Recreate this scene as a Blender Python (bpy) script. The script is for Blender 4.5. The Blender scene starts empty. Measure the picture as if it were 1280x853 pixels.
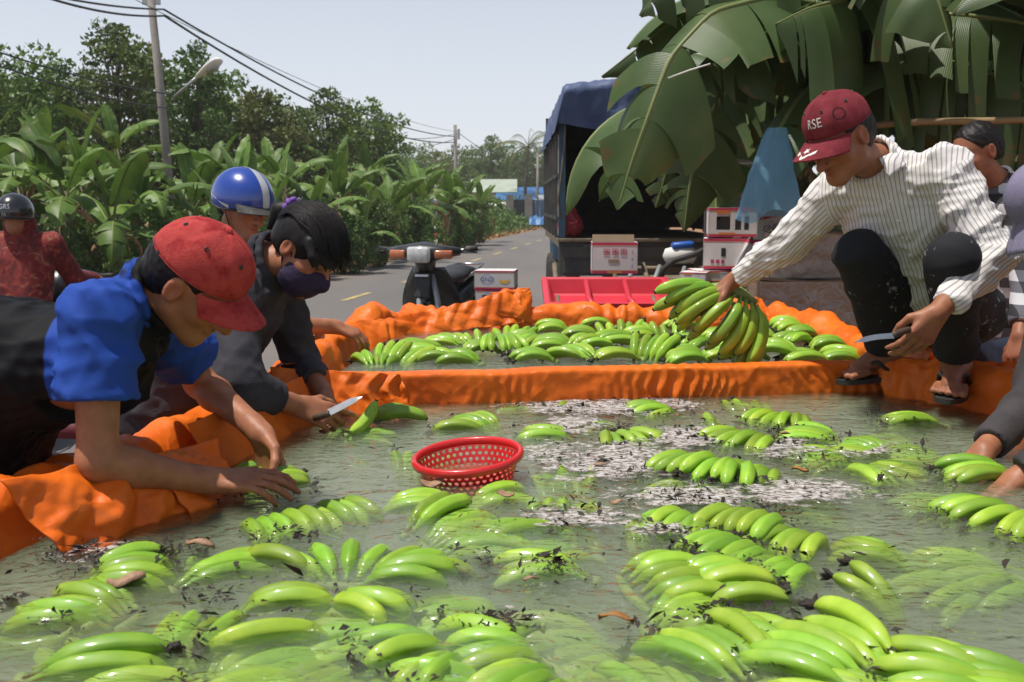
import bpy, bmesh, math, random
import numpy as np
from mathutils import Vector, Matrix, Euler

# ------------------------------------------------------------------ camera, sky, sun, exposure
scene = bpy.context.scene
COL = scene.collection
R = math.radians
CAM_Z = 1.5
PITCH = R(7.5)
FPX = 1300.0
cam_d = bpy.data.cameras.new('camera')
cam_d.sensor_width = 36.0
cam_d.lens = FPX / 1280.0 * 36.0
cam_d.clip_start = 0.05
cam_d.clip_end = 3000.0
cam_d.dof.use_dof = True
cam_d.dof.focus_distance = 2.9
cam_d.dof.aperture_fstop = 9.0
cam = bpy.data.objects.new('camera', cam_d)
cam.location = (0, 0, CAM_Z)
cam.rotation_euler = (math.pi / 2 - PITCH, 0, 0)
COL.objects.link(cam)
scene.camera = cam

SUN_DIR = Vector((-0.30, -0.10, 0.95)).normalized()      # towards the sun
world = bpy.data.worlds.new('World')
scene.world = world
world.use_nodes = True
wn = world.node_tree.nodes
wl = world.node_tree.links
wn.clear()
w_out = wn.new('ShaderNodeOutputWorld')
w_bg = wn.new('ShaderNodeBackground')
w_sky = wn.new('ShaderNodeTexSky')
w_sky.sky_type = 'NISHITA'
w_sky.sun_disc = False
w_sky.sun_elevation = math.asin(SUN_DIR.z)
w_sky.sun_rotation = math.atan2(SUN_DIR.x, SUN_DIR.y)
w_sky.air_density = 1.0
w_sky.dust_density = 0.6
w_sky.ozone_density = 1.5
w_hsv = wn.new('ShaderNodeHueSaturation')
w_hsv.inputs['Saturation'].default_value = 0.65
w_mix = wn.new('ShaderNodeMixRGB')          # an even, thin white haze over the whole sky
w_mix.inputs[2].default_value = (8.1, 8.4, 9.2, 1)
w_bg.inputs['Strength'].default_value = 0.11
wl.new(w_sky.outputs[0], w_hsv.inputs['Color'])
wl.new(w_hsv.outputs[0], w_mix.inputs[1])
wl.new(w_mix.outputs[0], w_bg.inputs['Color'])
w_tc = wn.new('ShaderNodeTexCoord')         # the haze thins evenly from the horizon to the zenith
w_sep = wn.new('ShaderNodeSeparateXYZ')
w_mr = wn.new('ShaderNodeMapRange')
w_mr.inputs['From Min'].default_value = 0.0
w_mr.inputs['From Max'].default_value = 0.5
w_mr.inputs['To Min'].default_value = 0.74
w_mr.inputs['To Max'].default_value = 0.0
wl.new(w_tc.outputs['Generated'], w_sep.inputs[0])
wl.new(w_sep.outputs['Z'], w_mr.inputs['Value'])
wl.new(w_mr.outputs[0], w_mix.inputs[0])
wl.new(w_bg.outputs[0], w_out.inputs['Surface'])

sun_d = bpy.data.lights.new('sun', 'SUN')
sun_d.energy = 5.0
sun_d.angle = R(0.6)
sun_d.color = (1.0, 0.95, 0.87)
sun = bpy.data.objects.new('sun', sun_d)
sun.rotation_euler = (-SUN_DIR).to_track_quat('-Z', 'Y').to_euler()
sun.location = SUN_DIR * 50
COL.objects.link(sun)

scene.view_settings.view_transform = 'Standard'
scene.view_settings.look = 'None'
scene.view_settings.exposure = 0.0
scene.view_settings.gamma = 1.0
scene.view_settings.use_curve_mapping = False
cy = scene.cycles
cy.use_denoising = True
try:
    cy.denoiser = 'OPENIMAGEDENOISE'
except Exception:
    pass
cy.max_bounces = 8
cy.diffuse_bounces = 3
cy.glossy_bounces = 3
cy.transmission_bounces = 4
cy.transparent_max_bounces = 12
cy.volume_bounces = 1
cy.sample_clamp_indirect = 6.0
cy.caustics_reflective = False
cy.caustics_refractive = False

rng = np.random.default_rng(7)
random.seed(7)

# ------------------------------------------------------------------ helpers: placing
_cp, _sp = math.cos(PITCH), math.sin(PITCH)


def ray(u, v):
    xn = (u - 640.0) / FPX
    yn = (426.5 - v) / FPX
    return Vector((xn, _cp + _sp * yn, -_sp + _cp * yn))


def at(u, v, Y):
    d = ray(u, v)
    return Vector((0, 0, CAM_Z)) + d * (Y / d.y)


def on(u, v, z=0.0):
    d = ray(u, v)
    return Vector((0, 0, CAM_Z)) + d * ((z - CAM_Z) / d.z)


# ------------------------------------------------------------------ helpers: objects
def link(o, parent=None):
    COL.objects.link(o)
    if parent is not None:
        o.parent = parent
    return o


def tag(o, label=None, cat=None, group=None, kind=None):
    if label: o['label'] = label
    if cat: o['category'] = cat
    if group: o['group'] = group
    if kind: o['kind'] = kind
    return o


def thing(name, label, cat, loc=(0, 0, 0), rot=(0, 0, 0), group=None):
    o = bpy.data.objects.new(name, None)
    o.empty_display_size = 0.05
    o.location = loc
    o.rotation_euler = rot
    link(o)
    return tag(o, label, cat, group)


def mesh(name, V, F, mats=None, smooth=False, mi=None):
    me = bpy.data.meshes.new(name)
    V = np.asarray(V, dtype=np.float32).reshape(-1, 3)
    if isinstance(F, np.ndarray) and F.ndim == 2:
        n, k = F.shape
        me.vertices.add(len(V))
        me.vertices.foreach_set('co', V.ravel())
        me.loops.add(n * k)
        me.loops.foreach_set('vertex_index', F.astype(np.int32).ravel())
        me.polygons.add(n)
        me.polygons.foreach_set('loop_start', np.arange(0, n * k, k, dtype=np.int32))
        me.polygons.foreach_set('loop_total', np.full(n, k, dtype=np.int32))
        me.update(calc_edges=True)
    else:
        me.from_pydata([tuple(v) for v in V], [], [tuple(f) for f in F])
    for m in (mats if isinstance(mats, (list, tuple)) else [mats] if mats else []):
        me.materials.append(m)
    if mi is not None:
        me.polygons.foreach_set('material_index', np.asarray(mi, dtype=np.int32))
    if smooth:
        me.polygons.foreach_set('use_smooth', np.ones(len(me.polygons), dtype=bool))
    me.validate()
    return me


def obj(name, me, parent=None, loc=None, rot=None, scale=None):
    o = bpy.data.objects.new(name, me)
    if loc is not None: o.location = loc
    if rot is not None: o.rotation_euler = rot
    if scale is not None: o.scale = scale
    return link(o, parent)


def copy_tree(o, parent=None):
    c = o.copy()
    COL.objects.link(c)
    if parent is not None:
        c.parent = parent
    for ch in list(o.children):
        copy_tree(ch, c)
    return c


class MB:
    """collects simple solids into one mesh"""
    def __init__(self):
        self.V = []; self.F = []; self.M = []; self.m = 0

    def add(self, V, F):
        n = len(self.V)
        self.V += [tuple(v) for v in V]
        self.F += [tuple(i + n for i in f) for f in F]
        self.M += [self.m] * len(F)
        return self

    def box(self, c, s, rot=None, b=0.0):
        """box with chamfered edges"""
        c = Vector(c); h = Vector(s) / 2
        if b <= 0:
            P = [Vector((x * h.x, y * h.y, z * h.z)) for x in (-1, 1) for y in (-1, 1) for z in (-1, 1)]
            F = [(0, 1, 3, 2), (4, 6, 7, 5), (0, 4, 5, 1), (2, 3, 7, 6), (0, 2, 6, 4), (1, 5, 7, 3)]
        else:
            bm = bmesh.new()
            bmesh.ops.create_cube(bm, size=1.0)
            for v in bm.verts:
                v.co = Vector((v.co.x * s[0], v.co.y * s[1], v.co.z * s[2]))
            bmesh.ops.bevel(bm, geom=list(bm.edges), offset=b, segments=2, affect='EDGES', profile=0.5)
            bm.verts.index_update()
            P = [v.co.copy() for v in bm.verts]
            F = [tuple(v.index for v in f.verts) for f in bm.faces]
            bm.free()
        M = rot.to_matrix() if isinstance(rot, Euler) else (rot if rot is not None else Matrix.Identity(3))
        return self.add([c + M @ p for p in P], F)

    def tube(self, pts, r, seg=8, caps=True, flat=1.0):
        pts = [Vector(p) for p in pts]
        n = len(pts)
        rs = r if isinstance(r, (list, tuple, np.ndarray)) else [r] * n
        V = []; F = []
        prev = None
        for i, p in enumerate(pts):
            t = (pts[min(i + 1, n - 1)] - pts[max(i - 1, 0)])
            t = t.normalized() if t.length > 1e-9 else Vector((0, 0, 1))
            if prev is None:
                a = Vector((0, 0, 1)) if abs(t.z) < 0.9 else Vector((1, 0, 0))
            else:
                a = prev
            x = (a - t * a.dot(t)).normalized()
            y = t.cross(x)
            prev = x
            for k in range(seg):
                an = 2 * math.pi * k / seg
                V.append(p + x * (math.cos(an) * rs[i] * flat) + y * (math.sin(an) * rs[i]))
        for i in range(n - 1):
            for k in range(seg):
                k2 = (k + 1) % seg
                F.append((i * seg + k, i * seg + k2, (i + 1) * seg + k2, (i + 1) * seg + k))
        if caps:
            F.append(tuple(range(seg))[::-1])
            F.append(tuple(range((n - 1) * seg, n * seg)))
        return self.add(V, F)

    def lathe(self, prof, seg=24, c=(0, 0, 0), M=None, close=False):
        """prof: (radius, z) list"""
        c = Vector(c)
        V = []; F = []
        n = len(prof)
        for k in range(seg):
            an = 2 * math.pi * k / seg
            for (r, z) in prof:
                p = Vector((r * math.cos(an), r * math.sin(an), z))
                V.append(c + (M @ p if M is not None else p))
        for k in range(seg):
            k2 = (k + 1) % seg
            for i in range(n - 1 if not close else n):
                j = (i + 1) % n
                F.append((k * n + i, k2 * n + i, k2 * n + j, k * n + j))
        return self.add(V, F)

    def grid(self, V2):
        """V2: rows x cols of points"""
        r = len(V2); c = len(V2[0])
        V = [p for row in V2 for p in row]
        F = [(i * c + j, i * c + j + 1, (i + 1) * c + j + 1, (i + 1) * c + j) for i in range(r - 1) for j in range(c - 1)]
        return self.add(V, F)

    def build(self, name, mats, parent=None, smooth=False, loc=None, rot=None):
        me = mesh(name, self.V, self.F, mats, smooth, self.M)
        return obj(name, me, parent, loc, rot)


def autosmooth(o, ang=40):
    """smooth shading with sharp edges above an angle"""
    me = o.data
    bm = bmesh.new(); bm.from_mesh(me)
    for f in bm.faces: f.smooth = True
    for e in bm.edges:
        if len(e.link_faces) == 2 and e.calc_face_angle(0) > R(ang):
            e.smooth = False
    bm.to_mesh(me); bm.free()
    return o


def text_geo(s, size=1.0, align='CENTER'):
    cu = bpy.data.curves.new('lettering', 'FONT')
    cu.body = s
    cu.size = size
    cu.align_x = align
    cu.align_y = 'CENTER'
    cu.resolution_u = 3
    o = bpy.data.objects.new('lettering', cu)
    COL.objects.link(o)
    dg = bpy.context.evaluated_depsgraph_get()
    me = bpy.data.meshes.new_from_object(o.evaluated_get(dg))
    V = [v.co.copy() for v in me.vertices]
    F = [tuple(p.vertices) for p in me.polygons]
    bpy.data.objects.remove(o)
    bpy.data.curves.remove(cu)
    bpy.data.meshes.remove(me)
    return V, F


# ------------------------------------------------------------------ helpers: materials
def nt(name):
    m = bpy.data.materials.new(name)
    m.use_nodes = True
    n = m.node_tree.nodes
    bsdf = n.get('Principled BSDF')
    return m, n, m.node_tree.links, bsdf


def ramp(n, stops, interp='LINEAR'):
    r = n.new('ShaderNodeValToRGB')
    r.color_ramp.interpolation = interp
    e = r.color_ramp.elements
    while len(e) < len(stops): e.new(0.5)
    for i, (p, c) in enumerate(stops):
        e[i].position = p
        e[i].color = (c[0], c[1], c[2], 1)
    return r


def PM(name, c1, c2=None, scale=6.0, rough=0.6, bump=0.0, bscale=40.0, spec=0.5, metal=0.0, detail=5.0,
       objrand=0.0, coat=0.0, transl=0.0, lo=0.35, hi=0.65, c3=None, wave=None, sheen=0.0):
    """principled material: two (or three) noise-mixed colours, bump, optional per-object variation and translucency"""
    m, n, l, b = nt(name)
    tc = n.new('ShaderNodeTexCoord')
    src = tc.outputs['Object']
    b.inputs['Roughness'].default_value = rough
    b.inputs['Specular IOR Level'].default_value = spec
    b.inputs['Metallic'].default_value = metal
    b.inputs['Coat Weight'].default_value = coat
    if sheen:
        b.inputs['Sheen Weight'].default_value = sheen
    c2 = c2 or tuple(x * 0.8 for x in c1)
    no = n.new('ShaderNodeTexNoise')
    no.inputs['Scale'].default_value = scale
    no.inputs['Detail'].default_value = detail
    no.inputs['Roughness'].default_value = 0.6
    l.new(src, no.inputs['Vector'])
    stops = [(lo, c1), (hi, c2)] if c3 is None else [(lo, c1), ((lo + hi) / 2, c2), (hi, c3)]
    rp = ramp(n, stops)
    l.new(no.outputs['Fac'], rp.inputs['Fac'])
    col = rp.outputs['Color']
    if objrand > 0:
        oi = n.new('ShaderNodeObjectInfo')
        hs = n.new('ShaderNodeHueSaturation')
        mr = n.new('ShaderNodeMapRange')
        mr.inputs['To Min'].default_value = 1 - objrand
        mr.inputs['To Max'].default_value = 1 + objrand
        l.new(oi.outputs['Random'], mr.inputs['Value'])
        l.new(mr.outputs[0], hs.inputs['Value'])
        mr2 = n.new('ShaderNodeMapRange')
        mr2.inputs['To Min'].default_value = 0.5 - objrand * 0.06
        mr2.inputs['To Max'].default_value = 0.5 + objrand * 0.06
        mu = n.new('ShaderNodeMath'); mu.operation = 'FRACT'
        mm = n.new('ShaderNodeMath'); mm.operation = 'MULTIPLY'; mm.inputs[1].default_value = 7.31
        l.new(oi.outputs['Random'], mm.inputs[0]); l.new(mm.outputs[0], mu.inputs[0]); l.new(mu.outputs[0], mr2.inputs['Value'])
        l.new(mr2.outputs[0], hs.inputs['Hue'])
        l.new(col, hs.inputs['Color'])
        col = hs.outputs['Color']
    l.new(col, b.inputs['Base Color'])
    if bump > 0:
        nb = n.new('ShaderNodeTexNoise')
        nb.inputs['Scale'].default_value = bscale
        nb.inputs['Detail'].default_value = 4
        l.new(src, nb.inputs['Vector'])
        bp = n.new('ShaderNodeBump')
        bp.inputs['Strength'].default_value = bump
        bp.inputs['Distance'].default_value = 0.01
        l.new(nb.outputs['Fac'], bp.inputs['Height'])
        l.new(bp.outputs[0], b.inputs['Normal'])
    if transl > 0:
        tr = n.new('ShaderNodeBsdfTranslucent')
        l.new(col, tr.inputs['Color'])
        mx = n.new('ShaderNodeMixShader')
        mx.inputs[0].default_value = transl
        out = [x for x in n if x.type == 'OUTPUT_MATERIAL'][0]
        l.new(b.outputs[0], mx.inputs[1]); l.new(tr.outputs[0], mx.inputs[2]); l.new(mx.outputs[0], out.inputs['Surface'])
    return m


# ------------------------------------------------------------------ helpers: implicit solids (for bodies and cloth)
def snoise(x, y, z, seed=0, octv=2):
    """cheap smooth noise: sums of warped sines, about -1..1"""
    r = np.random.default_rng(seed)
    out = 0.0
    amp = 1.0; fr = 1.0; tot = 0.0
    for o in range(octv):
        for q in range(3):
            k = r.normal(size=3); k /= np.linalg.norm(k); k *= fr
            k2 = r.normal(size=3) * 0.6 * fr
            ph = r.uniform(0, 6.28, 3)
            out = out + amp * np.sin(k[0] * x + k[1] * y + k[2] * z + ph[0] + 1.1 * np.sin(k2[0] * x + k2[1] * y + k2[2] * z + ph[1])) / 2.0
        tot += amp
        amp *= 0.55; fr *= 2.1
    return out / tot


def creases(x, y, z, freq, seed=0, fam=5, sharp=2.0):
    """long soft ridges in a few directions, each fading in and out: folds of cloth, about -0.5..1"""
    r = np.random.default_rng(seed + 1000)
    out = 0.0
    for j in range(fam):
        k = r.normal(size=3); k /= np.linalg.norm(k)
        f = freq * r.uniform(.6, 1.5)
        w = snoise(x * freq * .22, y * freq * .22, z * freq * .22, seed + 17 * j, 1)
        m = np.clip(.25 + 1.1 * snoise(x * freq * .20, y * freq * .20, z * freq * .20, seed + 31 * j + 7, 1), 0, 1)
        ph = (k[0] * x + k[1] * y + k[2] * z) * f + 2.2 * w + r.uniform(0, 6.28)
        tri = np.abs(2 * np.mod(ph / 6.2832, 1.0) - 1)          # straight-sided folds with a crisp edge
        out = out + m * (tri ** sharp - .40)
    return out * (1.9 / math.sqrt(fam))


class Field:
    def __init__(self, lo, hi, h):
        self.h = h
        self.lo = np.asarray(lo, float); hi = np.asarray(hi, float)
        self.n = np.ceil((hi - self.lo) / h).astype(int) + 1
        self.ax = [self.lo[i] + h * np.arange(self.n[i]) for i in range(3)]
        self.d = np.full(self.n, 0.5, dtype=np.float32)

    def sub(self, lo, hi):
        s = []
        for i in range(3):
            a = int(np.clip(math.floor((lo[i] - self.lo[i]) / self.h), 0, self.n[i]))
            b = int(np.clip(math.ceil((hi[i] - self.lo[i]) / self.h) + 1, 0, self.n[i]))
            if b <= a: return None
            s.append(slice(a, b))
        X = self.ax[0][s[0]][:, None, None]; Y = self.ax[1][s[1]][None, :, None]; Z = self.ax[2][s[2]][None, None, :]
        return tuple(s), X, Y, Z

    def _mix(self, s, q, k, mode):
        a = self.d[s]
        if mode == 'add':
            if k > 0:
                h = np.clip(0.5 + 0.5 * (a - q) / k, 0, 1)
                self.d[s] = a + (q - a) * h - k * h * (1 - h)
            else:
                self.d[s] = np.minimum(a, q)
        else:
            q = -q
            if k > 0:
                h = np.clip(0.5 - 0.5 * (a - q) / k, 0, 1)
                self.d[s] = a + (q - a) * h + k * h * (1 - h)
            else:
                self.d[s] = np.maximum(a, q)

    def cap(self, a, b, ra, rb=None, k=0.02, mode='add', flat_a=False, flat_b=False):
        rb = ra if rb is None else rb
        a = np.asarray(a, float); b = np.asarray(b, float)
        m = max(ra, rb) + k + 2 * self.h
        g = self.sub(np.minimum(a, b) - m, np.maximum(a, b) + m)
        if g is None: return self
        s, X, Y, Z = g
        ab = b - a; L2 = max(ab @ ab, 1e-12)
        t0 = ((X - a[0]) * ab[0] + (Y - a[1]) * ab[1] + (Z - a[2]) * ab[2]) / L2
        t = np.clip(t0, 0, 1)
        q = np.sqrt((X - a[0] - t * ab[0]) ** 2 + (Y - a[1] - t * ab[1]) ** 2 + (Z - a[2] - t * ab[2]) ** 2) - (ra + t * (rb - ra))
        L = math.sqrt(L2)
        if flat_b: q = np.maximum(q, (t0 - 1) * L)
        if flat_a: q = np.maximum(q, -t0 * L)
        self._mix(s, q.astype(np.float32), k, mode)
        return self

    def chain(self, pts, rs, k=0.02, mode='add'):
        for i in range(len(pts) - 1):
            self.cap(pts[i], pts[i + 1], rs[i], rs[i + 1], k, mode)
        return self

    def ell(self, c, r, M=None, k=0.02, mode='add'):
        c = np.asarray(c, float); r = np.asarray(r, float)
        m = max(r) + k + 2 * self.h
        g = self.sub(c - m, c + m)
        if g is None: return self
        s, X, Y, Z = g
        X = X - c[0]; Y = Y - c[1]; Z = Z - c[2]
        M = np.eye(3) if M is None else np.asarray(M, float)       # columns: local axes in world
        p = [M[0, i] * X + M[1, i] * Y + M[2, i] * Z for i in range(3)]
        k0 = np.sqrt((p[0] / r[0]) ** 2 + (p[1] / r[1]) ** 2 + (p[2] / r[2]) ** 2)
        k1 = np.sqrt((p[0] / r[0] ** 2) ** 2 + (p[1] / r[1] ** 2) ** 2 + (p[2] / r[2] ** 2) ** 2) + 1e-9
        q = k0 * (k0 - 1.0) / k1
        self._mix(s, q.astype(np.float32), k, mode)
        return self

    def plane(self, p0, nrm, rad=None):
        """cut away everything on the side nrm points to (inside a ball of radius rad)"""
        p0 = np.asarray(p0, float); nrm = np.asarray(nrm, float); nrm = nrm / np.linalg.norm(nrm)
        if rad is None:
            g = self.sub(self.lo, self.lo + self.h * self.n)
        else:
            g = self.sub(p0 - rad, p0 + rad)
        if g is None: return self
        s, X, Y, Z = g
        q = (X - p0[0]) * nrm[0] + (Y - p0[1]) * nrm[1] + (Z - p0[2]) * nrm[2]
        if rad is not None:
            ball = np.sqrt((X - p0[0]) ** 2 + (Y - p0[1]) ** 2 + (Z - p0[2]) ** 2) - rad
            q = np.minimum(q, -ball)
        self.d[s] = np.maximum(self.d[s], q.astype(np.float32))
        return self

    def ripple(self, amp, freq, seed, octv=2, stretch=(1, 1, 1), ridged=False):
        X = self.ax[0][:, None, None]; Y = self.ax[1][None, :, None]; Z = self.ax[2][None, None, :]
        near = np.abs(self.d) < 0.05
        idx = np.nonzero(near)
        x = self.ax[0][idx[0]] * freq * stretch[0]; y = self.ax[1][idx[1]] * freq * stretch[1]; z = self.ax[2][idx[2]] * freq * stretch[2]
        v = snoise(x, y, z, seed, octv) if not ridged else None
        if ridged:
            v = -creases(self.ax[0][idx[0]] * stretch[0], self.ax[1][idx[1]] * stretch[1], self.ax[2][idx[2]] * stretch[2], freq, seed)
        self.d[idx] += (amp * v).astype(np.float32)
        return self

    def surf(self):
        d = self.d
        d = d.copy()
        for ax in range(3):      # keep closed at the border
            sl = [slice(None)] * 3
            for e in (0, -1):
                sl[ax] = e
                d[tuple(sl)] = np.maximum(d[tuple(sl)], 0.01)
        s = d < 0
        c = np.zeros(tuple(x - 1 for x in d.shape), np.uint8)
        for i in (0, 1):
            for j in (0, 1):
                for k in (0, 1):
                    c += s[i:d.shape[0] - 1 + i, j:d.shape[1] - 1 + j, k:d.shape[2] - 1 + k]
        act = (c > 0) & (c < 8)
        I, J, K = np.nonzero(act)
        N = len(I)
        idm = np.full(act.shape, -1, np.int32)
        idm[I, J, K] = np.arange(N)
        cor = [(a, b, e) for a in (0, 1) for b in (0, 1) for e in (0, 1)]
        val = np.stack([d[I + a, J + b, K + e] for a, b, e in cor], 1)
        acc = np.zeros((N, 3)); cnt = np.zeros(N)
        for p in range(8):
            for q in range(p + 1, 8):
                A = np.array(cor[p]); B = np.array(cor[q])
                if np.abs(A - B).sum() != 1: continue
                va, vb = val[:, p], val[:, q]
                m = (va < 0) != (vb < 0)
                t = np.where(m, va / np.where(m, va - vb, 1), 0)
                acc += np.where(m[:, None], A + t[:, None] * (B - A), 0)
                cnt += m
        V = (np.stack([I, J, K], 1) + acc / cnt[:, None]) * self.h + self.lo
        Fs = []
        nx, ny, nz = d.shape
        for ax in range(3):
            if ax == 0:
                e = s[:-1, 1:-1, 1:-1] != s[1:, 1:-1, 1:-1]
                i, j, k = np.nonzero(e); j = j + 1; k = k + 1
                q = np.stack([idm[i, j - 1, k - 1], idm[i, j, k - 1], idm[i, j, k], idm[i, j - 1, k]], 1)
            elif ax == 1:
                e = s[1:-1, :-1, 1:-1] != s[1:-1, 1:, 1:-1]
                i, j, k = np.nonzero(e); i = i + 1; k = k + 1
                q = np.stack([idm[i - 1, j, k - 1], idm[i - 1, j, k], idm[i, j, k], idm[i, j, k - 1]], 1)
            else:
                e = s[1:-1, 1:-1, :-1] != s[1:-1, 1:-1, 1:]
                i, j, k = np.nonzero(e); i = i + 1; j = j + 1
                q = np.stack([idm[i - 1, j - 1, k], idm[i, j - 1, k], idm[i, j, k], idm[i - 1, j, k]], 1)
            flip = ~s[i, j, k]
            q[flip] = q[flip][:, ::-1]
            Fs.append(q)
        return V, np.concatenate(Fs)


def fattr(me, name, val):
    a = me.attributes.new(name, 'FLOAT', 'POINT')
    a.data.foreach_set('value', np.asarray(val, np.float32).ravel())


def cattr(me, name, rgb):
    a = me.attributes.new(name, 'FLOAT_COLOR', 'POINT')
    c = np.ones((len(rgb), 4), np.float32); c[:, :3] = rgb
    a.data.foreach_set('color', c.ravel())


def frame(fwd, up):
    """matrix with columns right, forward, up"""
    f = Vector(fwd).normalized()
    u = Vector(up); u = (u - f * u.dot(f)).normalized()
    r = f.cross(u)
    return np.array([[r.x, f.x, u.x], [r.y, f.y, u.y], [r.z, f.z, u.z]])

# ------------------------------------------------------------------ materials of the setting
M = {}
M['soil'] = PM('red_soil', (0.20, 0.085, 0.04), (0.30, 0.16, 0.08), 0.9, 0.95, 0.6, 25, c3=(0.16, 0.11, 0.05), lo=0.3, hi=0.7)
M['yellow_line'] = PM('worn_yellow_paint', (0.50, 0.38, 0.12), (0.22, 0.19, 0.15), 9, 0.8, 0.2, 60)


def asphalt():
    m, n, l, b = nt('dusty_asphalt')
    tc = n.new('ShaderNodeTexCoord')
    n1 = n.new('ShaderNodeTexNoise'); n1.inputs['Scale'].default_value = 0.35; n1.inputs['Detail'].default_value = 6
    mp = n.new('ShaderNodeMapping'); mp.inputs['Scale'].default_value = (1.6, 0.25, 1); mp.inputs['Rotation'].default_value = (0, 0, R(7.9))
    l.new(tc.outputs['Object'], mp.inputs['Vector']); l.new(mp.outputs[0], n1.inputs['Vector'])
    rp = ramp(n, [(0.3, (0.115, 0.108, 0.105)), (0.55, (0.15, 0.135, 0.125)), (0.75, (0.20, 0.155, 0.12))])
    l.new(n1.outputs['Fac'], rp.inputs['Fac'])
    n2 = n.new('ShaderNodeTexNoise'); n2.inputs['Scale'].default_value = 90; n2.inputs['Detail'].default_value = 3
    l.new(tc.outputs['Object'], n2.inputs['Vector'])
    mx = n.new('ShaderNodeMixRGB'); mx.blend_type = 'MULTIPLY'; mx.inputs[0].default_value = 0.5
    r2 = ramp(n, [(0.3, (0.55, 0.55, 0.55)), (0.7, (1.25, 1.25, 1.25))])
    l.new(n2.outputs['Fac'], r2.inputs['Fac'])
    l.new(rp.outputs[0], mx.inputs[1]); l.new(r2.outputs[0], mx.inputs[2]); l.new(mx.outputs[0], b.inputs['Base Color'])
    b.inputs['Roughness'].default_value = 0.85
    bp = n.new('ShaderNodeBump'); bp.inputs['Strength'].default_value = 0.4; bp.inputs['Distance'].default_value = 0.006
    l.new(n2.outputs['Fac'], bp.inputs['Height']); l.new(bp.outputs[0], b.inputs['Normal'])
    return m


M['asphalt'] = asphalt()

# ------------------------------------------------------------------ ground and road
g = mesh('ground', [(-600, -60, 0), (600, -60, 0), (600, 900, 0), (-600, 900, 0)], [(0, 1, 2, 3)], M['soil'])
tag(obj('ground', g), kind='structure')

RC = Vector((-2.48, 16.6, 0)); RD = Vector((0.1374, 0.9905, 0)); RR = Vector((0.9905, -0.1374, 0))


def road_pt(s, off, z=0.0):
    """s metres along the road from RC, off metres to its right"""
    p = RC + RD * s + RR * off
    return Vector((p.x, p.y, z))


rows = []
for s in np.concatenate([np.arange(-40, 80, 1.0), np.arange(80, 400, 8.0)]):
    wob = 0.10 * math.sin(s * 0.9) + 0.06 * math.sin(s * 2.3 + 1)
    rows.append([road_pt(s, -2.25 + wob, 0.004), road_pt(s, 0, 0.03), road_pt(s, 2.5, 0.02), road_pt(s, 4.6 + wob, 0.004)])
mb = MB(); mb.grid([r[::-1] for r in rows][::-1])
tag(mb.build('road', M['asphalt']), kind='structure')
for k in range(-6, 30):
    s0 = -0.75 + k * 3.72
    mb = MB()
    q = [road_pt(s0, -0.06, 0.036), road_pt(s0, 0.06, 0.036), road_pt(s0 + 1.5, 0.06, 0.036), road_pt(s0 + 1.5, -0.06, 0.036)]
    mb.add(q, [(0, 1, 2, 3)])
    tag(mb.build('road_marking', M['yellow_line']), kind='structure')

# ------------------------------------------------------------------ the wash tank: orange tarpaulin walls


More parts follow.
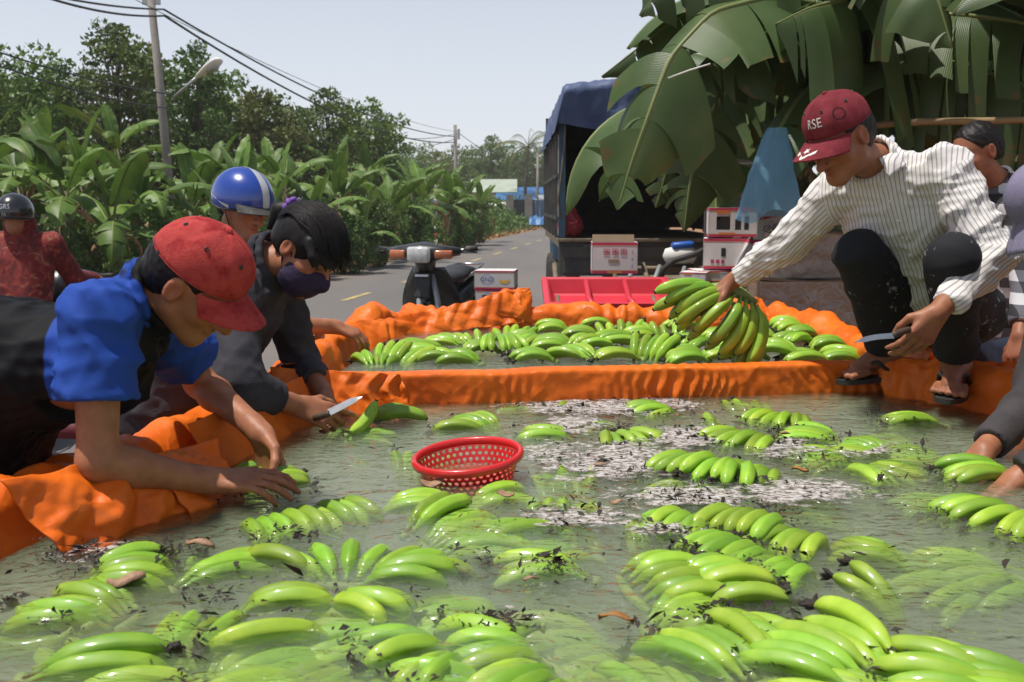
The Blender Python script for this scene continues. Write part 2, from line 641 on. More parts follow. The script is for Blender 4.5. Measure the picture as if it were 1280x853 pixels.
def tarp_mat():
    m, n, l, b = nt('orange_tarpaulin')
    tc = n.new('ShaderNodeTexCoord')
    n1 = n.new('ShaderNodeTexNoise'); n1.inputs['Scale'].default_value = 5; n1.inputs['Detail'].default_value = 6
    l.new(tc.outputs['Object'], n1.inputs['Vector'])
    rp = ramp(n, [(0.3, (0.78, 0.13, 0.008)), (0.6, (0.86, 0.19, 0.015)), (0.8, (0.70, 0.15, 0.02))])
    l.new(n1.outputs['Fac'], rp.inputs['Fac'])
    l.new(rp.outputs[0], b.inputs['Base Color'])
    b.inputs['Roughness'].default_value = 0.45
    b.inputs['Specular IOR Level'].default_value = 0.3
    ds = n.new('ShaderNodeTexNoise'); ds.inputs['Scale'].default_value = 6; ds.inputs['Detail'].default_value = 3
    l.new(tc.outputs['Object'], ds.inputs['Vector'])
    dm = n.new('ShaderNodeMixRGB'); dm.inputs[0].default_value = 0.12
    l.new(tc.outputs['Object'], dm.inputs[1]); l.new(ds.outputs['Color'], dm.inputs[2])
    hs_ = []
    for sc, w_ in ((9.0, 1.0), (23.0, .45)):
        vo = n.new('ShaderNodeTexVoronoi'); vo.inputs['Scale'].default_value = sc
        l.new(dm.outputs[0], vo.inputs['Vector'])
        mu = n.new('ShaderNodeMath'); mu.operation = 'MULTIPLY'; mu.inputs[1].default_value = w_; l.new(vo.outputs['Distance'], mu.inputs[0])
        hs_.append(mu)
    fw_ = n.new('ShaderNodeTexNoise'); fw_.inputs['Scale'].default_value = 320; fw_.inputs['Detail'].default_value = 2; l.new(tc.outputs['Object'], fw_.inputs['Vector'])
    a1 = n.new('ShaderNodeMath'); l.new(hs_[0].outputs[0], a1.inputs[0]); l.new(hs_[1].outputs[0], a1.inputs[1])
    a2 = n.new('ShaderNodeMath'); a2.operation = 'MULTIPLY_ADD'; a2.inputs[1].default_value = .05; l.new(fw_.outputs['Fac'], a2.inputs[0]); l.new(a1.outputs[0], a2.inputs[2])
    bp = n.new('ShaderNodeBump'); bp.inputs['Strength'].default_value = 0.55; bp.inputs['Distance'].default_value = 0.016
    l.new(a2.outputs[0], bp.inputs['Height']); l.new(bp.outputs[0], b.inputs['Normal'])
    dn = n.new('ShaderNodeTexNoise'); dn.inputs['Scale'].default_value = 11; dn.inputs['Detail'].default_value = 8; dn.inputs['Roughness'].default_value = .7; l.new(tc.outputs['Object'], dn.inputs['Vector'])
    dr = ramp(n, [(.56, (0, 0, 0)), (.72, (.55, .55, .55))]); l.new(dn.outputs['Fac'], dr.inputs['Fac'])
    dmx = n.new('ShaderNodeMixRGB'); l.new(dr.outputs[0], dmx.inputs[0]); l.new(rp.outputs[0], dmx.inputs[1]); dmx.inputs[2].default_value = (.34, .10, .03, 1)
    l.new(dmx.outputs[0], b.inputs['Base Color'])
    tr = n.new('ShaderNodeBsdfTranslucent'); l.new(rp.outputs[0], tr.inputs['Color'])
    mx = n.new('ShaderNodeMixShader'); mx.inputs[0].default_value = 0.16
    out = [x for x in n if x.type == 'OUTPUT_MATERIAL'][0]
    l.new(b.outputs[0], mx.inputs[1]); l.new(tr.outputs[0], mx.inputs[2]); l.new(mx.outputs[0], out.inputs['Surface'])
    return m


M['tarp'] = tarp_mat()


def resample(pts, step):
    pts = [np.asarray(p, float) for p in pts]
    out = [pts[0]]
    for a, b in zip(pts[:-1], pts[1:]):
        n = max(1, int(np.ceil(np.linalg.norm(b - a) / step)))
        out += [a + (b - a) * (i / n) for i in range(1, n + 1)]
    return np.array(out)


def smooth_path(a, k=3):
    for _ in range(k):
        a[1:-1] = 0.25 * a[:-2] + 0.5 * a[1:-1] + 0.25 * a[2:]
    return a


def sheet(V, amp=0.014, freq=11.0,  seed=0, pleat=0.0, pfreq=30.0, axis=None, fade=None, amp2=None):
    """crumple a grid of points V (r,c,3) along its normals"""
    V = np.array(V, float)
    du = np.gradient(V, axis=0); dv = np.gradient(V, axis=1)
    N = np.cross(du, dv); N /= (np.linalg.norm(N, axis=2, keepdims=True) + 1e-9)
    X, Y, Z = V[..., 0], V[..., 1], V[..., 2]
    z = Z * freq
    f = amp * 1.3 * creases(X, Y, Z, freq * 4.2, seed, 6, 1.25) + (amp * 0.55 if amp2 is None else amp2) * creases(X, Y, Z, freq * 9.0, seed + 5, 6, 1.25)
    f = f + amp * 0.22 * creases(X, Y, Z, freq * 19.0, seed + 9, 5, 1.25)
    if pleat:
        s = axis if axis is not None else np.cumsum(np.linalg.norm(np.diff(V[:, 0], axis=0, prepend=V[:1, 0]), axis=1))[:, None]
        w = s * pfreq + 1.6 * snoise(s * 11.0, s * 0 + seed, z * 3, seed + 3, 2) * 2
        loc = np.clip(0.62 + 0.8 * snoise(s * 8, s * 0 + 3, s * 0, seed + 8, 1), 0.05, 1)
        f = f + pleat * loc * (np.abs(2 * np.mod(w / 3.1416, 1.0) - 1) ** .8 * 2 - 1)
    if fade is not None: f = f * fade
    return V + N * f[..., None]


def grid_faces(r, c, flip=False):
    i, j = np.meshgrid(np.arange(r - 1), np.arange(c - 1), indexing='ij')
    a = (i * c + j).ravel()
    F = np.stack([a, a + 1, a + c + 1, a + c], 1)
    return F[:, ::-1] if flip else F


def wall_sheet(path, prof, name, parent, step=0.012, seed=0, zvar=0.02, rwob=0.02, psm=3, zfade=None, **kw):
    """sweep a profile (outward offset, z) along a plan path (outward is to the left of travel)"""
    P = smooth_path(resample([(p[0], p[1], 0) for p in path], step), 8)
    T = np.gradient(P, axis=0); T /= np.linalg.norm(T, axis=1, keepdims=True)
    Nn = np.stack([-T[:, 1], T[:, 0], T[:, 2] * 0], 1)
    pr = resample([(a, b, 0) for a, b in prof], step)[:, :2]
    pr = smooth_path(pr.copy(), psm)
    s = np.cumsum(np.linalg.norm(np.diff(P, axis=0, prepend=P[:1]), axis=1))
    zt = zvar * snoise(s * 16, s * 0, s * 0, seed + 1, 2)
    ro = rwob * snoise(s * 14, s * 0 + 4, s * 0, seed + 2, 2)
    V = P[:, None, :] + Nn[:, None, :] * (pr[None, :, 0:1] + ro[:, None, None])
    hh = np.clip((pr[None, :, 1] - 0.80) / 0.15, 0, 1)
    V[..., 2] = pr[None, :, 1] + zt[:, None] * hh
    fd = None if zfade is None else np.broadcast_to(np.clip((zfade - V[..., 2]) / .05, .12, 1), V.shape[:2])
    V = sheet(V, seed=seed, fade=fd, **kw)
    o = obj(name, mesh(name, V.reshape(-1, 3), grid_faces(V.shape[0], V.shape[1]), M['tarp'], True), parent)
    return o


def flap(corners, name, parent, n=(40, 30), seed=0, sag=0.0, **kw):
    """free hanging piece of tarpaulin between four corners a,b (top) c,d (bottom)"""
    a, b, c, d = [np.asarray(x, float) for x in corners]
    n = (int(n[0] * 1.4), int(n[1] * 1.3))
    u = np.linspace(0, 1, n[0])[:, None, None]; v = np.linspace(0, 1, n[1])[None, :, None]
    V = (a * (1 - u) + b * u) * (1 - v) + (d * (1 - u) + c * u) * v
    V[..., 2] += (sag * np.sin(np.pi * u) * np.sin(np.pi * v))[..., 0]
    V = sheet(V, seed=seed, **kw)
    o = obj(name, mesh(name, V.reshape(-1, 3), grid_faces(*n), M['tarp'], True), parent)
    so = o.modifiers.new('cloth_thickness', 'SOLIDIFY'); so.thickness = 0.003
    return o


WN, WF = 0.88, 0.925        # water levels of the near and the far basin
tank = thing('wash_tank', 'large washing basin lined with bright orange tarpaulin, nearest the camera', 'tank', (0, 2, 0))
tank2 = thing('wash_tank', 'smaller orange tarpaulin basin beyond the divider, full of bananas', 'tank', (0.3, 4, 0))


def rel(o):
    return None


def under(t):
    """children are built in world space: keep them there under a displaced empty"""
    for c in t.children:
        c.location = Vector(c.location) - t.location


roll = [(0.0, 0.42), (-0.005, 0.86), (0.0, 0.94), (0.035, 0.985), (0.09, 0.99), (0.14, 0.96), (0.17, 0.88), (0.19, 0.5), (0.22, 0.01)]
wall_sheet([(-1.16, 0.45), (-0.95, 1.65), (-0.76, 2.5), (-0.63, 3.10)], roll, 'tarp_wall', tank, seed=11, amp=0.011, freq=8, zvar=0.03, rwob=0.03)
roll_r = [(0.0, 0.42), (0.0, 0.86), (0.01, 0.95), (0.05, 1.0), (0.11, 1.0), (0.16, 0.96), (0.19, 0.88), (0.2, 0.5), (0.22, 0.01)]
wall_sheet([(1.34, 3.48), (1.40, 2.95), (1.55, 2.0), (1.70, 0.45)], roll_r, 'tarp_wall', tank, seed=21, amp=0.014, freq=9, zvar=0.02)
wall_sheet([(1.70, 0.45), (0.2, 0.42), (-1.16, 0.45)], roll, 'tarp_wall', tank, seed=31, amp=0.01)
bt = obj('tarp_floor', mesh('tarp_floor', [(-1.2, 0.4, 0.43), (1.75, 0.4, 0.43), (1.45, 3.6, 0.43), (-0.7, 3.3, 0.43)], [(0, 1, 2, 3)], M['tarp']), tank)
# the fold that hangs over the near rim beside the boy
flap([(-0.90, 1.78, 1.02), (-0.74, 2.06, 0.985), (-0.63, 2.06, 0.87), (-0.80, 1.80, 0.86)], 'tarp_flap', tank, (46, 40), seed=41, sag=0.03, amp=0.020, freq=9)
flap([(-0.745, 2.05, 1.0), (-0.665, 2.30, 0.975), (-0.58, 2.22, 0.86), (-0.64, 2.04, 0.86)], 'tarp_flap', tank, (36, 36), seed=42, sag=0.015, amp=0.014, freq=10)
flap([(-0.74, 2.36, 1.0), (-0.60, 2.95, 1.01), (-0.54, 2.95, 0.84), (-0.66, 2.36, 0.84)], 'tarp_flap', tank, (60, 30), seed=43, sag=0.01, amp=0.012, freq=7)
under(tank)

# divider: travel right to left so that outward (left of travel) faces the camera ... the front is the near basin's side
div = [(0.12, 0.45), (0.115, 0.93), (0.10, 0.972), (0.06, 0.978), (0.012, 0.978), (0.0, 0.972), (-0.004, 0.9), (-0.004, 0.45)]
dv = wall_sheet([(-0.70, 3.13), (0.3, 3.29), (1.44, 3.47)], div, 'divider', tank2, seed=51, zvar=0.004, rwob=0.004, amp=0.003, freq=9, pleat=0.015, pfreq=80, step=0.008, psm=1, zfade=0.985)
roll2 = [(0.0, 0.45), (0.0, 0.9), (0.005, 0.97), (0.045, 1.005), (0.10, 1.01), (0.15, 0.97), (0.17, 0.88), (0.19, 0.5), (0.22, 0.01)]
wall_sheet([(-0.60, 3.10), (-0.63, 3.9), (-0.60, 4.55), (-0.42, 4.85)], roll2, 'tarp_wall', tank2, seed=61, zvar=0.03, rwob=0.03, amp=0.019, freq=6.5, pleat=0.008, pfreq=36)
wall_sheet([(-0.46, 4.80), (0.1, 4.92), (1.0, 4.98), (1.3, 4.96)], roll2, 'tarp_wall', tank2, seed=71, zvar=0.02, rwob=0.02, amp=0.018, freq=6.5, pleat=0.012, pfreq=34)
wall_sheet([(1.24, 5.0), (1.30, 4.5), (1.31, 3.9), (1.36, 3.42)], roll2, 'tarp_wall', tank2, seed=81, zvar=0.02, amp=0.018, freq=7)
obj('tarp_floor', mesh('tarp_floor', [(-0.68, 3.2, 0.44), (1.4, 3.5, 0.44), (1.4, 5.1, 0.44), (-0.68, 5.0, 0.44)], [(0, 1, 2, 3)], M['tarp']), tank2)
# loose folds on the far rim
flap([(-0.46, 4.74, 1.00), (0.03, 4.92, 1.10), (0.06, 4.86, 0.95), (-0.50, 4.66, 0.9)], 'tarp_flap', tank2, (70, 44), seed=91, sag=0.015, amp=0.022, freq=8)
flap([(-0.10, 4.90, 1.09), (0.08, 4.97, 1.10), (0.13, 4.90, 0.93), (-0.05, 4.84, 0.99)], 'tarp_flap', tank2, (34, 30), seed=92, sag=0.05, amp=0.02, freq=12)
flap([(-0.70, 4.30, 1.02), (-0.42, 4.80, 1.00), (-0.36, 4.72, 0.9), (-0.60, 4.26, 0.88)], 'tarp_flap', tank2, (50, 34), seed=93, sag=0.03, amp=0.026, freq=5.5)
flap([(0.96, 4.92, 1.07), (1.20, 4.95, 1.06), (1.24, 4.86, 0.92), (0.92, 4.84, 0.92)], 'tarp_flap', tank2, (34, 30), seed=94, sag=0.03, amp=0.022, freq=11)
flap([(-0.72, 3.06, 1.02), (-0.34, 3.13, 0.985), (-0.30, 3.09, 0.86), (-0.70, 3.0, 0.86)], 'tarp_flap', tank2, (56, 34), seed=95, sag=0.0, amp=0.014, freq=9, pleat=0.014, pfreq=55)
flap([(1.20, 3.42, 1.0), (1.62, 3.05, 1.03), (1.50, 2.98, 0.86), (1.22, 3.34, 0.86)], 'tarp_flap', tank2, (46, 36), seed=96, sag=0.02, amp=0.026, freq=9)
under(tank2)


# ------------------------------------------------------------------ water
def pix(P):
    """where points of the world stand in the photograph (only to lay the scum where it floats)"""
    p = np.asarray(P, float) - np.array([0, 0, CAM_Z])
    dep = p[:, 1] * _cp - p[:, 2] * _sp
    up = p[:, 1] * _sp + p[:, 2] * _cp
    return 640 + FPX * p[:, 0] / dep, 426.5 - FPX * up / dep


FOAM = [(760, 508, 150, 14, 1.0), (720, 530, 70, 16, .9), (770, 575, 120, 34, .95), (700, 565, 70, 20, .8), (860, 545, 60, 18, 1.0), (990, 560, 80, 26, .75),
        (860, 620, 130, 20, .95), (720, 645, 110, 18, .9), (1000, 615, 110, 22, .95), (1080, 560, 70, 22, .7), (830, 660, 80, 14, .8), (560, 700, 60, 30, .35),
        (640, 690, 90, 40, .45), (110, 690, 90, 40, .7), (60, 780, 60, 40, .4), (190, 640, 40, 20, .3), (700, 720, 110, 40, .45), (300, 720, 70, 30, .4), (900, 700, 60, 60, .4),
        (640, 770, 70, 22, .5), (430, 720, 120, 30, .3), (260, 760, 70, 20, .3)]


def foam_at(u, v):
    f = np.zeros(len(u))
    for a, b, ru, rv, w in FOAM:
        f = np.maximum(f, w * np.exp(-(((u - a) / ru) ** 2 + ((v - b) / rv) ** 2) * 0.9))
    return f


def water_mat(name, density, col, foamy):
    m, n, l, b = nt(name)
    n.remove(b)
    out = [x for x in n if x.type == 'OUTPUT_MATERIAL'][0]
    tc = n.new('ShaderNodeTexCoord')
    mp = n.new('ShaderNodeMapping'); mp.inputs['Scale'].default_value = (1.0, 1.5, 1.0)
    l.new(tc.outputs['Object'], mp.inputs['Vector'])
    w1 = n.new('ShaderNodeTexNoise'); w1.inputs['Scale'].default_value = 13; w1.inputs['Detail'].default_value = 3; w1.inputs['Distortion'].default_value = 0.8
    w2 = n.new('ShaderNodeTexNoise'); w2.inputs['Scale'].default_value = 60; w2.inputs['Detail'].default_value = 2
    l.new(mp.outputs[0], w1.inputs['Vector']); l.new(mp.outputs[0], w2.inputs['Vector'])
    ad = n.new('ShaderNodeMath'); ad.operation = 'MULTIPLY_ADD'; ad.inputs[1].default_value = 0.12
    l.new(w2.outputs['Fac'], ad.inputs[0]); l.new(w1.outputs['Fac'], ad.inputs[2])
    bp = n.new('ShaderNodeBump'); bp.inputs['Strength'].default_value = 0.7; bp.inputs['Distance'].default_value = 0.03
    l.new(ad.outputs[0], bp.inputs['Height'])
    fr = n.new('ShaderNodeFresnel'); fr.inputs['IOR'].default_value = 1.33
    l.new(bp.outputs[0], fr.inputs['Normal'])
    gl = n.new('ShaderNodeBsdfGlossy'); gl.inputs['Roughness'].default_value = 0.06
    l.new(bp.outputs[0], gl.inputs['Normal'])
    tr = n.new('ShaderNodeBsdfTransparent')
    mx = n.new('ShaderNodeMixShader')
    l.new(fr.outputs[0], mx.inputs[0]); l.new(tr.outputs[0], mx.inputs[1]); l.new(gl.outputs[0], mx.inputs[2])
    last = mx
    if foamy:
        at_ = n.new('ShaderNodeAttribute'); at_.attribute_name = 'foam'
        mp2 = n.new('ShaderNodeMapping'); mp2.inputs['Scale'].default_value = (0.75, 1.0, 1.0)
        l.new(tc.outputs['Object'], mp2.inputs['Vector'])
        f1 = n.new('ShaderNodeTexNoise'); f1.inputs['Scale'].default_value = 22; f1.inputs['Detail'].default_value = 8; f1.inputs['Roughness'].default_value = 0.68; f1.inputs['Distortion'].default_value = 1.0
        l.new(mp2.outputs[0], f1.inputs['Vector'])
        s1 = n.new('ShaderNodeMath'); s1.operation = 'MULTIPLY_ADD'; s1.inputs[1].default_value = 0.52
        l.new(at_.outputs['Fac'], s1.inputs[0]); l.new(f1.outputs['Fac'], s1.inputs[2])
        r1 = ramp(n, [(0.80, (0, 0, 0)), (0.90, (0.82, 0.82, 0.82))])
        l.new(s1.outputs[0], r1.inputs['Fac'])
        f2 = n.new('ShaderNodeTexNoise'); f2.inputs['Scale'].default_value = 75; f2.inputs['Detail'].default_value = 4; f2.inputs['Roughness'].default_value = 0.7
        l.new(mp2.outputs[0], f2.inputs['Vector'])
        r2 = ramp(n, [(0.38, (0.06, 0.045, 0.033)), (0.45, (0.24, 0.20, 0.17)), (0.54, (0.50, 0.465, 0.45)), (0.72, (0.68, 0.65, 0.65))])
        l.new(f2.outputs['Fac'], r2.inputs['Fac'])
        df = n.new('ShaderNodeBsdfDiffuse'); l.new(r2.outputs[0], df.inputs['Color'])
        m2 = n.new('ShaderNodeMixShader')
        l.new(r1.outputs[0], m2.inputs[0]); l.new(mx.outputs[0], m2.inputs[1]); l.new(df.outputs[0], m2.inputs[2])
        last = m2
    l.new(last.outputs[0], out.inputs['Surface'])
    vs = n.new('ShaderNodeVolumeScatter'); vs.inputs['Color'].default_value = (*col, 1); vs.inputs['Density'].default_value = density
    vs.inputs['Anisotropy'].default_value = 0.2
    va = n.new('ShaderNodeVolumeAbsorption'); va.inputs['Color'].default_value = (0.45, 0.72, 0.22, 1); va.inputs['Density'].default_value = density * 0.20
    av = n.new('ShaderNodeAddShader'); l.new(vs.outputs[0], av.inputs[0]); l.new(va.outputs[0], av.inputs[1])
    l.new(av.outputs[0], out.inputs['Volume'])
    return m


def water(name, cor, z, bot, n, mat, seed, amp):
    a, b, c, d = [np.array([*p, 0.0]) for p in cor]
    u = np.linspace(0, 1, n)[:, None, None]; v = np.linspace(0, 1, n)[None, :, None]
    V = (a * (1 - u) + b * u) * (1 - v) + (d * (1 - u) + c * u) * v
    x, y = V[..., 0], V[..., 1]
    V[..., 2] = z + amp * snoise(x * 45, y * 65, x * 0, seed, 3)
    top = V.reshape(-1, 3)
    F = grid_faces(n, n, True)
    F = F[:, ::-1]
    # side walls and bottom
    ring = [i * n for i in range(n)] + [(n - 1) * n + j for j in range(1, n)] + [i * n + n - 1 for i in range(n - 2, -1, -1)] + [j for j in range(n - 2, 0, -1)]
    low = top[ring].copy(); low[:, 2] = bot
    k = len(ring); base = len(top)
    # orient the top upwards
    p0, p1, p2 = top[F[0][0]], top[F[0][1]], top[F[0][2]]
    if np.cross(p1 - p0, p2 - p0)[2] < 0: F = F[:, ::-1]
    Fl = [tuple(f) for f in F]
    sgn = 1 if np.cross(b - a, c - a)[2] > 0 else -1
    for i in range(k):
        j = (i + 1) % k
        q = (ring[i], base + i, base + j, ring[j])
        Fl.append(q if sgn > 0 else q[::-1])
    bot_f = tuple(base + i for i in range(k))
    Fl.append(bot_f[::-1] if sgn > 0 else bot_f)
    me = mesh(name, np.concatenate([top, low]), Fl, mat, True)
    bm = bmesh.new(); bm.from_mesh(me); bmesh.ops.recalc_face_normals(bm, faces=bm.faces); bm.to_mesh(me); bm.free()
    al = np.concatenate([top, low])
    u_, v_ = pix(al)
    fattr(me, 'foam', foam_at(u_, v_))
    return tag(obj(name, me), kind='structure')


M['water'] = water_mat('murky_wash_water', 8.0, (0.68, 0.82, 0.52), True)
M['water2'] = water_mat('clearer_wash_water', 4.0, (0.62, 0.72, 0.56), False)
water('water', [(-1.17, 0.46), (1.72, 0.46), (1.36, 3.505), (-0.61, 3.17)], WN, 0.46, 150, M['water'], 3, 0.0022)
water('water', [(-0.62, 3.24), (1.36, 3.56), (1.30, 5.0), (-0.5, 4.88)], WF, 0.47, 70, M['water2'], 4, 0.0012)

# ------------------------------------------------------------------ bananas


def banana_mat():
    m, n, l, b = nt('green_banana_skin')
    tc = n.new('ShaderNodeTexCoord')
    n1 = n.new('ShaderNodeTexNoise'); n1.inputs['Scale'].default_value = 14; n1.inputs['Detail'].default_value = 5
    l.new(tc.outputs['Object'], n1.inputs['Vector'])
    rp = ramp(n, [(0.3, (0.185, 0.335, 0.020)), (0.55, (0.262, 0.42, 0.028)), (0.75, (0.355, 0.50, 0.045))])
    l.new(n1.outputs['Fac'], rp.inputs['Fac'])
    oi = n.new('ShaderNodeObjectInfo')
    hs = n.new('ShaderNodeHueSaturation')
    a = n.new('ShaderNodeMapRange'); a.inputs['To Min'].default_value = 0.68; a.inputs['To Max'].default_value = 1.18
    l.new(oi.outputs['Random'], a.inputs['Value']); l.new(a.outputs[0], hs.inputs['Value'])
    m1 = n.new('ShaderNodeMath'); m1.operation = 'MULTIPLY'; m1.inputs[1].default_value = 9.17
    m2 = n.new('ShaderNodeMath'); m2.operation = 'FRACT'
    a2 = n.new('ShaderNodeMapRange'); a2.inputs['To Min'].default_value = 0.488; a2.inputs['To Max'].default_value = 0.522
    l.new(oi.outputs['Random'], m1.inputs[0]); l.new(m1.outputs[0], m2.inputs[0]); l.new(m2.outputs[0], a2.inputs['Value']); l.new(a2.outputs[0], hs.inputs['Hue'])
    l.new(rp.outputs[0], hs.inputs['Color'])
    # small brown scars
    v = n.new('ShaderNodeTexNoise'); v.inputs['Scale'].default_value = 60; v.inputs['Detail'].default_value = 6; v.inputs['Roughness'].default_value = 0.7
    l.new(tc.outputs['Object'], v.inputs['Vector'])
    rs = ramp(n, [(0.66, (0, 0, 0)), (0.74, (0.7, 0.7, 0.7))])
    l.new(v.outputs['Fac'], rs.inputs['Fac'])
    mx = n.new('ShaderNodeMixRGB'); l.new(rs.outputs[0], mx.inputs[0]); l.new(hs.outputs[0], mx.inputs[1]); mx.inputs[2].default_value = (0.06, 0.045, 0.015, 1)
    l.new(mx.outputs[0], b.inputs['Base Color'])
    b.inputs['Roughness'].default_value = 0.50
    b.inputs['Specular IOR Level'].default_value = 0.35
    b.inputs['Coat Weight'].default_value = 0.40
    b.inputs['Coat Roughness'].default_value = 0.10
    b.inputs['Subsurface Weight'].default_value = 0.0
    bp = n.new('ShaderNodeBump'); bp.inputs['Strength'].default_value = 0.08; bp.inputs['Distance'].default_value = 0.004
    l.new(n1.outputs['Fac'], bp.inputs['Height']); l.new(bp.outputs[0], b.inputs['Normal'])
    return m


M['banana'] = banana_mat()
M['blossom'] = PM('withered_blossom', (0.012, 0.009, 0.007), (0.035, 0.022, 0.014), 60, 0.75, 0.5, 150)
M['stalk'] = PM('cut_stalk', (0.17, 0.27, 0.05), (0.26, 0.32, 0.10), 30, 0.6, 0.3, 90)


def banana_mesh(L, th, r0, seed, blossom=True, twist=0.0):
    rr = random.Random(seed)
    ns, sg = 15, 20
    ts = [0, .05, .10, .15, .21, .29, .38, .48, .58, .68, .77, .85, .91, .955, .985]
    rad = [.36, .32, .38, .60, .84, .97, 1.0, 1.02, 1.02, 1.0, .96, .84, .60, .36, .26]
    Rr = L / th
    V = []; F = []; mi = []
    for i, t in enumerate(ts):
        ph = (t - 0.5) * th
        ph += 0.12 * th * (0.25 - (t - 0.5) ** 2)
        c = Vector((twist * 0.01 * math.sin(t * 3.1), Rr * math.sin(ph), Rr * (math.cos(ph) - math.cos(th / 2))))
        tan = Vector((0, math.cos(ph), -math.sin(ph)))
        nx = Vector((1, 0, 0)); nz = tan.cross(nx) * -1
        nz = nx.cross(tan)
        for k in range(sg):
            an = 2 * math.pi * k / sg + math.pi / 2 + twist * (t - .5)
            fl = (an - math.pi / 2 - twist * (t - .5)) % (2 * math.pi / 5) - math.pi / 5
            pen = 1.10 * math.cos(math.pi / 5) / math.cos(fl)
            wp_ = .62 * min(1, 4 * t * (1 - t) * 1.8)
            q = rad[i] * r0 * (1 - wp_ + wp_ * pen)
            V.append(c + nx * (math.cos(an) * q) + nz * (math.sin(an) * q * 1.03))
    for i in range(ns - 1):
        for k in range(sg):
            k2 = (k + 1) % sg
            F.append((i * sg + k, i * sg + k2, (i + 1) * sg + k2, (i + 1) * sg + k)); mi.append(1 if i == ns - 2 else (2 if i == 0 else 0))
    F.append(tuple(range(sg))[::-1]); mi.append(2)
    F.append(tuple(range((ns - 1) * sg, ns * sg))); mi.append(1)
    mb = MB(); mb.V = [tuple(v) for v in V]; mb.F = F; mb.M = mi
    ph = 0.5 * th
    tip = Vector((0, Rr * math.sin(ph), 0)); td = Vector((0, math.cos(ph), -math.sin(ph)))
    mb.m = 1
    if blossom:
        for q in range(8):
            d = (td * rr.uniform(.5, 1) + Vector((rr.uniform(-1, 1), rr.uniform(-.4, .4), rr.uniform(-.7, 1)))).normalized()
            l1 = rr.uniform(.009, .028)
            mid = tip + d * l1 * .5 + Vector((rr.uniform(-1, 1), 0, rr.uniform(-1, 1))) * .004
            mb.tube([tip - td * .003, mid, tip + d * l1], [.0050, .0042 + rr.uniform(0, .0022), .0016], 5)
    me = mesh('banana', mb.V, mb.F, [M['banana'], M['blossom'], M['stalk']], True, mb.M)
    return me


BAN = []
for q, (L, th, r0) in enumerate([(.188, 1.35, .0186), (.198, 1.12, .0180), (.175, 1.50, .0182), (.210, .95, .0182)]):
    BAN.append((banana_mesh(L, th, r0, q, True, .3 * (q - 1)), banana_mesh(L, th, r0, q + 20, False, -.3 * (q - 1)), L, th))
_cb = MB()
_cb.tube([(0, -.03, -.006), (0, -.012, 0), (0, .012, 0)], [.014, .020, .015], 8, flat=1.0)
CROWN = {}


def crown_mesh(n, sp):
    key = (n, round(sp, 4))
    if key not in CROWN:
        mb = MB()
        w = (n - 1) * sp * 0.5
        pts = []
        for i in range(7):
            t = i / 6
            pts.append(((t - .5) * 2 * w, -.006 - .010 * math.cos((t - .5) * 3), 0))
        mb.tube(pts, [.006, .0095, .011, .0115, .011, .0095, .006], 8)
        CROWN[key] = mesh('crown', mb.V, mb.F, [M['stalk']], True)
    return CROWN[key]


HANDS = []
TIPS = []


def banana_hand(pos, n, yaw, label, mode='arch', fan=7.0, pitch=0.0, roll=0.0, dz=-0.015, kind=None, sp=0.030, blossom=0.7, rows=1, size=1.0, jit=1.0, rowlean=0.0, group=None):
    rr = random.Random(int(abs(pos[0]) * 9973 + abs(pos[1]) * 7919 + n * 31))
    E = (Matrix.Rotation(R(yaw - 90), 3, 'Z') @ Matrix.Rotation(R(pitch), 3, 'X') @ Matrix.Rotation(R(roll), 3, 'Y')).to_euler()
    t = thing('banana_hand', label, 'banana hand', (pos[0], pos[1], pos[2] + dz), E, group)
    t.scale = (size, size, size)
    kq = kind if kind is not None else rr.randrange(3)
    sp *= .90
    if n >= 4: n += 1
    mid = (n - 1) / 2
    L, th = BAN[kq][2], BAN[kq][3]
    chord = 2 * (L / th) * math.sin(th / 2)
    cy_ = -chord * 0.5
    for row in range(rows):
        nn = n if row == 0 else n - 1
        md = (nn - 1) / 2
        for i in range(nn):
            me = BAN[kq][0] if rr.random() < blossom else BAN[kq][1]
            a = R(-fan * (i - md)) + R(rr.uniform(-3, 3) * jit)
            x0 = (i - md) * sp * (0.62 if fan > 3 else 1.0)
            sc = rr.uniform(.92, 1.06)
            M3 = Matrix.Rotation(a, 3, 'Z') @ Matrix.Rotation(R(rr.uniform(-5, 5) * jit + (14 if row else 0) * (-1 if mode == 'arch' else 1)), 3, 'X')
            if mode == 'cup': M3 = M3 @ Matrix.Rotation(math.pi, 3, 'Y')
            M3 = M3 @ Matrix.Rotation(R(rr.uniform(-10, 10) * jit + rowlean * (i - md)), 3, 'Y')
            p = Vector((x0, cy_, -.030 * row)) + M3 @ Vector((0, chord * .5 * sc, 0)) + Vector((0, rr.uniform(-.006, .006) * jit, rr.uniform(-.004, .004) * jit))
            o = obj('banana', me, t, p, M3.to_euler(), (sc, sc, sc))
            if me is BAN[kq][0]:
                tl = Vector(t.location) + E.to_matrix() @ ((p + M3 @ Vector((0, chord * .52 * sc, 0))) * size)
                TIPS.append(tuple(tl))
    obj('crown', crown_mesh(n, sp * (0.62 if fan > 3 else 1.0)), t, (0, cy_, -.004 if rows == 1 else -.018))
    HANDS.append(t)
    return t


def near(u, v, *a, **k):
    k['dz'] = k.get('dz', -0.015) - 0.016
    k.setdefault('size', 0.90)
    return banana_hand(on(u, v, WN), *a, **k)


def far(u, v, *a, **k):
    k.setdefault('dz', -0.01)
    k.setdefault('size', 0.93)
    return banana_hand(on(u, v, WF), *a, **k)


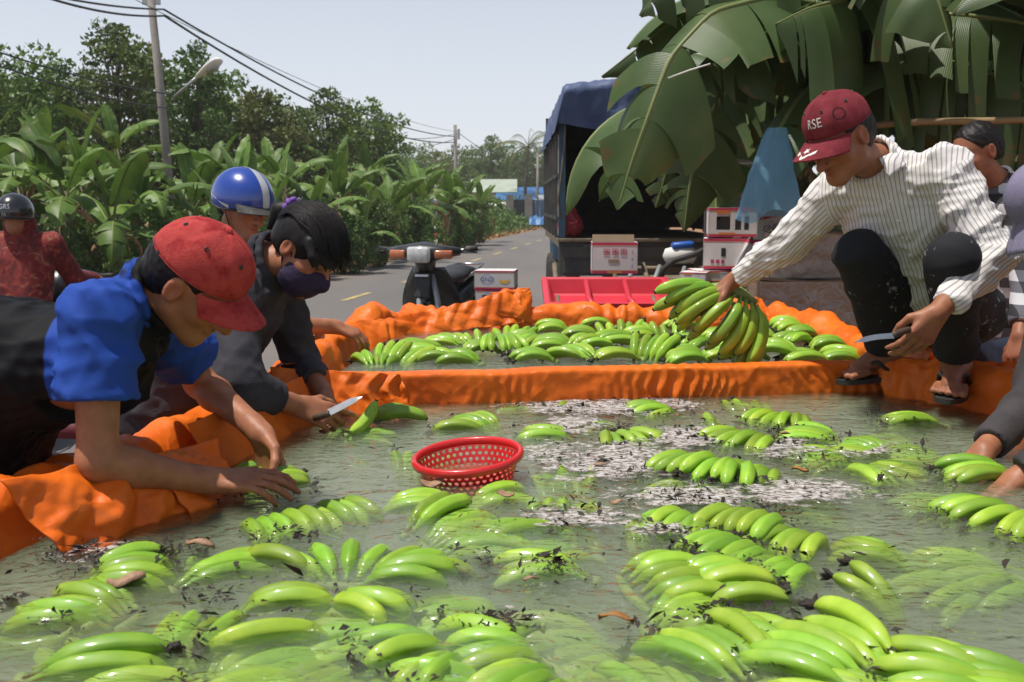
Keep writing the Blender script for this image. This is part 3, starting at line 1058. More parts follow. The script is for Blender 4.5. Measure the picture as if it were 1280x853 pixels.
# --- hands floating in the near basin (position of the middle, number, direction the tips point: 0 right, 90 away)
near(165, 706, 4, 20, 'bananas bunched against the orange tarpaulin, blackened tips pointing up beside floating leaves', fan=10, dz=-.012)
near(205, 690, 3, 95, 'three banana ends poking up through black debris near the tarpaulin corner', pitch=42, dz=-.05, fan=14)
near(45, 762, 3, 175, 'pale curved bananas cut by the picture\'s edge under the orange tarpaulin', mode='cup', dz=-.005, fan=12)
near(285, 700, 3, 38, 'two long slim bananas lying side by side below the boy\'s hands', fan=9, dz=-.014, kind=3, blossom=.3)
near(195, 785, 8, 100, 'wide row of submerged bananas with only their pointed ends above water', pitch=20, dz=-.055, fan=9, sp=.04, kind=1)
near(128, 818, 3, 18, 'pair of fat bananas with shaggy black tips floating at the lower edge', fan=5, dz=-.004, kind=3, blossom=1)
near(150, 846, 4, 8, 'half-sunk bananas below the shaggy-tipped pair at the lower edge', fan=6, dz=-.03, kind=1, blossom=1)
near(345, 783, 2, 200, 'single long banana with a black tip floating right of the submerged row', fan=5, dz=-.016, kind=3, blossom=1)
near(358, 742, 2, 12, 'short smooth banana floating above the long black-tipped one', fan=6, dz=-.016)
near(383, 640, 8, -48, 'eight arched bananas in a neat slanting row below the boy\'s wrists', fan=3, dz=-.022, sp=.034, blossom=.1, jit=.6)
near(452, 688, 7, 85, 'fan of seven humped bananas spread like a paw in mid-basin', fan=21, dz=-.016, sp=.036, kind=0, blossom=.2)
near(509, 711, 2, 4, 'smooth humped banana alone to the right of the paw-shaped fan', fan=5, dz=-.016, kind=0, blossom=.1)
near(465, 745, 3, -22, 'three plump bananas leaning together below the smooth lone hump', fan=15, dz=-.016)
near(515, 808, 4, 215, 'half-sunk bananas with round black tips facing the camera', fan=15, pitch=8, dz=-.024, blossom=1, kind=2)
near(385, 822, 7, 228, 'broad pale fan of bananas just under the surface at the bottom', fan=8, dz=-.045, kind=3, blossom=1, sp=.036)
near(630, 828, 8, 205, 'large rounded fan of bananas at the bottom middle of the picture', fan=12, dz=-.022, kind=0, blossom=.2, sp=.036)
near(598, 655, 8, 22, 'spread fan of long pale bananas in front of the red basket', fan=9, dz=-.026, kind=3, blossom=.4, sp=.036)
near(545, 637, 2, 52, 'two upright-lying bananas rising behind the pale fan', fan=10, pitch=10, dz=.004, kind=1, blossom=.1)
near(522, 621, 3, 5, 'small bananas with a withered brown leaf left of the basket', fan=8, dz=-.022, blossom=.5)
near(672, 700, 3, 176, 'slim pair of bananas edged with black specks right of the pale fan', fan=6, dz=-.018, kind=3, blossom=1)
near(612, 766, 1, 175, 'single hooked banana curling like a letter C in open water', mode='cup', roll=70, dz=-.002, kind=2, blossom=1)
near(588, 527, 6, 155, 'bananas piled close to the divider beyond the red basket', fan=9, dz=-.012, kind=0, blossom=.3)
near(685, 536, 4, 170, 'four bananas lying flat in white scum behind the basket', fan=8, dz=-.018, kind=1)
near(706, 588, 4, 92, 'upright row of four banana stubs right of the basket', fan=4, pitch=30, dz=-.045, sp=.046, blossom=.1)
near(706, 622, 4, 268, 'four round banana ends facing the camera below the upright row', fan=6, pitch=18, dz=-.034, sp=.044, blossom=1, kind=2)
near(706, 645, 3, 280, 'dim bananas sunk below the four round ends', fan=12, dz=-.05, sp=.044)
near(788, 545, 5, 300, 'bananas half buried under a heap of black withered blossoms', fan=13, dz=-.014, blossom=1, kind=2)
near(815, 510, 4, 195, 'pale bananas in scum in front of the divider\'s middle', fan=10, dz=-.016, blossom=.3)
near(880, 588, 7, 232, 'big glossy bananas with black tips in the middle of the foam', fan=7, dz=.006, kind=0, blossom=1, sp=.036)
near(868, 604, 5, 225, 'lower tier of bananas sunk beneath the big glossy ones', fan=8, dz=-.035, kind=1, blossom=1)
near(925, 548, 6, 220, 'row of black-tipped bananas behind the big glossy ones', fan=8, dz=-.010, kind=0, blossom=1)
near(975, 524, 6, 235, 'bananas with a crest of black blossoms close under the divider', fan=8, dz=-.006, kind=2, blossom=1)
near(938, 502, 4, 100, 'four blunt banana ends lined along the divider\'s foot', fan=5, pitch=28, dz=-.04, sp=.05, blossom=.2)
near(893, 524, 2, 98, 'lone stubby banana standing on end near the divider', pitch=40, dz=-.04, fan=10, blossom=.1)
near(1140, 522, 4, 172, 'long bananas drifting below the squatting man\'s feet', fan=6, dz=-.010, kind=3, blossom=1)
near(1110, 536, 4, 176, 'sunken pale bananas left of the drifting long ones', fan=7, dz=-.045, kind=3)
near(1072, 556, 5, 140, 'five humped bananas in a curved row below the drifting long ones', fan=8, dz=-.014, kind=0, blossom=.5)
near(1030, 566, 5, 185, 'flat spread of bananas left of the curved humped row', fan=9, dz=-.022, kind=3, blossom=.6)
near(1103, 583, 5, 310, 'bananas with round brown cut tips turned to the camera', fan=11, dz=-.020, kind=1, blossom=1)
near(928, 655, 4, 225, 'upper tier of stubby bananas below the foam, black tips in front', fan=5, dz=.002, kind=2, blossom=1, sp=.046)
near(985, 672, 4, 222, 'stubby bananas at the right end of the lower stacked tiers', fan=6, dz=-.012, kind=2, blossom=1, sp=.042)
near(905, 682, 4, 215, 'second tier of stubby bananas under the upper stacked one', fan=6, dz=-.012, kind=2, blossom=1, sp=.044)
near(846, 714, 5, 12, 'left column of short bananas stacked one behind another', fan=3, dz=-.014, kind=2, blossom=1, sp=.040)
near(908, 722, 5, 8, 'right column of short bananas stacked one behind another', fan=3, dz=-.010, kind=2, blossom=1, sp=.040)
near(905, 795, 6, 118, 'long bananas slanting down to the lower edge, black tips at top', fan=5, dz=-.010, kind=3, blossom=1, sp=.036)
near(830, 815, 5, 115, 'ghostly sunken bananas beside the slanting long ones', fan=6, dz=-.05, kind=3, blossom=.4, sp=.04)
near(1025, 808, 6, 128, 'largest bright bananas overlapping at the bottom right of centre', fan=6, dz=.004, kind=3, blossom=1, sp=.038, rows=2)
near(1170, 838, 5, 152, 'bright bananas with knotted black tips at the bottom right corner', fan=6, dz=-.004, kind=1, blossom=1, sp=.040)
near(960, 782, 3, 140, 'short bananas wedged between two bright overlapping clusters', fan=8, dz=-.018, kind=1, blossom=1)
near(1087, 728, 2, 128, 'dark banana sticking up out of open water with its small twin', pitch=32, dz=-.02, fan=12, kind=1, blossom=1)
near(1085, 680, 3, 150, 'rounded backs of sunken bananas in the clouded green water', fan=12, dz=-.026, kind=0, blossom=.1)
near(1150, 690, 7, 190, 'wide sunken fan clouding the water green near the right side', fan=9, dz=-.055, kind=3, sp=.042)
near(1245, 648, 6, 205, 'big arched bananas with brown tips under the sleeved person\'s hands', fan=11, dz=.004, kind=0, blossom=1, sp=.038)
near(1222, 690, 5, 190, 'sunken bananas in front of the big arched ones at the side', fan=9, dz=-.05, kind=3, sp=.04)
near(1222, 592, 4, 178, 'bananas held by the dark-sleeved person at the picture\'s edge', fan=7, dz=.006, kind=1, blossom=1)
near(330, 596, 6, 55, 'wet bananas the boy in the red cap is washing', fan=10, dz=-.006, kind=2, blossom=.8, pitch=8)
near(448, 532, 5, 35, 'bananas below the masked woman\'s knife in splashing water', fan=12, dz=-.03, kind=1, blossom=.3)
near(497, 522, 3, 20, 'pale trimmed bananas piled right of the woman\'s knife', fan=18, dz=.004, kind=2, blossom=.1)
near(528, 566, 4, 85, 'short banana stubs just left of the basket\'s rim', pitch=25, fan=7, dz=-.04, sp=.045, blossom=.1)
near(628, 612, 3, 20, 'bananas touching the underside of the red basket', fan=10, dz=-.026, blossom=.4)
near(640, 506, 2, 12, 'thin curved bananas against the divider left of centre', fan=8, dz=-.03, kind=3)
near(705, 502, 3, 262, 'three banana tips afloat at the foot of the divider', pitch=20, fan=12, dz=-.03, sp=.05, blossom=1)
near(797, 650, 2, 90, 'lone banana stub rising from the white foam streak', pitch=35, fan=10, dz=-.045, blossom=.1)
near(715, 765, 6, 200, 'dim bananas lying deep in the open green water', fan=10, dz=-.075, kind=3, sp=.04)
near(470, 778, 6, 190, 'sunken bananas behind the black-tipped ones facing the camera', fan=9, dz=-.052, kind=3, sp=.038)
near(60, 838, 5, 170, 'sunken bananas in the darkest lower corner', fan=9, dz=-.06, kind=3, sp=.04)
near(1010, 620, 4, 160, 'faint sunken bananas under the foam\'s trailing edge', fan=10, dz=-.05, kind=3, sp=.04)
near(740, 838, 5, 100, 'sunken bananas right of the large rounded fan', fan=9, dz=-.05, kind=3, sp=.04)
near(560, 590, 4, 170, 'faint bananas sunk left of and below the basket', fan=10, dz=-.05, kind=3, sp=.04)
near(250, 830, 6, 60, 'sunken bananas between the shaggy pair and the broad pale fan', fan=8, dz=-.06, kind=3, sp=.04)

near(100, 742, 5, 165, 'half-hidden bananas between the tarpaulin and the wide submerged row', fan=9, dz=-.022, kind=0, blossom=.8)
near(262, 778, 5, 75, 'bananas in front of the two long slim ones, tips breaking the surface', fan=8, dz=-.035, pitch=12, kind=1, blossom=.8, sp=.036)
near(432, 768, 5, 185, 'sunken pale bananas under the three plump leaning ones', fan=8, dz=-.040, kind=3, sp=.036)
near(560, 742, 4, 15, 'faintly showing bananas left of the hooked one', fan=9, dz=-.042, kind=3, sp=.036)
near(545, 846, 4, 190, 'bananas cut by the lower edge left of the large rounded fan', fan=9, dz=-.030, kind=0, sp=.036)
near(688, 668, 4, 200, 'dim bananas between the pale fan and the white foam streak', fan=10, dz=-.046, kind=3, sp=.036)
near(848, 648, 4, 230, 'bananas at the left end of the upper stacked tier', fan=7, dz=-.016, kind=2, blossom=1, sp=.040)
near(1010, 540, 5, 150, 'bananas between the black blossom crest and the drifting long ones', fan=8, dz=-.018, kind=1, blossom=.8)
near(1140, 560, 4, 160, 'pale sunken bananas right of the curved humped row', fan=8, dz=-.034, kind=3, sp=.036)
near(1170, 612, 4, 185, 'faint bananas left of the ones the dark-sleeved person holds', fan=8, dz=-.046, kind=3, sp=.036)
near(968, 700, 4, 215, 'small bananas tucked right of the two stacked columns', fan=8, dz=-.026, kind=2, blossom=1, sp=.038)
near(872, 752, 4, 20, 'lowest short bananas below the stacked columns', fan=6, dz=-.026, kind=2, blossom=1, sp=.038)
near(1240, 850, 4, 158, 'bananas squeezed into the very corner at lower right', fan=6, dz=-.010, kind=1, blossom=1, sp=.038)
near(1060, 840, 5, 135, 'bright bananas below the largest overlapping ones at the bottom edge', fan=6, dz=-.020, kind=3, blossom=1, sp=.038)
near(940, 588, 4, 235, 'bananas trailing right of the big glossy ones', fan=7, dz=-.018, kind=0, blossom=1)
near(745, 528, 3, 20, 'small bananas in scum left of the blossom heap', fan=9, dz=-.028, blossom=.6)
near(640, 650, 3, 30, 'slim bananas overlapping the pale fan\'s right side', fan=7, dz=-.020, kind=3, blossom=.4)
near(335, 845, 5, 225, 'pale bananas at the lower edge under the broad sunken fan', fan=8, dz=-.040, kind=3, sp=.036, blossom=1)

# --- hands heaped in the far basin
far(500, 447, 5, 62, 'bananas leaning tips up at the left end of the far basin', pitch=34, fan=9, dz=-.005, kind=1, sp=.04)
far(522, 438, 6, 25, 'neat arched bananas behind the leaning ones in the far basin', fan=6, dz=.0, sp=.034)
far(545, 449, 3, 170, 'low bananas right of the leaning ones in the far basin', fan=9, dz=-.005)
far(600, 441, 4, 190, 'bananas lying left of the tall humped cluster in the far basin', fan=9, dz=.004)
far(628, 443, 5, 282, 'tall humped bananas rising steeply in the far basin', fan=7, dz=.03, kind=0, pitch=-14)
far(598, 424, 3, 100, 'small bananas standing near the far rim\'s big fold', pitch=45, dz=-.03, fan=12)
far(643, 416, 4, 80, 'dark banana tips close to the back rim of the far basin', pitch=35, dz=-.03, fan=12)
far(690, 436, 5, 160, 'bananas in the middle left of the heap, curving right', fan=9, dz=.01)
far(715, 446, 5, 140, 'front bananas in the far basin nearest the divider\'s bare stretch', fan=8, dz=.0)
far(725, 424, 6, 170, 'flat row of bananas below the red tray', fan=6, dz=.008)
far(765, 436, 5, 20, 'straight long bananas crossing the heap in the far basin', fan=5, dz=.022, kind=3)
far(770, 449, 4, 185, 'bananas along the divider left of the three upright ones', fan=6, dz=.0)
far(815, 446, 4, 58, 'three upright bananas leaning right beside the lifted hand', pitch=36, dz=.03, fan=8, kind=1, sp=.04)
far(775, 417, 4, 85, 'dark blunt tips standing in a row behind the heap', pitch=50, dz=-.01, fan=9, sp=.05)
far(830, 418, 4, 95, 'tips standing up just left of the lifted hand', pitch=50, dz=-.01, fan=9, sp=.05)
far(868, 437, 5, 200, 'bananas in the shadow under the lifted hand', fan=8, dz=.012)
far(855, 450, 5, 178, 'low bananas at the divider under the lifted hand', fan=7, dz=.0)
far(905, 448, 5, 165, 'shadowed bananas at the divider right of the lifted hand', fan=8, dz=.004)
far(968, 449, 3, 150, 'two big curled bananas arching over at the divider\'s right part', mode='arch', fan=16, dz=.02, kind=2, size=1.1)
far(945, 428, 5, 160, 'bananas near the back rim right of the lifted hand', fan=8, dz=.02)
far(990, 434, 5, 195, 'plump bananas in the right half of the far basin', fan=9, dz=.02)
far(1035, 438, 5, 170, 'bananas by the squatting man\'s sandal in the far basin', fan=7, dz=.008)
far(1020, 422, 5, 185, 'bananas along the right-hand rim of the far basin', fan=8, dz=.012)
far(1005, 451, 5, 178, 'flat bananas along the divider left of the sandal', fan=6, dz=-.004)
far(935, 412, 4, 90, 'small tips against the back rim behind the lifted hand', pitch=40, dz=-.02, fan=10)
far(985, 414, 5, 175, 'bananas tucked in the back right bend of the far basin', fan=8, dz=.01)
far(665, 449, 4, 175, 'bananas low in the water between the tall humps and the heap', fan=8, dz=-.008)
far(745, 409, 4, 170, 'bananas farthest back below the red tray', fan=8, dz=.004)
far(470, 450, 4, 100, 'bananas at the extreme left of the far basin by the helmeted man\'s hand', fan=10, dz=-.012)
far(575, 449, 5, 170, 'bananas low along the divider left of the tall humps', fan=8, dz=-.014)
far(560, 428, 5, 150, 'bananas between the neat arched ones and the far rim\'s fold', fan=9, dz=-.006)
far(660, 430, 5, 200, 'bananas just right of the tall humped cluster', fan=9, dz=.0)
far(800, 428, 6, 175, 'bananas in the thick of the heap left of the lifted hand', fan=7, dz=.016)
far(735, 438, 5, 30, 'slanting bananas across the heap\'s middle', fan=8, dz=.018)
far(900, 432, 6, 170, 'bananas close below the lifted hand\'s right side', fan=7, dz=.016)
far(930, 448, 5, 190, 'bananas between the divider and the curled pair', fan=7, dz=.004)
far(1050, 447, 5, 160, 'bananas right under the squatting man\'s near sandal', fan=8, dz=-.004)
far(1000, 425, 6, 165, 'bananas heaped behind the plump ones on the right', fan=7, dz=.018)
far(850, 408, 5, 180, 'bananas at the back rim behind the lifted hand', fan=8, dz=.0)
far(690, 412, 5, 165, 'bananas at the back rim left of the red tray', fan=8, dz=-.004)

# ------------------------------------------------------------------ people: materials


def attr_mat(name, attr, c0, c1, rough=0.7, lo=0.45, hi=0.55, bump=0.25, bscale=350, sheen=0.0, noise=0.0, spec=0.3):
    m, n, l, b = nt(name)
    a = n.new('ShaderNodeAttribute'); a.attribute_name = attr
    rp = ramp(n, [(lo, c0), (hi, c1)])
    l.new(a.outputs['Fac'], rp.inputs['Fac'])
    tc = n.new('ShaderNodeTexCoord')
    no = n.new('ShaderNodeTexNoise'); no.inputs['Scale'].default_value = 9; no.inputs['Detail'].default_value = 5
    l.new(tc.outputs['Object'], no.inputs['Vector'])
    r2 = ramp(n, [(0.3, (1 - noise,) * 3), (0.7, (1.0, 1.0, 1.0))])
    l.new(no.outputs['Fac'], r2.inputs['Fac'])
    mx = n.new('ShaderNodeMixRGB'); mx.blend_type = 'MULTIPLY'; mx.inputs[0].default_value = 1
    l.new(rp.outputs[0], mx.inputs[1]); l.new(r2.outputs[0], mx.inputs[2])
    l.new(mx.outputs[0], b.inputs['Base Color'])
    b.inputs['Roughness'].default_value = rough
    b.inputs['Specular IOR Level'].default_value = spec
    if sheen: b.inputs['Sheen Weight'].default_value = sheen
    nb = n.new('ShaderNodeTexNoise'); nb.inputs['Scale'].default_value = bscale; nb.inputs['Detail'].default_value = 2
    l.new(tc.outputs['Object'], nb.inputs['Vector'])
    bp = n.new('ShaderNodeBump'); bp.inputs['Strength'].default_value = bump; bp.inputs['Distance'].default_value = 0.002
    l.new(nb.outputs['Fac'], bp.inputs['Height']); l.new(bp.outputs[0], b.inputs['Normal'])
    return m


def skin_mat(name, base, dark):
    m, n, l, b = nt(name)
    a = n.new('ShaderNodeAttribute'); a.attribute_name = 'tint'
    tc = n.new('ShaderNodeTexCoord')
    no = n.new('ShaderNodeTexNoise'); no.inputs['Scale'].default_value = 22; no.inputs['Detail'].default_value = 6; no.inputs['Roughness'].default_value = 0.65
    l.new(tc.outputs['Object'], no.inputs['Vector'])
    rp = ramp(n, [(0.3, dark), (0.7, base)])
    l.new(no.outputs['Fac'], rp.inputs['Fac'])
    mx = n.new('ShaderNodeMixRGB'); mx.blend_type = 'MULTIPLY'; mx.inputs[0].default_value = 1
    l.new(rp.outputs[0], mx.inputs[1]); l.new(a.outputs['Color'], mx.inputs[2])
    l.new(mx.outputs[0], b.inputs['Base Color'])
    b.inputs['Roughness'].default_value = 0.50
    b.inputs['Specular IOR Level'].default_value = 0.35
    b.inputs['Subsurface Weight'].default_value = 0.12
    b.inputs['Subsurface Radius'].default_value = (0.012, 0.005, 0.003)
    b.inputs['Subsurface Scale'].default_value = 1.0
    nb = n.new('ShaderNodeTexNoise'); nb.inputs['Scale'].default_value = 160; nb.inputs['Detail'].default_value = 4
    l.new(tc.outputs['Object'], nb.inputs['Vector'])
    bp = n.new('ShaderNodeBump'); bp.inputs['Strength'].default_value = 0.18; bp.inputs['Distance'].default_value = 0.003
    l.new(nb.outputs['Fac'], bp.inputs['Height']); l.new(bp.outputs[0], b.inputs['Normal'])
    return m


M['skin'] = skin_mat('tanned_skin', (0.40, 0.165, 0.085), (0.27, 0.105, 0.052))
M['skin_dark'] = skin_mat('weathered_skin', (0.35, 0.140, 0.072), (0.22, 0.082, 0.042))
M['hair'] = PM('black_hair', (0.006, 0.005, 0.005), (0.014, 0.011, 0.010), 90, 0.48, 0.15, 400, spec=0.22)
M['black_cloth'] = PM('black_cloth', (0.009, 0.009, 0.011), (0.015, 0.015, 0.018), 14, 0.85, 0.3, 300, spec=.12)
M['red_cap'] = PM('faded_red_cotton', (0.37, 0.036, 0.036), (0.44, 0.060, 0.054), 18, 0.85, 0.4, 420, spec=.15, c3=(0.29, 0.020, 0.024))
M['maroon_cap'] = PM('maroon_cotton', (0.15, 0.018, 0.027), (0.22, 0.036, 0.045), 20, 0.85, 0.4, 420, spec=.15)
M['white_thread'] = PM('white_thread', (0.70, 0.68, 0.65), (0.55, 0.53, 0.50), 60, 0.8)
M['dark_metal'] = PM('dark_metal', (0.03, 0.03, 0.03), (0.05, 0.05, 0.05), 20, 0.4, metal=0.8)
M['steel'] = PM('bright_steel', (0.55, 0.55, 0.55), (0.40, 0.40, 0.40), 30, 0.28, metal=1.0)
M['trouser'] = None
M['rubber'] = PM('black_rubber', (0.012, 0.012, 0.012), (0.03, 0.028, 0.025), 25, 0.65, 0.3, 120)
M['mask'] = PM('purple_mask_cloth', (0.022, 0.012, 0.042), (0.032, 0.017, 0.056), 30, 0.85, 0.3, 300)
M['jacket'] = PM('faded_grey_jacket', (0.034, 0.033, 0.040), (0.064, 0.060, 0.071), 7, 0.85, 0.35, 300, spec=.15)
M['polo'] = attr_mat('blue_and_black_polo', 'panel', (0.006, 0.006, 0.008), (0.020, 0.066, 0.33), 0.7, 0.48, 0.52, 0.15, 500, 0.0, 0.12, 0.15)
M['shorts'] = PM('dark_brown_shorts', (0.02, 0.016, 0.014), (0.05, 0.04, 0.035), 12, 0.85, 0.3, 250)
M['turquoise'] = PM('turquoise_cotton', (0.02, 0.28, 0.38), (0.03, 0.34, 0.45), 10, 0.8, 0.2, 300)
M['brown_trouser'] = PM('brown_trousers', (0.07, 0.05, 0.04), (0.10, 0.075, 0.06), 10, 0.85, 0.3, 250)
M['jeans'] = PM('dark_blue_jeans', (0.012, 0.018, 0.04), (0.022, 0.032, 0.065), 16, 0.85, 0.4, 400)
M['purple_hat'] = PM('mauve_sun_hat', (0.16, 0.14, 0.22), (0.21, 0.19, 0.28), 14, 0.85, 0.3, 300)
M['sleeve_brown'] = PM('dark_work_sleeve', (0.028, 0.024, 0.026), (0.050, 0.043, 0.044), 10, 0.8, 0.4, 300)


def splash_trouser():
    m, n, l, b = nt('paint_flecked_black_trousers')
    tc = n.new('ShaderNodeTexCoord')
    v = n.new('ShaderNodeTexNoise'); v.inputs['Scale'].default_value = 38; v.inputs['Detail'].default_value = 5; v.inputs['Roughness'].default_value = 0.6
    g_ = n.new('ShaderNodeTexNoise'); g_.inputs['Scale'].default_value = 7
    l.new(tc.outputs['Object'], v.inputs['Vector']); l.new(tc.outputs['Object'], g_.inputs['Vector'])
    ad = n.new('ShaderNodeMath'); ad.operation = 'MULTIPLY_ADD'; ad.inputs[1].default_value = 0.45
    l.new(g_.outputs['Fac'], ad.inputs[0]); l.new(v.outputs['Fac'], ad.inputs[2])
    rp = ramp(n, [(0.0, (0.008, 0.008, 0.010)), (0.60, (0.014, 0.014, 0.017)), (0.90, (0.016, 0.016, 0.019)), (0.925, (0.26, 0.25, 0.24))])
    l.new(ad.outputs[0], rp.inputs['Fac']); l.new(rp.outputs[0], b.inputs['Base Color'])
    b.inputs['Roughness'].default_value = 0.85
    b.inputs['Specular IOR Level'].default_value = 0.25
    return m


M['trouser'] = splash_trouser()


def stripe_mat():
    m, n, l, b = nt('striped_cotton_shirt')
    a = n.new('ShaderNodeAttribute'); a.attribute_name = 'stripe'
    f = n.new('ShaderNodeMath'); f.operation = 'MULTIPLY'; f.inputs[1].default_value = 1 / 0.0125
    l.new(a.outputs['Fac'], f.inputs[0])
    fr = n.new('ShaderNodeMath'); fr.operation = 'FRACT'; l.new(f.outputs[0], fr.inputs[0])
    rp = ramp(n, [(0.0, (0.66, 0.635, 0.60)), (0.54, (0.66, 0.635, 0.60)), (0.62, (0.31, 0.285, 0.32)), (0.76, (0.31, 0.285, 0.32)), (0.84, (0.56, 0.51, 0.47)), (0.92, (0.66, 0.635, 0.60))])
    l.new(fr.outputs[0], rp.inputs['Fac'])
    l.new(rp.outputs[0], b.inputs['Base Color'])
    b.inputs['Roughness'].default_value = 0.8
    b.inputs['Specular IOR Level'].default_value = 0.2
    tc = n.new('ShaderNodeTexCoord')
    nb = n.new('ShaderNodeTexNoise'); nb.inputs['Scale'].default_value = 30; nb.inputs['Detail'].default_value = 5
    l.new(tc.outputs['Object'], nb.inputs['Vector'])
    bp = n.new('ShaderNodeBump'); bp.inputs['Strength'].default_value = 0.35; bp.inputs['Distance'].default_value = 0.008
    l.new(nb.outputs['Fac'], bp.inputs['Height']); l.new(bp.outputs[0], b.inputs['Normal'])
    return m


M['stripe'] = stripe_mat()


def plaid_mat(name, ca, cb, cc, s1, s2):
    m, n, l, b = nt(name)
    tc = n.new('ShaderNodeTexCoord')
    sp = n.new('ShaderNodeSeparateXYZ'); l.new(tc.outputs['Object'], sp.inputs[0])

    def band(sock, k):
        a = n.new('ShaderNodeMath'); a.operation = 'MULTIPLY'; a.inputs[1].default_value = k; l.new(sock, a.inputs[0])
        f = n.new('ShaderNodeMath'); f.operation = 'FRACT'; l.new(a.outputs[0], f.inputs[0])
        g_ = n.new('ShaderNodeMath'); g_.operation = 'GREATER_THAN'; g_.inputs[1].default_value = 0.5; l.new(f.outputs[0], g_.inputs[0])
        return g_.outputs[0]
    x = band(sp.outputs['X'], s1); z = band(sp.outputs['Z'], s2)
    ad = n.new('ShaderNodeMath'); ad.operation = 'ADD'; l.new(x, ad.inputs[0]); l.new(z, ad.inputs[1])
    hf = n.new('ShaderNodeMath'); hf.operation = 'MULTIPLY'; hf.inputs[1].default_value = 0.5; l.new(ad.outputs[0], hf.inputs[0])
    rp = ramp(n, [(0.0, ca), (0.4, cb), (0.8, cc)], 'CONSTANT')
    l.new(hf.outputs[0], rp.inputs['Fac']); l.new(rp.outputs[0], b.inputs['Base Color'])
    b.inputs['Roughness'].default_value = 0.85
    return m


M['plaid'] = plaid_mat('black_white_plaid', (0.018, 0.018, 0.022), (0.10, 0.10, 0.115), (0.50, 0.50, 0.52), 14, 12)


def floral():
    m, n, l, b = nt('red_floral_cotton')
    tc = n.new('ShaderNodeTexCoord')
    v = n.new('ShaderNodeTexNoise'); v.inputs['Scale'].default_value = 17; v.inputs['Detail'].default_value = 4; v.inputs['Distortion'].default_value = 1.5
    l.new(tc.outputs['Object'], v.inputs['Vector'])
    rp = ramp(n, [(0.40, (0.09, 0.010, 0.010)), (0.52, (0.19, 0.016, 0.014)), (0.60, (0.22, 0.025, 0.018)), (0.66, (0.26, 0.11, 0.06))])
    l.new(v.outputs['Fac'], rp.inputs['Fac']); l.new(rp.outputs[0], b.inputs['Base Color'])
    b.inputs['Roughness'].default_value = 0.85
    return m


M['floral'] = floral()


# ------------------------------------------------------------------ people: body pieces
def A(v):
    return np.array([v[0], v[1], v[2]], float)


def lerp(a, b, t):
    return a + (b - a) * t


def unit(v):
    return v / (np.linalg.norm(v) + 1e-12)


class Pose:
    """joints of a figure; index 0 is the figure's right side, 1 its left"""
    pass


def pose(head, fwd, up, neck, pelvis, S, E, W, H, K, An, toe, hs=1.0):
    p = Pose()
    p.head = A(head); p.M = frame(fwd, up); p.neck = A(neck); p.pelvis = A(pelvis)
    p.S = [A(x) for x in S]; p.E = [A(x) for x in E]; p.W = [A(x) for x in W]
    p.H = [A(x) for x in H]; p.K = [A(x) for x in K]; p.An = [A(x) for x in An]; p.toe = [unit(A(x)) for x in toe]
    p.hs = hs
    p.mid = None
    return p


def bounds(pts, m):
    P_ = np.array(pts)
    return P_.min(0) - m, P_.max(0) + m


def loc(p, x, y, z):
    return p.head + p.M @ (np.array([x, y, z]) * p.hs)


def add_head(F, p):
    s = p.hs
    L = lambda x, y, z: loc(p, x, y, z)
    F.ell(L(0, -.012, .030), np.array([.075, .096, .086]) * s, p.M, .02)
    F.ell(L(0, .026, -.028), np.array([.060, .064, .086]) * s, p.M, .03)
    F.cap(L(-.050, .0, -.055), L(-.012, .066, -.098), .020 * s, .017 * s, .03)
    F.cap(L(.050, .0, -.055), L(.012, .066, -.098), .020 * s, .017 * s, .03)
    F.cap(L(-.012, .070, -.096), L(.012, .070, -.096), .017 * s, .017 * s, .02)
    for e in (-1, 1):
        F.ell(L(.043 * e, .052, -.026), np.array([.022, .026, .020]) * s, p.M, .02)
    F.cap(L(-.034, .079, .021), L(.034, .079, .021), .011 * s, .011 * s, .018)
    for e in (-1, 1):
        F.ell(L(.033 * e, .098, -.002), np.array([.016, .016, .011]) * s, p.M, .010, 'sub')
        F.ell(L(.032 * e, .076, -.003), np.array([.0135, .0135, .0115]) * s, p.M, .003)
    F.cap(L(0, .088, .006), L(0, .113, -.036), .0085 * s, .0130 * s, .010)
    for e in (-1, 1):
        F.ell(L(.012 * e, .096, -.038), np.array([.009, .011, .008]) * s, p.M, .008)
    F.ell(L(0, .086, -.060), np.array([.021, .013, .0065]) * s, p.M, .006)
    F.ell(L(0, .084, -.073), np.array([.018, .013, .007]) * s, p.M, .006)
    F.cap(L(-.020, .098, -.0665), L(.020, .098, -.0665), .0025 * s, .0025 * s, .003, 'sub')
    for e in (-1, 1):
        F.ell(L(.078 * e, -.010, -.004), np.array([.009, .019, .032]) * s, p.M, .006)
        F.ell(L(.086 * e, -.006, .0), np.array([.007, .010, .018]) * s, p.M, .005, 'sub')
    F.cap(p.neck, L(0, -.022, -.070), .056, .050 * s, .025)


SPOTS = []


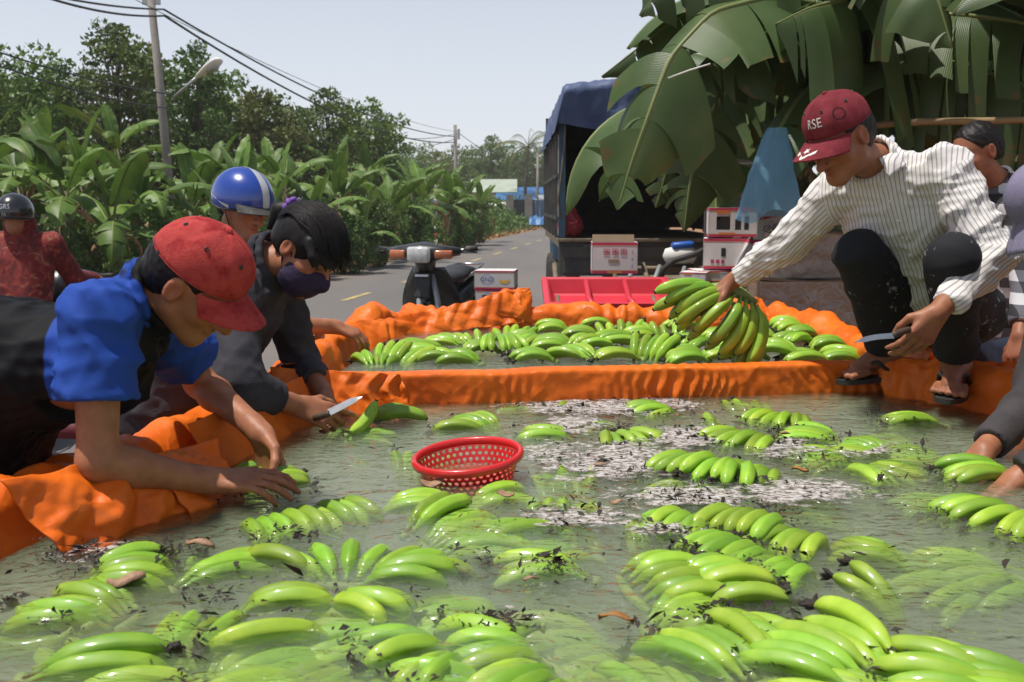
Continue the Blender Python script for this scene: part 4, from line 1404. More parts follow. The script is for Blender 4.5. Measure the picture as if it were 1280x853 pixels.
def hand_prims(F, p, sd, fdir, palm, curl=(.5, .5, .55, .6), spread=.06, thumb=.35, s=1.0, thumb_out=.65):
    """palm with five separate fingers; sd 0 right, 1 left; fdir where the fingers start out to; palm: the palm's normal"""
    W = p.W[sd]
    y = unit(A(fdir)); z = -A(palm); z = unit(z - y * (z @ y)); x = np.cross(y, z)
    tx = -1 if sd == 0 else 1
    k = .007
    F.cap(lerp(p.E[sd], W, .86), W + y * .012 * s, .0255 * s, .026 * s, .015)
    kn = [(.031, .088), (.0105, .093), (-.0105, .088), (-.030, .078)]
    base = [(.017, .012), (.006, .008), (-.006, .008), (-.016, .010)]
    for (kx, ky), (bx, by) in zip(kn, base):
        F.cap(W + (x * tx * bx + y * by) * s, W + (x * tx * kx + y * ky) * s, .0165 * s, .0118 * s, .012)
    ln = [(.043, .026, .021), (.047, .030, .022), (.043, .028, .021), (.034, .021, .019)]
    rd = [(.0098, .0088, .0080, .0066), (.0100, .0090, .0081, .0067), (.0096, .0086, .0078, .0064), (.0086, .0077, .0070, .0058)]
    for q in range(4):
        b0 = W + (x * tx * kn[q][0] + y * kn[q][1]) * s
        a = spread * (1.4, .4, -.5, -1.5)[q] * tx
        d0 = unit(y * math.cos(a) + x * math.sin(a))
        ang = 0.0
        pt = b0
        for j in range(3):
            ang += curl[q] * (1.0, 1.15, .75)[j]
            d = d0 * math.cos(ang) - z * math.sin(ang)
            nx_ = pt + d * ln[q][j] * s
            F.cap(pt, nx_, rd[q][j] * s, rd[q][j + 1] * s, .004)
            if j > 0: F.ell(pt, np.array([1, 1, 1]) * rd[q][j] * 1.10 * s, None, .003)
            if j == 2: SPOTS.append((nx_ + z * rd[q][3] * .55 * s - d * .003 * s, .0062 * s, (1.25, 1.12, 1.10)))
            else: SPOTS.append((nx_ + z * rd[q][j + 1] * s, .009 * s, (.80, .70, .68)))
            pt = nx_
        SPOTS.append((b0 + z * .012 * s, .011 * s, (.84, .72, .70)))
    t0 = W + (y * .022 + x * tx * .020 - z * .006) * s
    d = unit(x * tx * thumb_out + y * .72 - z * .30)
    t1 = t0 + d * .045 * s
    d2 = unit(d + y * .25 - x * tx * thumb * .9 - z * thumb * .35)
    t2 = t1 + d2 * .035 * s
    d3 = unit(d2 - x * tx * thumb * .7 + y * .1 - z * thumb * .3)
    t3 = t2 + d3 * .028 * s
    F.cap(t0, t1, .0165 * s, .0125 * s, .012)
    F.cap(t1, t2, .0118 * s, .0100 * s, .004)
    F.cap(t2, t3, .0102 * s, .0080 * s, .004)


def foot_prims(F, an, toe, s=1.0):
    up = np.array([0, 0, 1.0]); f = unit(toe - up * (toe @ up) * .0); r = unit(np.cross(f, up)); u = np.cross(r, f)
    F.cap(an - f * .03 * s - u * .045 * s, an + f * .02 * s - u * .03 * s, .032 * s, .036 * s, .03)
    F.cap(an + f * .0, an + f * .12 * s - u * .052 * s, .038 * s, .024 * s, .03)
    for q in range(5):
        o = (q - 2) * .018
        a_ = an + f * (.11 - abs(q - 1) * .006) * s + r * o * s - u * .056 * s
        b_ = an + f * (.170 - abs(q - .8) * .010) * s + r * o * 1.15 * s - u * .064 * s
        F.cap(a_, b_, .0125 * s, (.0115 if q in (0, 4) else .0100) * s, .006)


def build_body(p, parent, mat, h=.0055, hands=(None, None), fh=1.0, feet=True, slim=1.0, hand_s=1.0, dirty=0.0):
    pts = [p.head, p.neck, p.pelvis] + p.S + p.E + p.W + p.H + p.K + p.An
    lo, hi = bounds(pts, .24)
    F = Field(lo, hi, h)
    lat = unit(p.S[1] - p.S[0])
    C = lerp((p.S[0] + p.S[1]) / 2, p.pelvis, .28)
    F.cap(p.S[0], p.S[1], .048 * slim, .048 * slim, .03)
    for e in (-1, 1):
        if p.mid is None: F.cap(C + lat * .065 * e, p.pelvis + lat * .045 * e, .095 * slim, .092 * slim, .05)
        else: F.chain([C + lat * .065 * e, p.mid + lat * .06 * e, p.pelvis + lat * .045 * e], [.095 * slim, .105 * slim, .095 * slim], .05)
    F.cap(p.neck, lerp(p.neck, C, .5), .056, .07, .04)
    for i in (0, 1):
        F.cap(p.S[i], p.E[i], .046 * slim, .037 * slim, .03)
        b = lerp(p.E[i], p.W[i], .25)
        F.cap(p.E[i], b, .037 * slim, .039 * slim, .02)
        F.cap(b, p.W[i], .039 * slim, .0245 * slim, .02)
        F.cap(p.H[i], p.K[i], .078 * slim, .052 * slim, .04)
        c2 = lerp(p.K[i], p.An[i], .3)
        F.cap(p.K[i], c2, .050 * slim, .050 * slim, .03)
        F.cap(c2, p.An[i], .050 * slim, .034 * slim, .02)
        if feet: foot_prims(F, p.An[i], p.toe[i], fh)
    add_head(F, p)
    SPOTS.clear()
    for i in (0, 1):
        if hands[i]: hand_prims(F, p, i, s=hand_s, **hands[i])
    V, Q = F.surf()
    me = mesh('body', V, Q, mat, True)
    q = ((V - p.head) @ p.M) / p.hs
    t = np.ones((len(V), 3))
    front = q[:, 1] > .045
    lip = np.exp(-((q[:, 0] / .021) ** 2 + ((q[:, 2] + .0665) / .011) ** 2) ** 2) * front
    t *= 1 - lip[:, None] * (1 - np.array([.82, .50, .52]))
    br = np.exp(-(((np.abs(q[:, 0]) - .032) / .020) ** 2 + ((q[:, 2] - .0235) / .0052) ** 2) ** 2) * front
    t *= 1 - br[:, None] * .85
    ey = np.exp(-(((np.abs(q[:, 0]) - .032) / .013) ** 2 + ((q[:, 2] + .004) / .0045) ** 2) ** 2) * front
    t *= 1 - ey[:, None] * .88
    for c_, r_, k_ in SPOTS:
        w_ = np.exp(-(((V - c_) ** 2).sum(1) / r_ ** 2) ** 1.5)[:, None]
        t *= 1 + w_ * (np.array(k_) - 1)
    # ruddier ears, nose and cheeks
    for c_, r_ in (((.082, -.01, -.004), .03), ((-.082, -.01, -.004), .03), ((0, .11, -.035), .018), ((.045, .07, -.03), .025), ((-.045, .07, -.03), .025)):
        w_ = np.exp(-((q - np.array(c_)) ** 2).sum(1) / r_ ** 2)[:, None]
        t *= 1 + w_ * (np.array([1.06, .84, .82]) - 1)
    cattr(me, 'tint', t)
    o = obj('body', me, parent)
    return o


def torso(F, p, inf, k=.05, low=1.0, slim=1.0, belly=0.0):
    lat = unit(p.S[1] - p.S[0])
    C = lerp((p.S[0] + p.S[1]) / 2, p.pelvis, .28)
    F.cap(p.S[0], p.S[1], .043 * slim + inf, .043 * slim + inf, k)
    P2 = lerp(C, p.pelvis, low)
    for e in (-1, 1):
        if p.mid is None: F.cap(C + lat * .068 * e, P2 + lat * .05 * e, .100 * slim + inf, .100 * slim + inf + belly, k)
        else: F.chain([C + lat * .068 * e, p.mid + lat * .062 * e, P2 + lat * .05 * e], [.100 * slim + inf, .110 * slim + inf, .102 * slim + inf + belly], k)
    F.cap(p.neck - unit(p.neck - C) * .02, lerp(p.neck, C, .5), .058 + inf * .6, .075 + inf, k)


def sleeve(F, p, i, inf, end, r_end=None, hollow=True, slim=1.0, k=.022, r_elbow=None):
    """end: 0..1 along the upper arm, 1..2 along the forearm"""
    S, E, W = p.S[i], p.E[i], p.W[i]
    rE = (.040 * slim + inf) if r_elbow is None else r_elbow
    if end <= 1:
        T = lerp(S, E, end)
        r = r_end or .048 * slim + inf
        F.cap(S, T, .046 * slim + inf, r, k, flat_b=True)
        ax = unit(E - S)
    else:
        T = lerp(E, W, end - 1)
        r = r_end or .030 + inf
        F.cap(S, E, .047 * slim + inf, rE, k)
        F.cap(E, T, rE, r, k, flat_b=True)
        ax = unit(W - E)
    if hollow: F.cuts.append((T, ax, r))


def garment(name, p, parent, mat, build, h=.0065, margin=.26, rip=(.004, 22, 1), pts=None, extra=None, rip2=None):
    P_ = pts if pts is not None else [p.neck, p.pelvis] + p.S + p.E + p.W + p.H
    lo, hi = bounds(P_, margin)
    F = Field(lo, hi, h)
    F.cuts = []; F.late = []
    build(F)
    if rip: F.ripple(rip[0], rip[1], rip[2], 2, ridged=True)
    if rip2: F.ripple(*rip2)
    for a_, k_ in F.late: collar_now(F, *a_, **k_)
    for T, ax, r in F.cuts:
        F.plane(T - ax * .004, ax, r * 1.6)
        F.cap(T - ax * .022, T + ax * .06, r - .019, r - .013, .0, 'sub')
    if extra: extra(F)
    V, Q = F.surf()
    me = mesh(name, V, Q, mat, True)
    o = obj(name, me, parent)
    return o, V, me


def trousers(p, parent, mat, inf=.018, end=(1.9, 1.9), seed=2, h=.0075, r_hem=.06, rip=.005, name='trousers', slim=1.0):
    def b(F):
        F.cap(p.H[0], p.H[1], .088 * slim + inf, .088 * slim + inf, .04)
        F.cap(p.pelvis, (p.H[0] + p.H[1]) / 2, .10 * slim + inf, .09 * slim + inf, .05)
        for i in (0, 1):
            e = end[i]
            if e <= 1:
                T = lerp(p.H[i], p.K[i], e)
                F.cap(p.H[i], T, .084 * slim + inf, r_hem, .04, flat_b=True)
                ax = unit(p.K[i] - p.H[i])
            else:
                T = lerp(p.K[i], p.An[i], e - 1)
                F.cap(p.H[i], p.K[i], .082 * slim + inf, .056 * slim + inf, .04)
                F.cap(p.K[i], T, .056 * slim + inf, r_hem, .03, flat_b=True)
                ax = unit(p.An[i] - p.K[i])
            F.cuts.append((T, ax, r_hem))
    return garment(name, p, parent, mat, b, h, .2, (rip, 55, seed), [p.pelvis] + p.H + p.K + p.An)


def short_hair(p, parent, seed=1, low=-.05):
    lo, hi = bounds([p.head], .16)
    F = Field(lo, hi, .0045)
    F.ell(loc(p, 0, -.015, .034), np.array([.079, .099, .086]) * p.hs, p.M, .0)
    F.ell(loc(p, 0, -.055, -.010), np.array([.070, .058, .070]) * p.hs, p.M, .03)
    F.ripple(.0022, 300, seed, 2)
    n1 = p.M @ np.array([0, 1, -.62]); F.plane(loc(p, 0, .052, .052), n1)
    n2 = p.M @ np.array([0, .10, -1]); F.plane(loc(p, 0, -.04, low), n2)
    for e in (-1, 1):
        F.ell(loc(p, .080 * e, .006, -.012), np.array([.030, .030, .036]) * p.hs, p.M, .004, 'sub')
    V, Q = F.surf()
    return obj('hair', mesh('hair', V, Q, M['hair'], True), parent)


def local_obj(name, mb, p, mats, parent, smooth=True):
    """mesh written in head space"""
    Mx = p.M
    mb.V = [tuple(p.head + Mx @ (np.array(v) * p.hs)) for v in mb.V]
    return mb.build(name, mats, parent, smooth)


def cap_dome(th, ph, g=1.0):
    """point of the cap: th azimuth (0 = front), ph from the top (0) to the rim (1)"""
    a = ph * R(96)
    rx, ry, rz = .087 * g, .107 * g, .093 * g
    seam = min(abs((th / (math.pi / 3)) % 1.0 - 0), abs(1 - (th / (math.pi / 3)) % 1.0))
    k = 1 - .018 * math.exp(-(seam / .05) ** 2) * min(1, ph * 3)
    k *= 1 + .010 * math.sin(th * 3 + ph * 5) + .012 * math.sin(th * 7 + 2) * ph * (1 - ph) * 4
    z = math.cos(a) * rz
    if ph > .8: z -= (ph - .8) * .012
    f = 1 + .05 * max(0, math.cos(th)) * (1 - ph)
    return Vector((math.sin(th) * math.sin(a) * rx * k, math.cos(th) * math.sin(a) * ry * k * f - .012, z * k + .046 + .10 * (math.cos(th) * math.sin(a) * ry)))


def baseball_cap(p, parent, mat, brim_droop=.5, brim_len=.074, label=None):
    root = parent
    mb = MB()
    NT, NP = 60, 16
    rows = [[cap_dome(2 * math.pi * i / NT, .03 + .97 * j / NP) for i in range(NT + 1)] for j in range(NP + 1)]
    mb.grid(rows)
    mb.add([cap_dome(2 * math.pi * i / NT, .03) for i in range(NT)], [tuple(range(NT))[::-1]])
    # turned-in rim
    mb.grid([[cap_dome(2 * math.pi * i / NT, 1.0) for i in range(NT + 1)], [Vector((v.x * .95, v.y * .95, v.z + .004)) for v in [cap_dome(2 * math.pi * i / NT, 1.0) for i in range(NT + 1)]]])
    c = local_obj('cap', mb, p, mat, parent)
    so = c.modifiers.new('t', 'SOLIDIFY'); so.thickness = .002
    # brim
    def bp(a, b, off):
        th = a * R(66)
        q = cap_dome(th, .98)
        ext = brim_len * (1 - .55 * abs(a) ** 2.4) * b
        return Vector((q.x * (1 + .08 * b), q.y + ext, q.z - .006 - brim_droop * .035 * b - .026 * (abs(a) ** 1.8) * (.25 + b * .9) + off))
    mb = MB()
    na, nb = 30, 10
    top = [[bp(-1 + 2 * i / na, j / nb, .0) for i in range(na + 1)] for j in range(nb + 1)]
    bot = [[bp(-1 + 2 * i / na, j / nb, -.004) for i in range(na + 1)] for j in range(nb + 1)]
    mb.grid(top); mb.grid([r[::-1] for r in bot])
    mb.grid([top[-1], bot[-1]])
    local_obj('brim', mb, p, mat, c)
    mb = MB(); t = cap_dome(0, 0); mb.lathe([(0, .006), (.006, .005), (.009, .001), (.009, -.002)], 12, (t.x, t.y + .0, t.z))
    local_obj('button', mb, p, mat, c)
    for k in (0.5, 1.5, 2.5, 3.5, 4.5, 5.5):
        q = cap_dome(k * math.pi / 3, .50); nrm = (q - Vector((0, -.01, .036))).normalized()
        Mq = nrm.to_track_quat('Z', 'Y').to_matrix()
        mb = MB(); mb.lathe([(.0022, .0005), (.003, .0016), (.0045, .0014), (.0052, -.001)], 12, q + nrm * .0005, Mq)
        local_obj('eyelet', mb, p, M['dark_metal'], c)
    c['_bp'] = 0
    return c, bp


def helmet(p, parent, mat_shell, mat_band, visor=True, g=1.0):
    mb = MB()
    NT, NP = 56, 18
    def hp(th, ph, o=0.0):
        a = ph * R(112)
        return Vector((math.sin(th) * math.sin(a) * (.108 * g + o), math.cos(th) * math.sin(a) * (.132 * g + o) - .010, math.cos(a) * (.118 * g + o) + .022 + (.030 * (math.cos(th) > .0) * math.cos(th) if ph > .75 else 0) * (ph - .75) * 4))
    rows = [[hp(2 * math.pi * i / NT, .02 + .98 * j / NP) for i in range(NT + 1)] for j in range(NP + 1)]
    mb.grid(rows)
    mb.add([hp(2 * math.pi * i / NT, .02) for i in range(NT)], [tuple(range(NT))[::-1]])
    c = local_obj('helmet', mb, p, mat_shell, parent)
    so = c.modifiers.new('t', 'SOLIDIFY'); so.thickness = .006
    # contrasting sweep along the sides and a stripe over the top
    for e in (-1, 1):
        mb = MB()
        rows = []
        for i in range(14):
            th = e * (R(70) + R(95) * i / 13)
            t = i / 13
            a0 = .94 - .12 * t - .04; a1 = .98 - .42 * t * (1.25 - t)
            rows.append([hp(th, a0 + (a1 - a0) * j / 5, .0012) for j in range(6)])
        mb.grid(rows if e > 0 else rows[::-1])
        local_obj('side_band', mb, p, mat_band, c)
    mb = MB(); rows = []
    for i in range(26):
        s_ = -1 + 2 * i / 25
        th0 = 0 if s_ > 0 else math.pi
        rows.append([hp(th0 + (w if s_ > 0 else -w), max(.02, abs(s_) * .86), .0012) for w in (-.16 / (abs(s_) + .25), -.05, .05, .16 / (abs(s_) + .25))])
    mb.grid(rows); local_obj('top_stripe', mb, p, mat_band, c)
    mb = MB(); mb.tube([hp(2 * math.pi * i / 40, 1.0) for i in range(41)], .0045, 6, False)
    local_obj('rim', mb, p, M['rubber'], c)
    if visor:
        def vp(a, b, o):
            th = a * R(58); q = hp(th, .86)
            return Vector((q.x * (1 + .05 * b), q.y + .055 * b * (1 - .5 * a * a), q.z - .012 * b - .014 * a * a * b + o))
        mb = MB()
        t = [[vp(-1 + i / 12, j / 5, .004) for i in range(25)] for j in range(6)]
        u = [[vp(-1 + i / 12, j / 5, .0) for i in range(25)] for j in range(6)]
        mb.grid(t); mb.grid([r[::-1] for r in u]); mb.grid([t[-1], u[-1]])
        local_obj('visor', mb, p, M['rubber'], c)
    for e in (-1, 1):
        mb = MB(); mb.tube([(.086 * e, .01, -.03), (.066 * e, .03, -.085), (.0, .050, -.125)], .0055, 6, True, .4)
        local_obj('chin_strap', mb, p, M['black_cloth'], c)
    return c


def collar_ring(F, *a, **k):
    F.late.append((a, k))


def collar_now(F, p, r=.066, hgt=.018, t=.012, tilt=0.0):
    ax = unit(p.head - p.neck); a = unit(np.cross(ax, np.array([0.3, 0.2, 1.0]))); b = np.cross(ax, a)
    c = p.neck + ax * .012
    n = 14
    for i in range(n):
        a0 = 2 * math.pi * i / n; a1 = 2 * math.pi * (i + 1) / n
        for e in (0, 1):
            F.cap(c + (a * math.cos(a0) + b * math.sin(a0)) * r + ax * e * hgt, c + (a * math.cos(a1) + b * math.sin(a1)) * r + ax * e * hgt, t, t, .006)
    F.cap(c + ax * .012, c + ax * .09, r - .008, r - .006, .004, 'sub')


def seg_dist(V, a, b):
    ab = b - a
    t = np.clip(((V - a) @ ab) / (ab @ ab), 0, 1)
    return np.linalg.norm(V - a - t[:, None] * ab, axis=1), t

# ------------------------------------------------------------------ the boy in the red cap
def make_boy():
    r_ = thing('person', 'boy in a red cap and blue and black polo shirt bending over the basin', 'person', (-1.25, 2.12, 0))
    nk = at(178, 372, 2.13)
    p = pose(at(244, 352, 2.10), (.72, .02, -.69), (.62, -.26, .72), nk, (-1.17, 2.17, .90),
             [at(122, 392, 1.98), at(198, 398, 2.31)], [at(122, 577, 1.94), at(250, 478, 2.55)], [at(262, 602, 2.11), at(326, 540, 2.37)],
             [(-1.20, 2.08, .86), (-1.20, 2.26, .86)], [(-1.18, 2.06, .46), (-1.18, 2.28, .46)], [(-1.28, 2.04, .09), (-1.28, 2.30, .09)], [(1, -.1, 0), (1, .1, 0)], .97)
    p.mid = np.array([-1.07, 2.15, 1.165])
    hands = (dict(fdir=(.95, .12, .02), palm=(.15, .30, -.95), curl=(.25, .28, .30, .34), spread=.10, thumb=.3),
             dict(fdir=(.35, -.28, -.90), palm=(-.35, -.75, -.25), curl=(.42, .45, .50, .55), spread=.05, thumb=.55))
    build_body(p, r_, M['skin'], .0050, hands)
    short_hair(p, r_, 3, -.066)
    baseball_cap(p, r_, M['red_cap'], .30)

    def b(F):
        torso(F, p, .022, low=1.05)
        for i in (0, 1): sleeve(F, p, i, .020, .60, .082)
        collar_ring(F, p, .070, .030, .012)
    o, V, me = garment('polo_shirt', p, r_, M['polo'], b, .0065, .27, (.0110, 62, 5), rip2=(.0050, 140, 8, 2, (1, 1, 1), True))
    d0, t0 = seg_dist(V, p.S[0], p.E[0]); d1, t1 = seg_dist(V, p.S[1], p.E[1])
    dn = np.linalg.norm(V - p.neck, axis=1)
    lat = unit(p.S[1] - p.S[0]); ax = unit(p.pelvis - p.neck)
    s = (V - p.neck) @ ax
    side = -((V - p.neck) @ lat)          # towards his right side
    blue = np.minimum(np.minimum(d0, d1) / .104, dn / .082)
    panel = np.clip(1.5 - blue, 0, 1) * 1.0
    band = np.clip(.5 + (.018 - np.abs((V[:, 2] - (p.pelvis[2] + .0)) - .35 * (V[:, 0] - p.pelvis[0]))) * 25, 0, 1) * (s > .3)
    fattr(me, 'panel', panel)
    trousers(p, r_, M['shorts'], .022, (1.15, 1.15), 4, .0085, .085, name='shorts')
    return r_, p


def keep(t):
    """children were made in world space; leave them where they stand under the moved empty"""
    inv = Matrix.Translation(-Vector(t.location))
    for c in t.children:
        c.matrix_parent_inverse = Matrix.Identity(4)
        c.location = Vector(c.location) - Vector(t.location)


boy, boy_p = make_boy()
keep(boy)


# ------------------------------------------------------------------ the woman with the mask
def make_woman():
    r_ = thing('person', 'woman in a dark purple face mask and grey jacket cutting bananas', 'person', (-1.02, 2.95, 0))
    p = pose(at(384, 312, 2.90), (.66, -.42, -.62), (.52, -.18, .80), at(327, 328, 2.95), (-.99, 2.97, .97),
             [at(292, 368, 2.80), at(345, 352, 3.10)], [at(296, 482, 2.62), at(375, 448, 3.20)], [at(372, 507, 2.78), at(404, 490, 3.02)],
             [(-1.02, 2.88, .92), (-1.02, 3.05, .92)], [(-.98, 2.87, .50), (-.98, 3.08, .50)], [(-1.06, 2.86, .09), (-1.06, 3.10, .09)], [(1, -.1, 0), (1, .1, 0)], .97)
    hands = (dict(fdir=(.90, .12, -.35), palm=(.05, .75, -.55), curl=(.18, .62, .72, .80), spread=.05, thumb=.5),
             dict(fdir=(.55, -.55, -.55), palm=(-.2, -.6, -.75), curl=(.5, .55, .6, .6), spread=.05, thumb=.5))
    build_body(p, r_, M['skin'], .0052, hands, slim=.95, hand_s=.95)

    def b(F):
        torso(F, p, .024, low=1.0, slim=.95, belly=.012)
        F.cap(p.H[0], p.H[1], .115, .115, .06)
        sleeve(F, p, 0, .022, 1.66, .048, r_elbow=.066)
        sleeve(F, p, 1, .020, 1.72, .046, r_elbow=.060)
        collar_ring(F, p, .070, .032, .012)
        F.plane(p.pelvis + np.array([-.02, 0, -.17]), (-.25, 0, -1), .45)
    garment('jacket', p, r_, M['jacket'], b, .0065, .28, (.0105, 62, 15), rip2=(.0045, 140, 18, 2, (1, 1, 1), True))
    trousers(p, r_, M['mask_trouser'], .016, (1.9, 1.9), 14, .009, .06, slim=.95)

    # hair: drawn back to a tail, with a long fringe falling forward
    lo, hi = bounds([p.head], .26)
    F = Field(lo, hi, .0045)
    F.ell(loc(p, 0, -.012, .036), np.array([.084, .106, .094]), p.M, 0)
    F.ell(loc(p, 0, -.050, .0), np.array([.074, .062, .080]), p.M, .03)
    n1 = p.M @ np.array([0, 1, -.42]); F.plane(loc(p, 0, .066, .030), n1)
    n2 = p.M @ np.array([0, -.25, -1]); F.plane(loc(p, 0, -.02, -.050), n2)
    for e in (-1, 1):
        F.ell(loc(p, .084 * e, .000, -.016), np.array([.026, .026, .034]), p.M, .004, 'sub')
    rr = random.Random(5)
    dn_ = np.array([.10, -.05, -1.0])
    for q in range(14):
        e = -1 + 2 * q / 13
        s0 = loc(p, .070 * e, .060 - .02 * abs(e), .088 - .035 * abs(e))
        s1 = loc(p, .074 * e, .096 - .02 * abs(e), .058 - .03 * abs(e))
        F.chain([s0, s1, s1 + dn_ * rr.uniform(.02, .045)], [.014, .010, .003], .010)
    bun = [loc(p, 0, -.095, .055), loc(p, .0, -.124, .050), loc(p, .0, -.150, .020), loc(p, 0, -.150, -.035)]
    F.chain(bun, [.028, .018, .026, .012], .010)
    F.ripple(.0022, 420, 6, 1, stretch=(.35, 1, .35), ridged=True)
    V, Q = F.surf()
    hr = obj('hair', mesh('hair', V, Q, M['hair'], True), r_)
    mb = MB()
    for q in range(420):
        # strands combed from the tie over the crown, ending in a ragged fringe
        sx = rr.uniform(-1, 1); k0 = rr.uniform(-.2, .35); fr = rr.random() < .55
        pts = []
        for i in range(9):
            t = i / 8
            if fr:
                ph_ = -1.25 + k0 + t * (2.5 + rr.uniform(-.05, .05))
            else:
                ph_ = -1.5 + k0 + t * (1.4 + .2 * rr.random())
            lat = sx * (1 - .25 * abs(math.sin(ph_))) * 1.0
            x_ = .084 * math.sin(lat * 1.45) * (1.02 + .02 * rr.random())
            cz = math.cos(lat * 1.45)
            y_ = -.012 + (.109 + .004 * rr.random()) * math.sin(ph_) * (.35 + .65 * cz)
            z_ = .036 + (.097 + .003 * rr.random()) * math.cos(ph_) * (.30 + .70 * cz)
            pts.append(loc(p, x_, y_, z_))
        if fr:
            ln_ = rr.uniform(.008, .045)
            pts = pts[:8] + [pts[7] + dn_ * ln_ * .5 + (pts[7] - pts[6]) * .5, pts[7] + dn_ * ln_ + (pts[7] - pts[6]) * .6 + np.array([rr.uniform(-1, 1), rr.uniform(-1, 1), 0]) * .006]
            mb.tube(pts, [.0014] * 8 + [.0011, .0004], 4, False)
        else:
            mb.tube(pts, [.0014] * 7 + [.0010, .0004], 4, False)
    mb.build('hair_strands', M['hair'], hr, True)
    hr.children[0]['kind'] = 'stuff'
    mb = MB(); c = loc(p, 0, -.121, .052); axn = unit(loc(p, 0, -.150, .035) - c)
    Mq = Vector(axn).to_track_quat('Z', 'Y').to_matrix()
    ring = [Vector(c) + Mq @ Vector((math.cos(a) * (.024 + .004 * math.sin(a * 9)), math.sin(a) * (.024 + .004 * math.sin(a * 9)), .004 * math.sin(a * 7))) for a in np.linspace(0, 2 * math.pi, 60)]
    mb.tube(ring, .008, 7, False)
    mb.build('hair_tie', M['hair_tie'], r_, True)
    # mask: moulded over nose, cheeks and chin
    lo, hi = bounds([p.head], .16)
    F = Field(lo, hi, .0042)
    F.ell(loc(p, 0, .034, -.060), np.array([.071, .072, .072]), p.M, 0)
    F.cap(loc(p, 0, .085, -.012), loc(p, 0, .112, -.040), .013, .018, .03)
    F.plane(loc(p, 0, .10, -.012), p.M @ np.array([0, -.12, 1.0]))
    F.plane(loc(p, 0, .012, -.03), p.M @ np.array([0, -1.0, .12]))
    F.ripple(.0014, 160, 9, 2)
    V, Q = F.surf()
    mk = obj('face_mask', mesh('face_mask', V, Q, M['mask'], True), r_)
    for e in (-1, 1):
        mb = MB()
        mb.tube([loc(p, .062 * e, .020, -.030), loc(p, .080 * e, -.006, .020), loc(p, .083 * e, -.022, .028)], .0028, 6)
        mb.tube([loc(p, .060 * e, .018, -.085), loc(p, .078 * e, -.008, -.030), loc(p, .083 * e, -.022, -.022)], .0028, 6)
        mb.build('ear_loop', M['mask'], mk, True)
    return r_, p


M['hair_tie'] = PM('violet_hair_tie', (.14, .05, .30), (.22, .10, .40), 60, .8)
M['mask_trouser'] = PM('plum_trousers', (0.06, 0.03, 0.045), (0.09, 0.05, 0.065), 9, .85, .3, 250)
woman, woman_p = make_woman()
keep(woman)


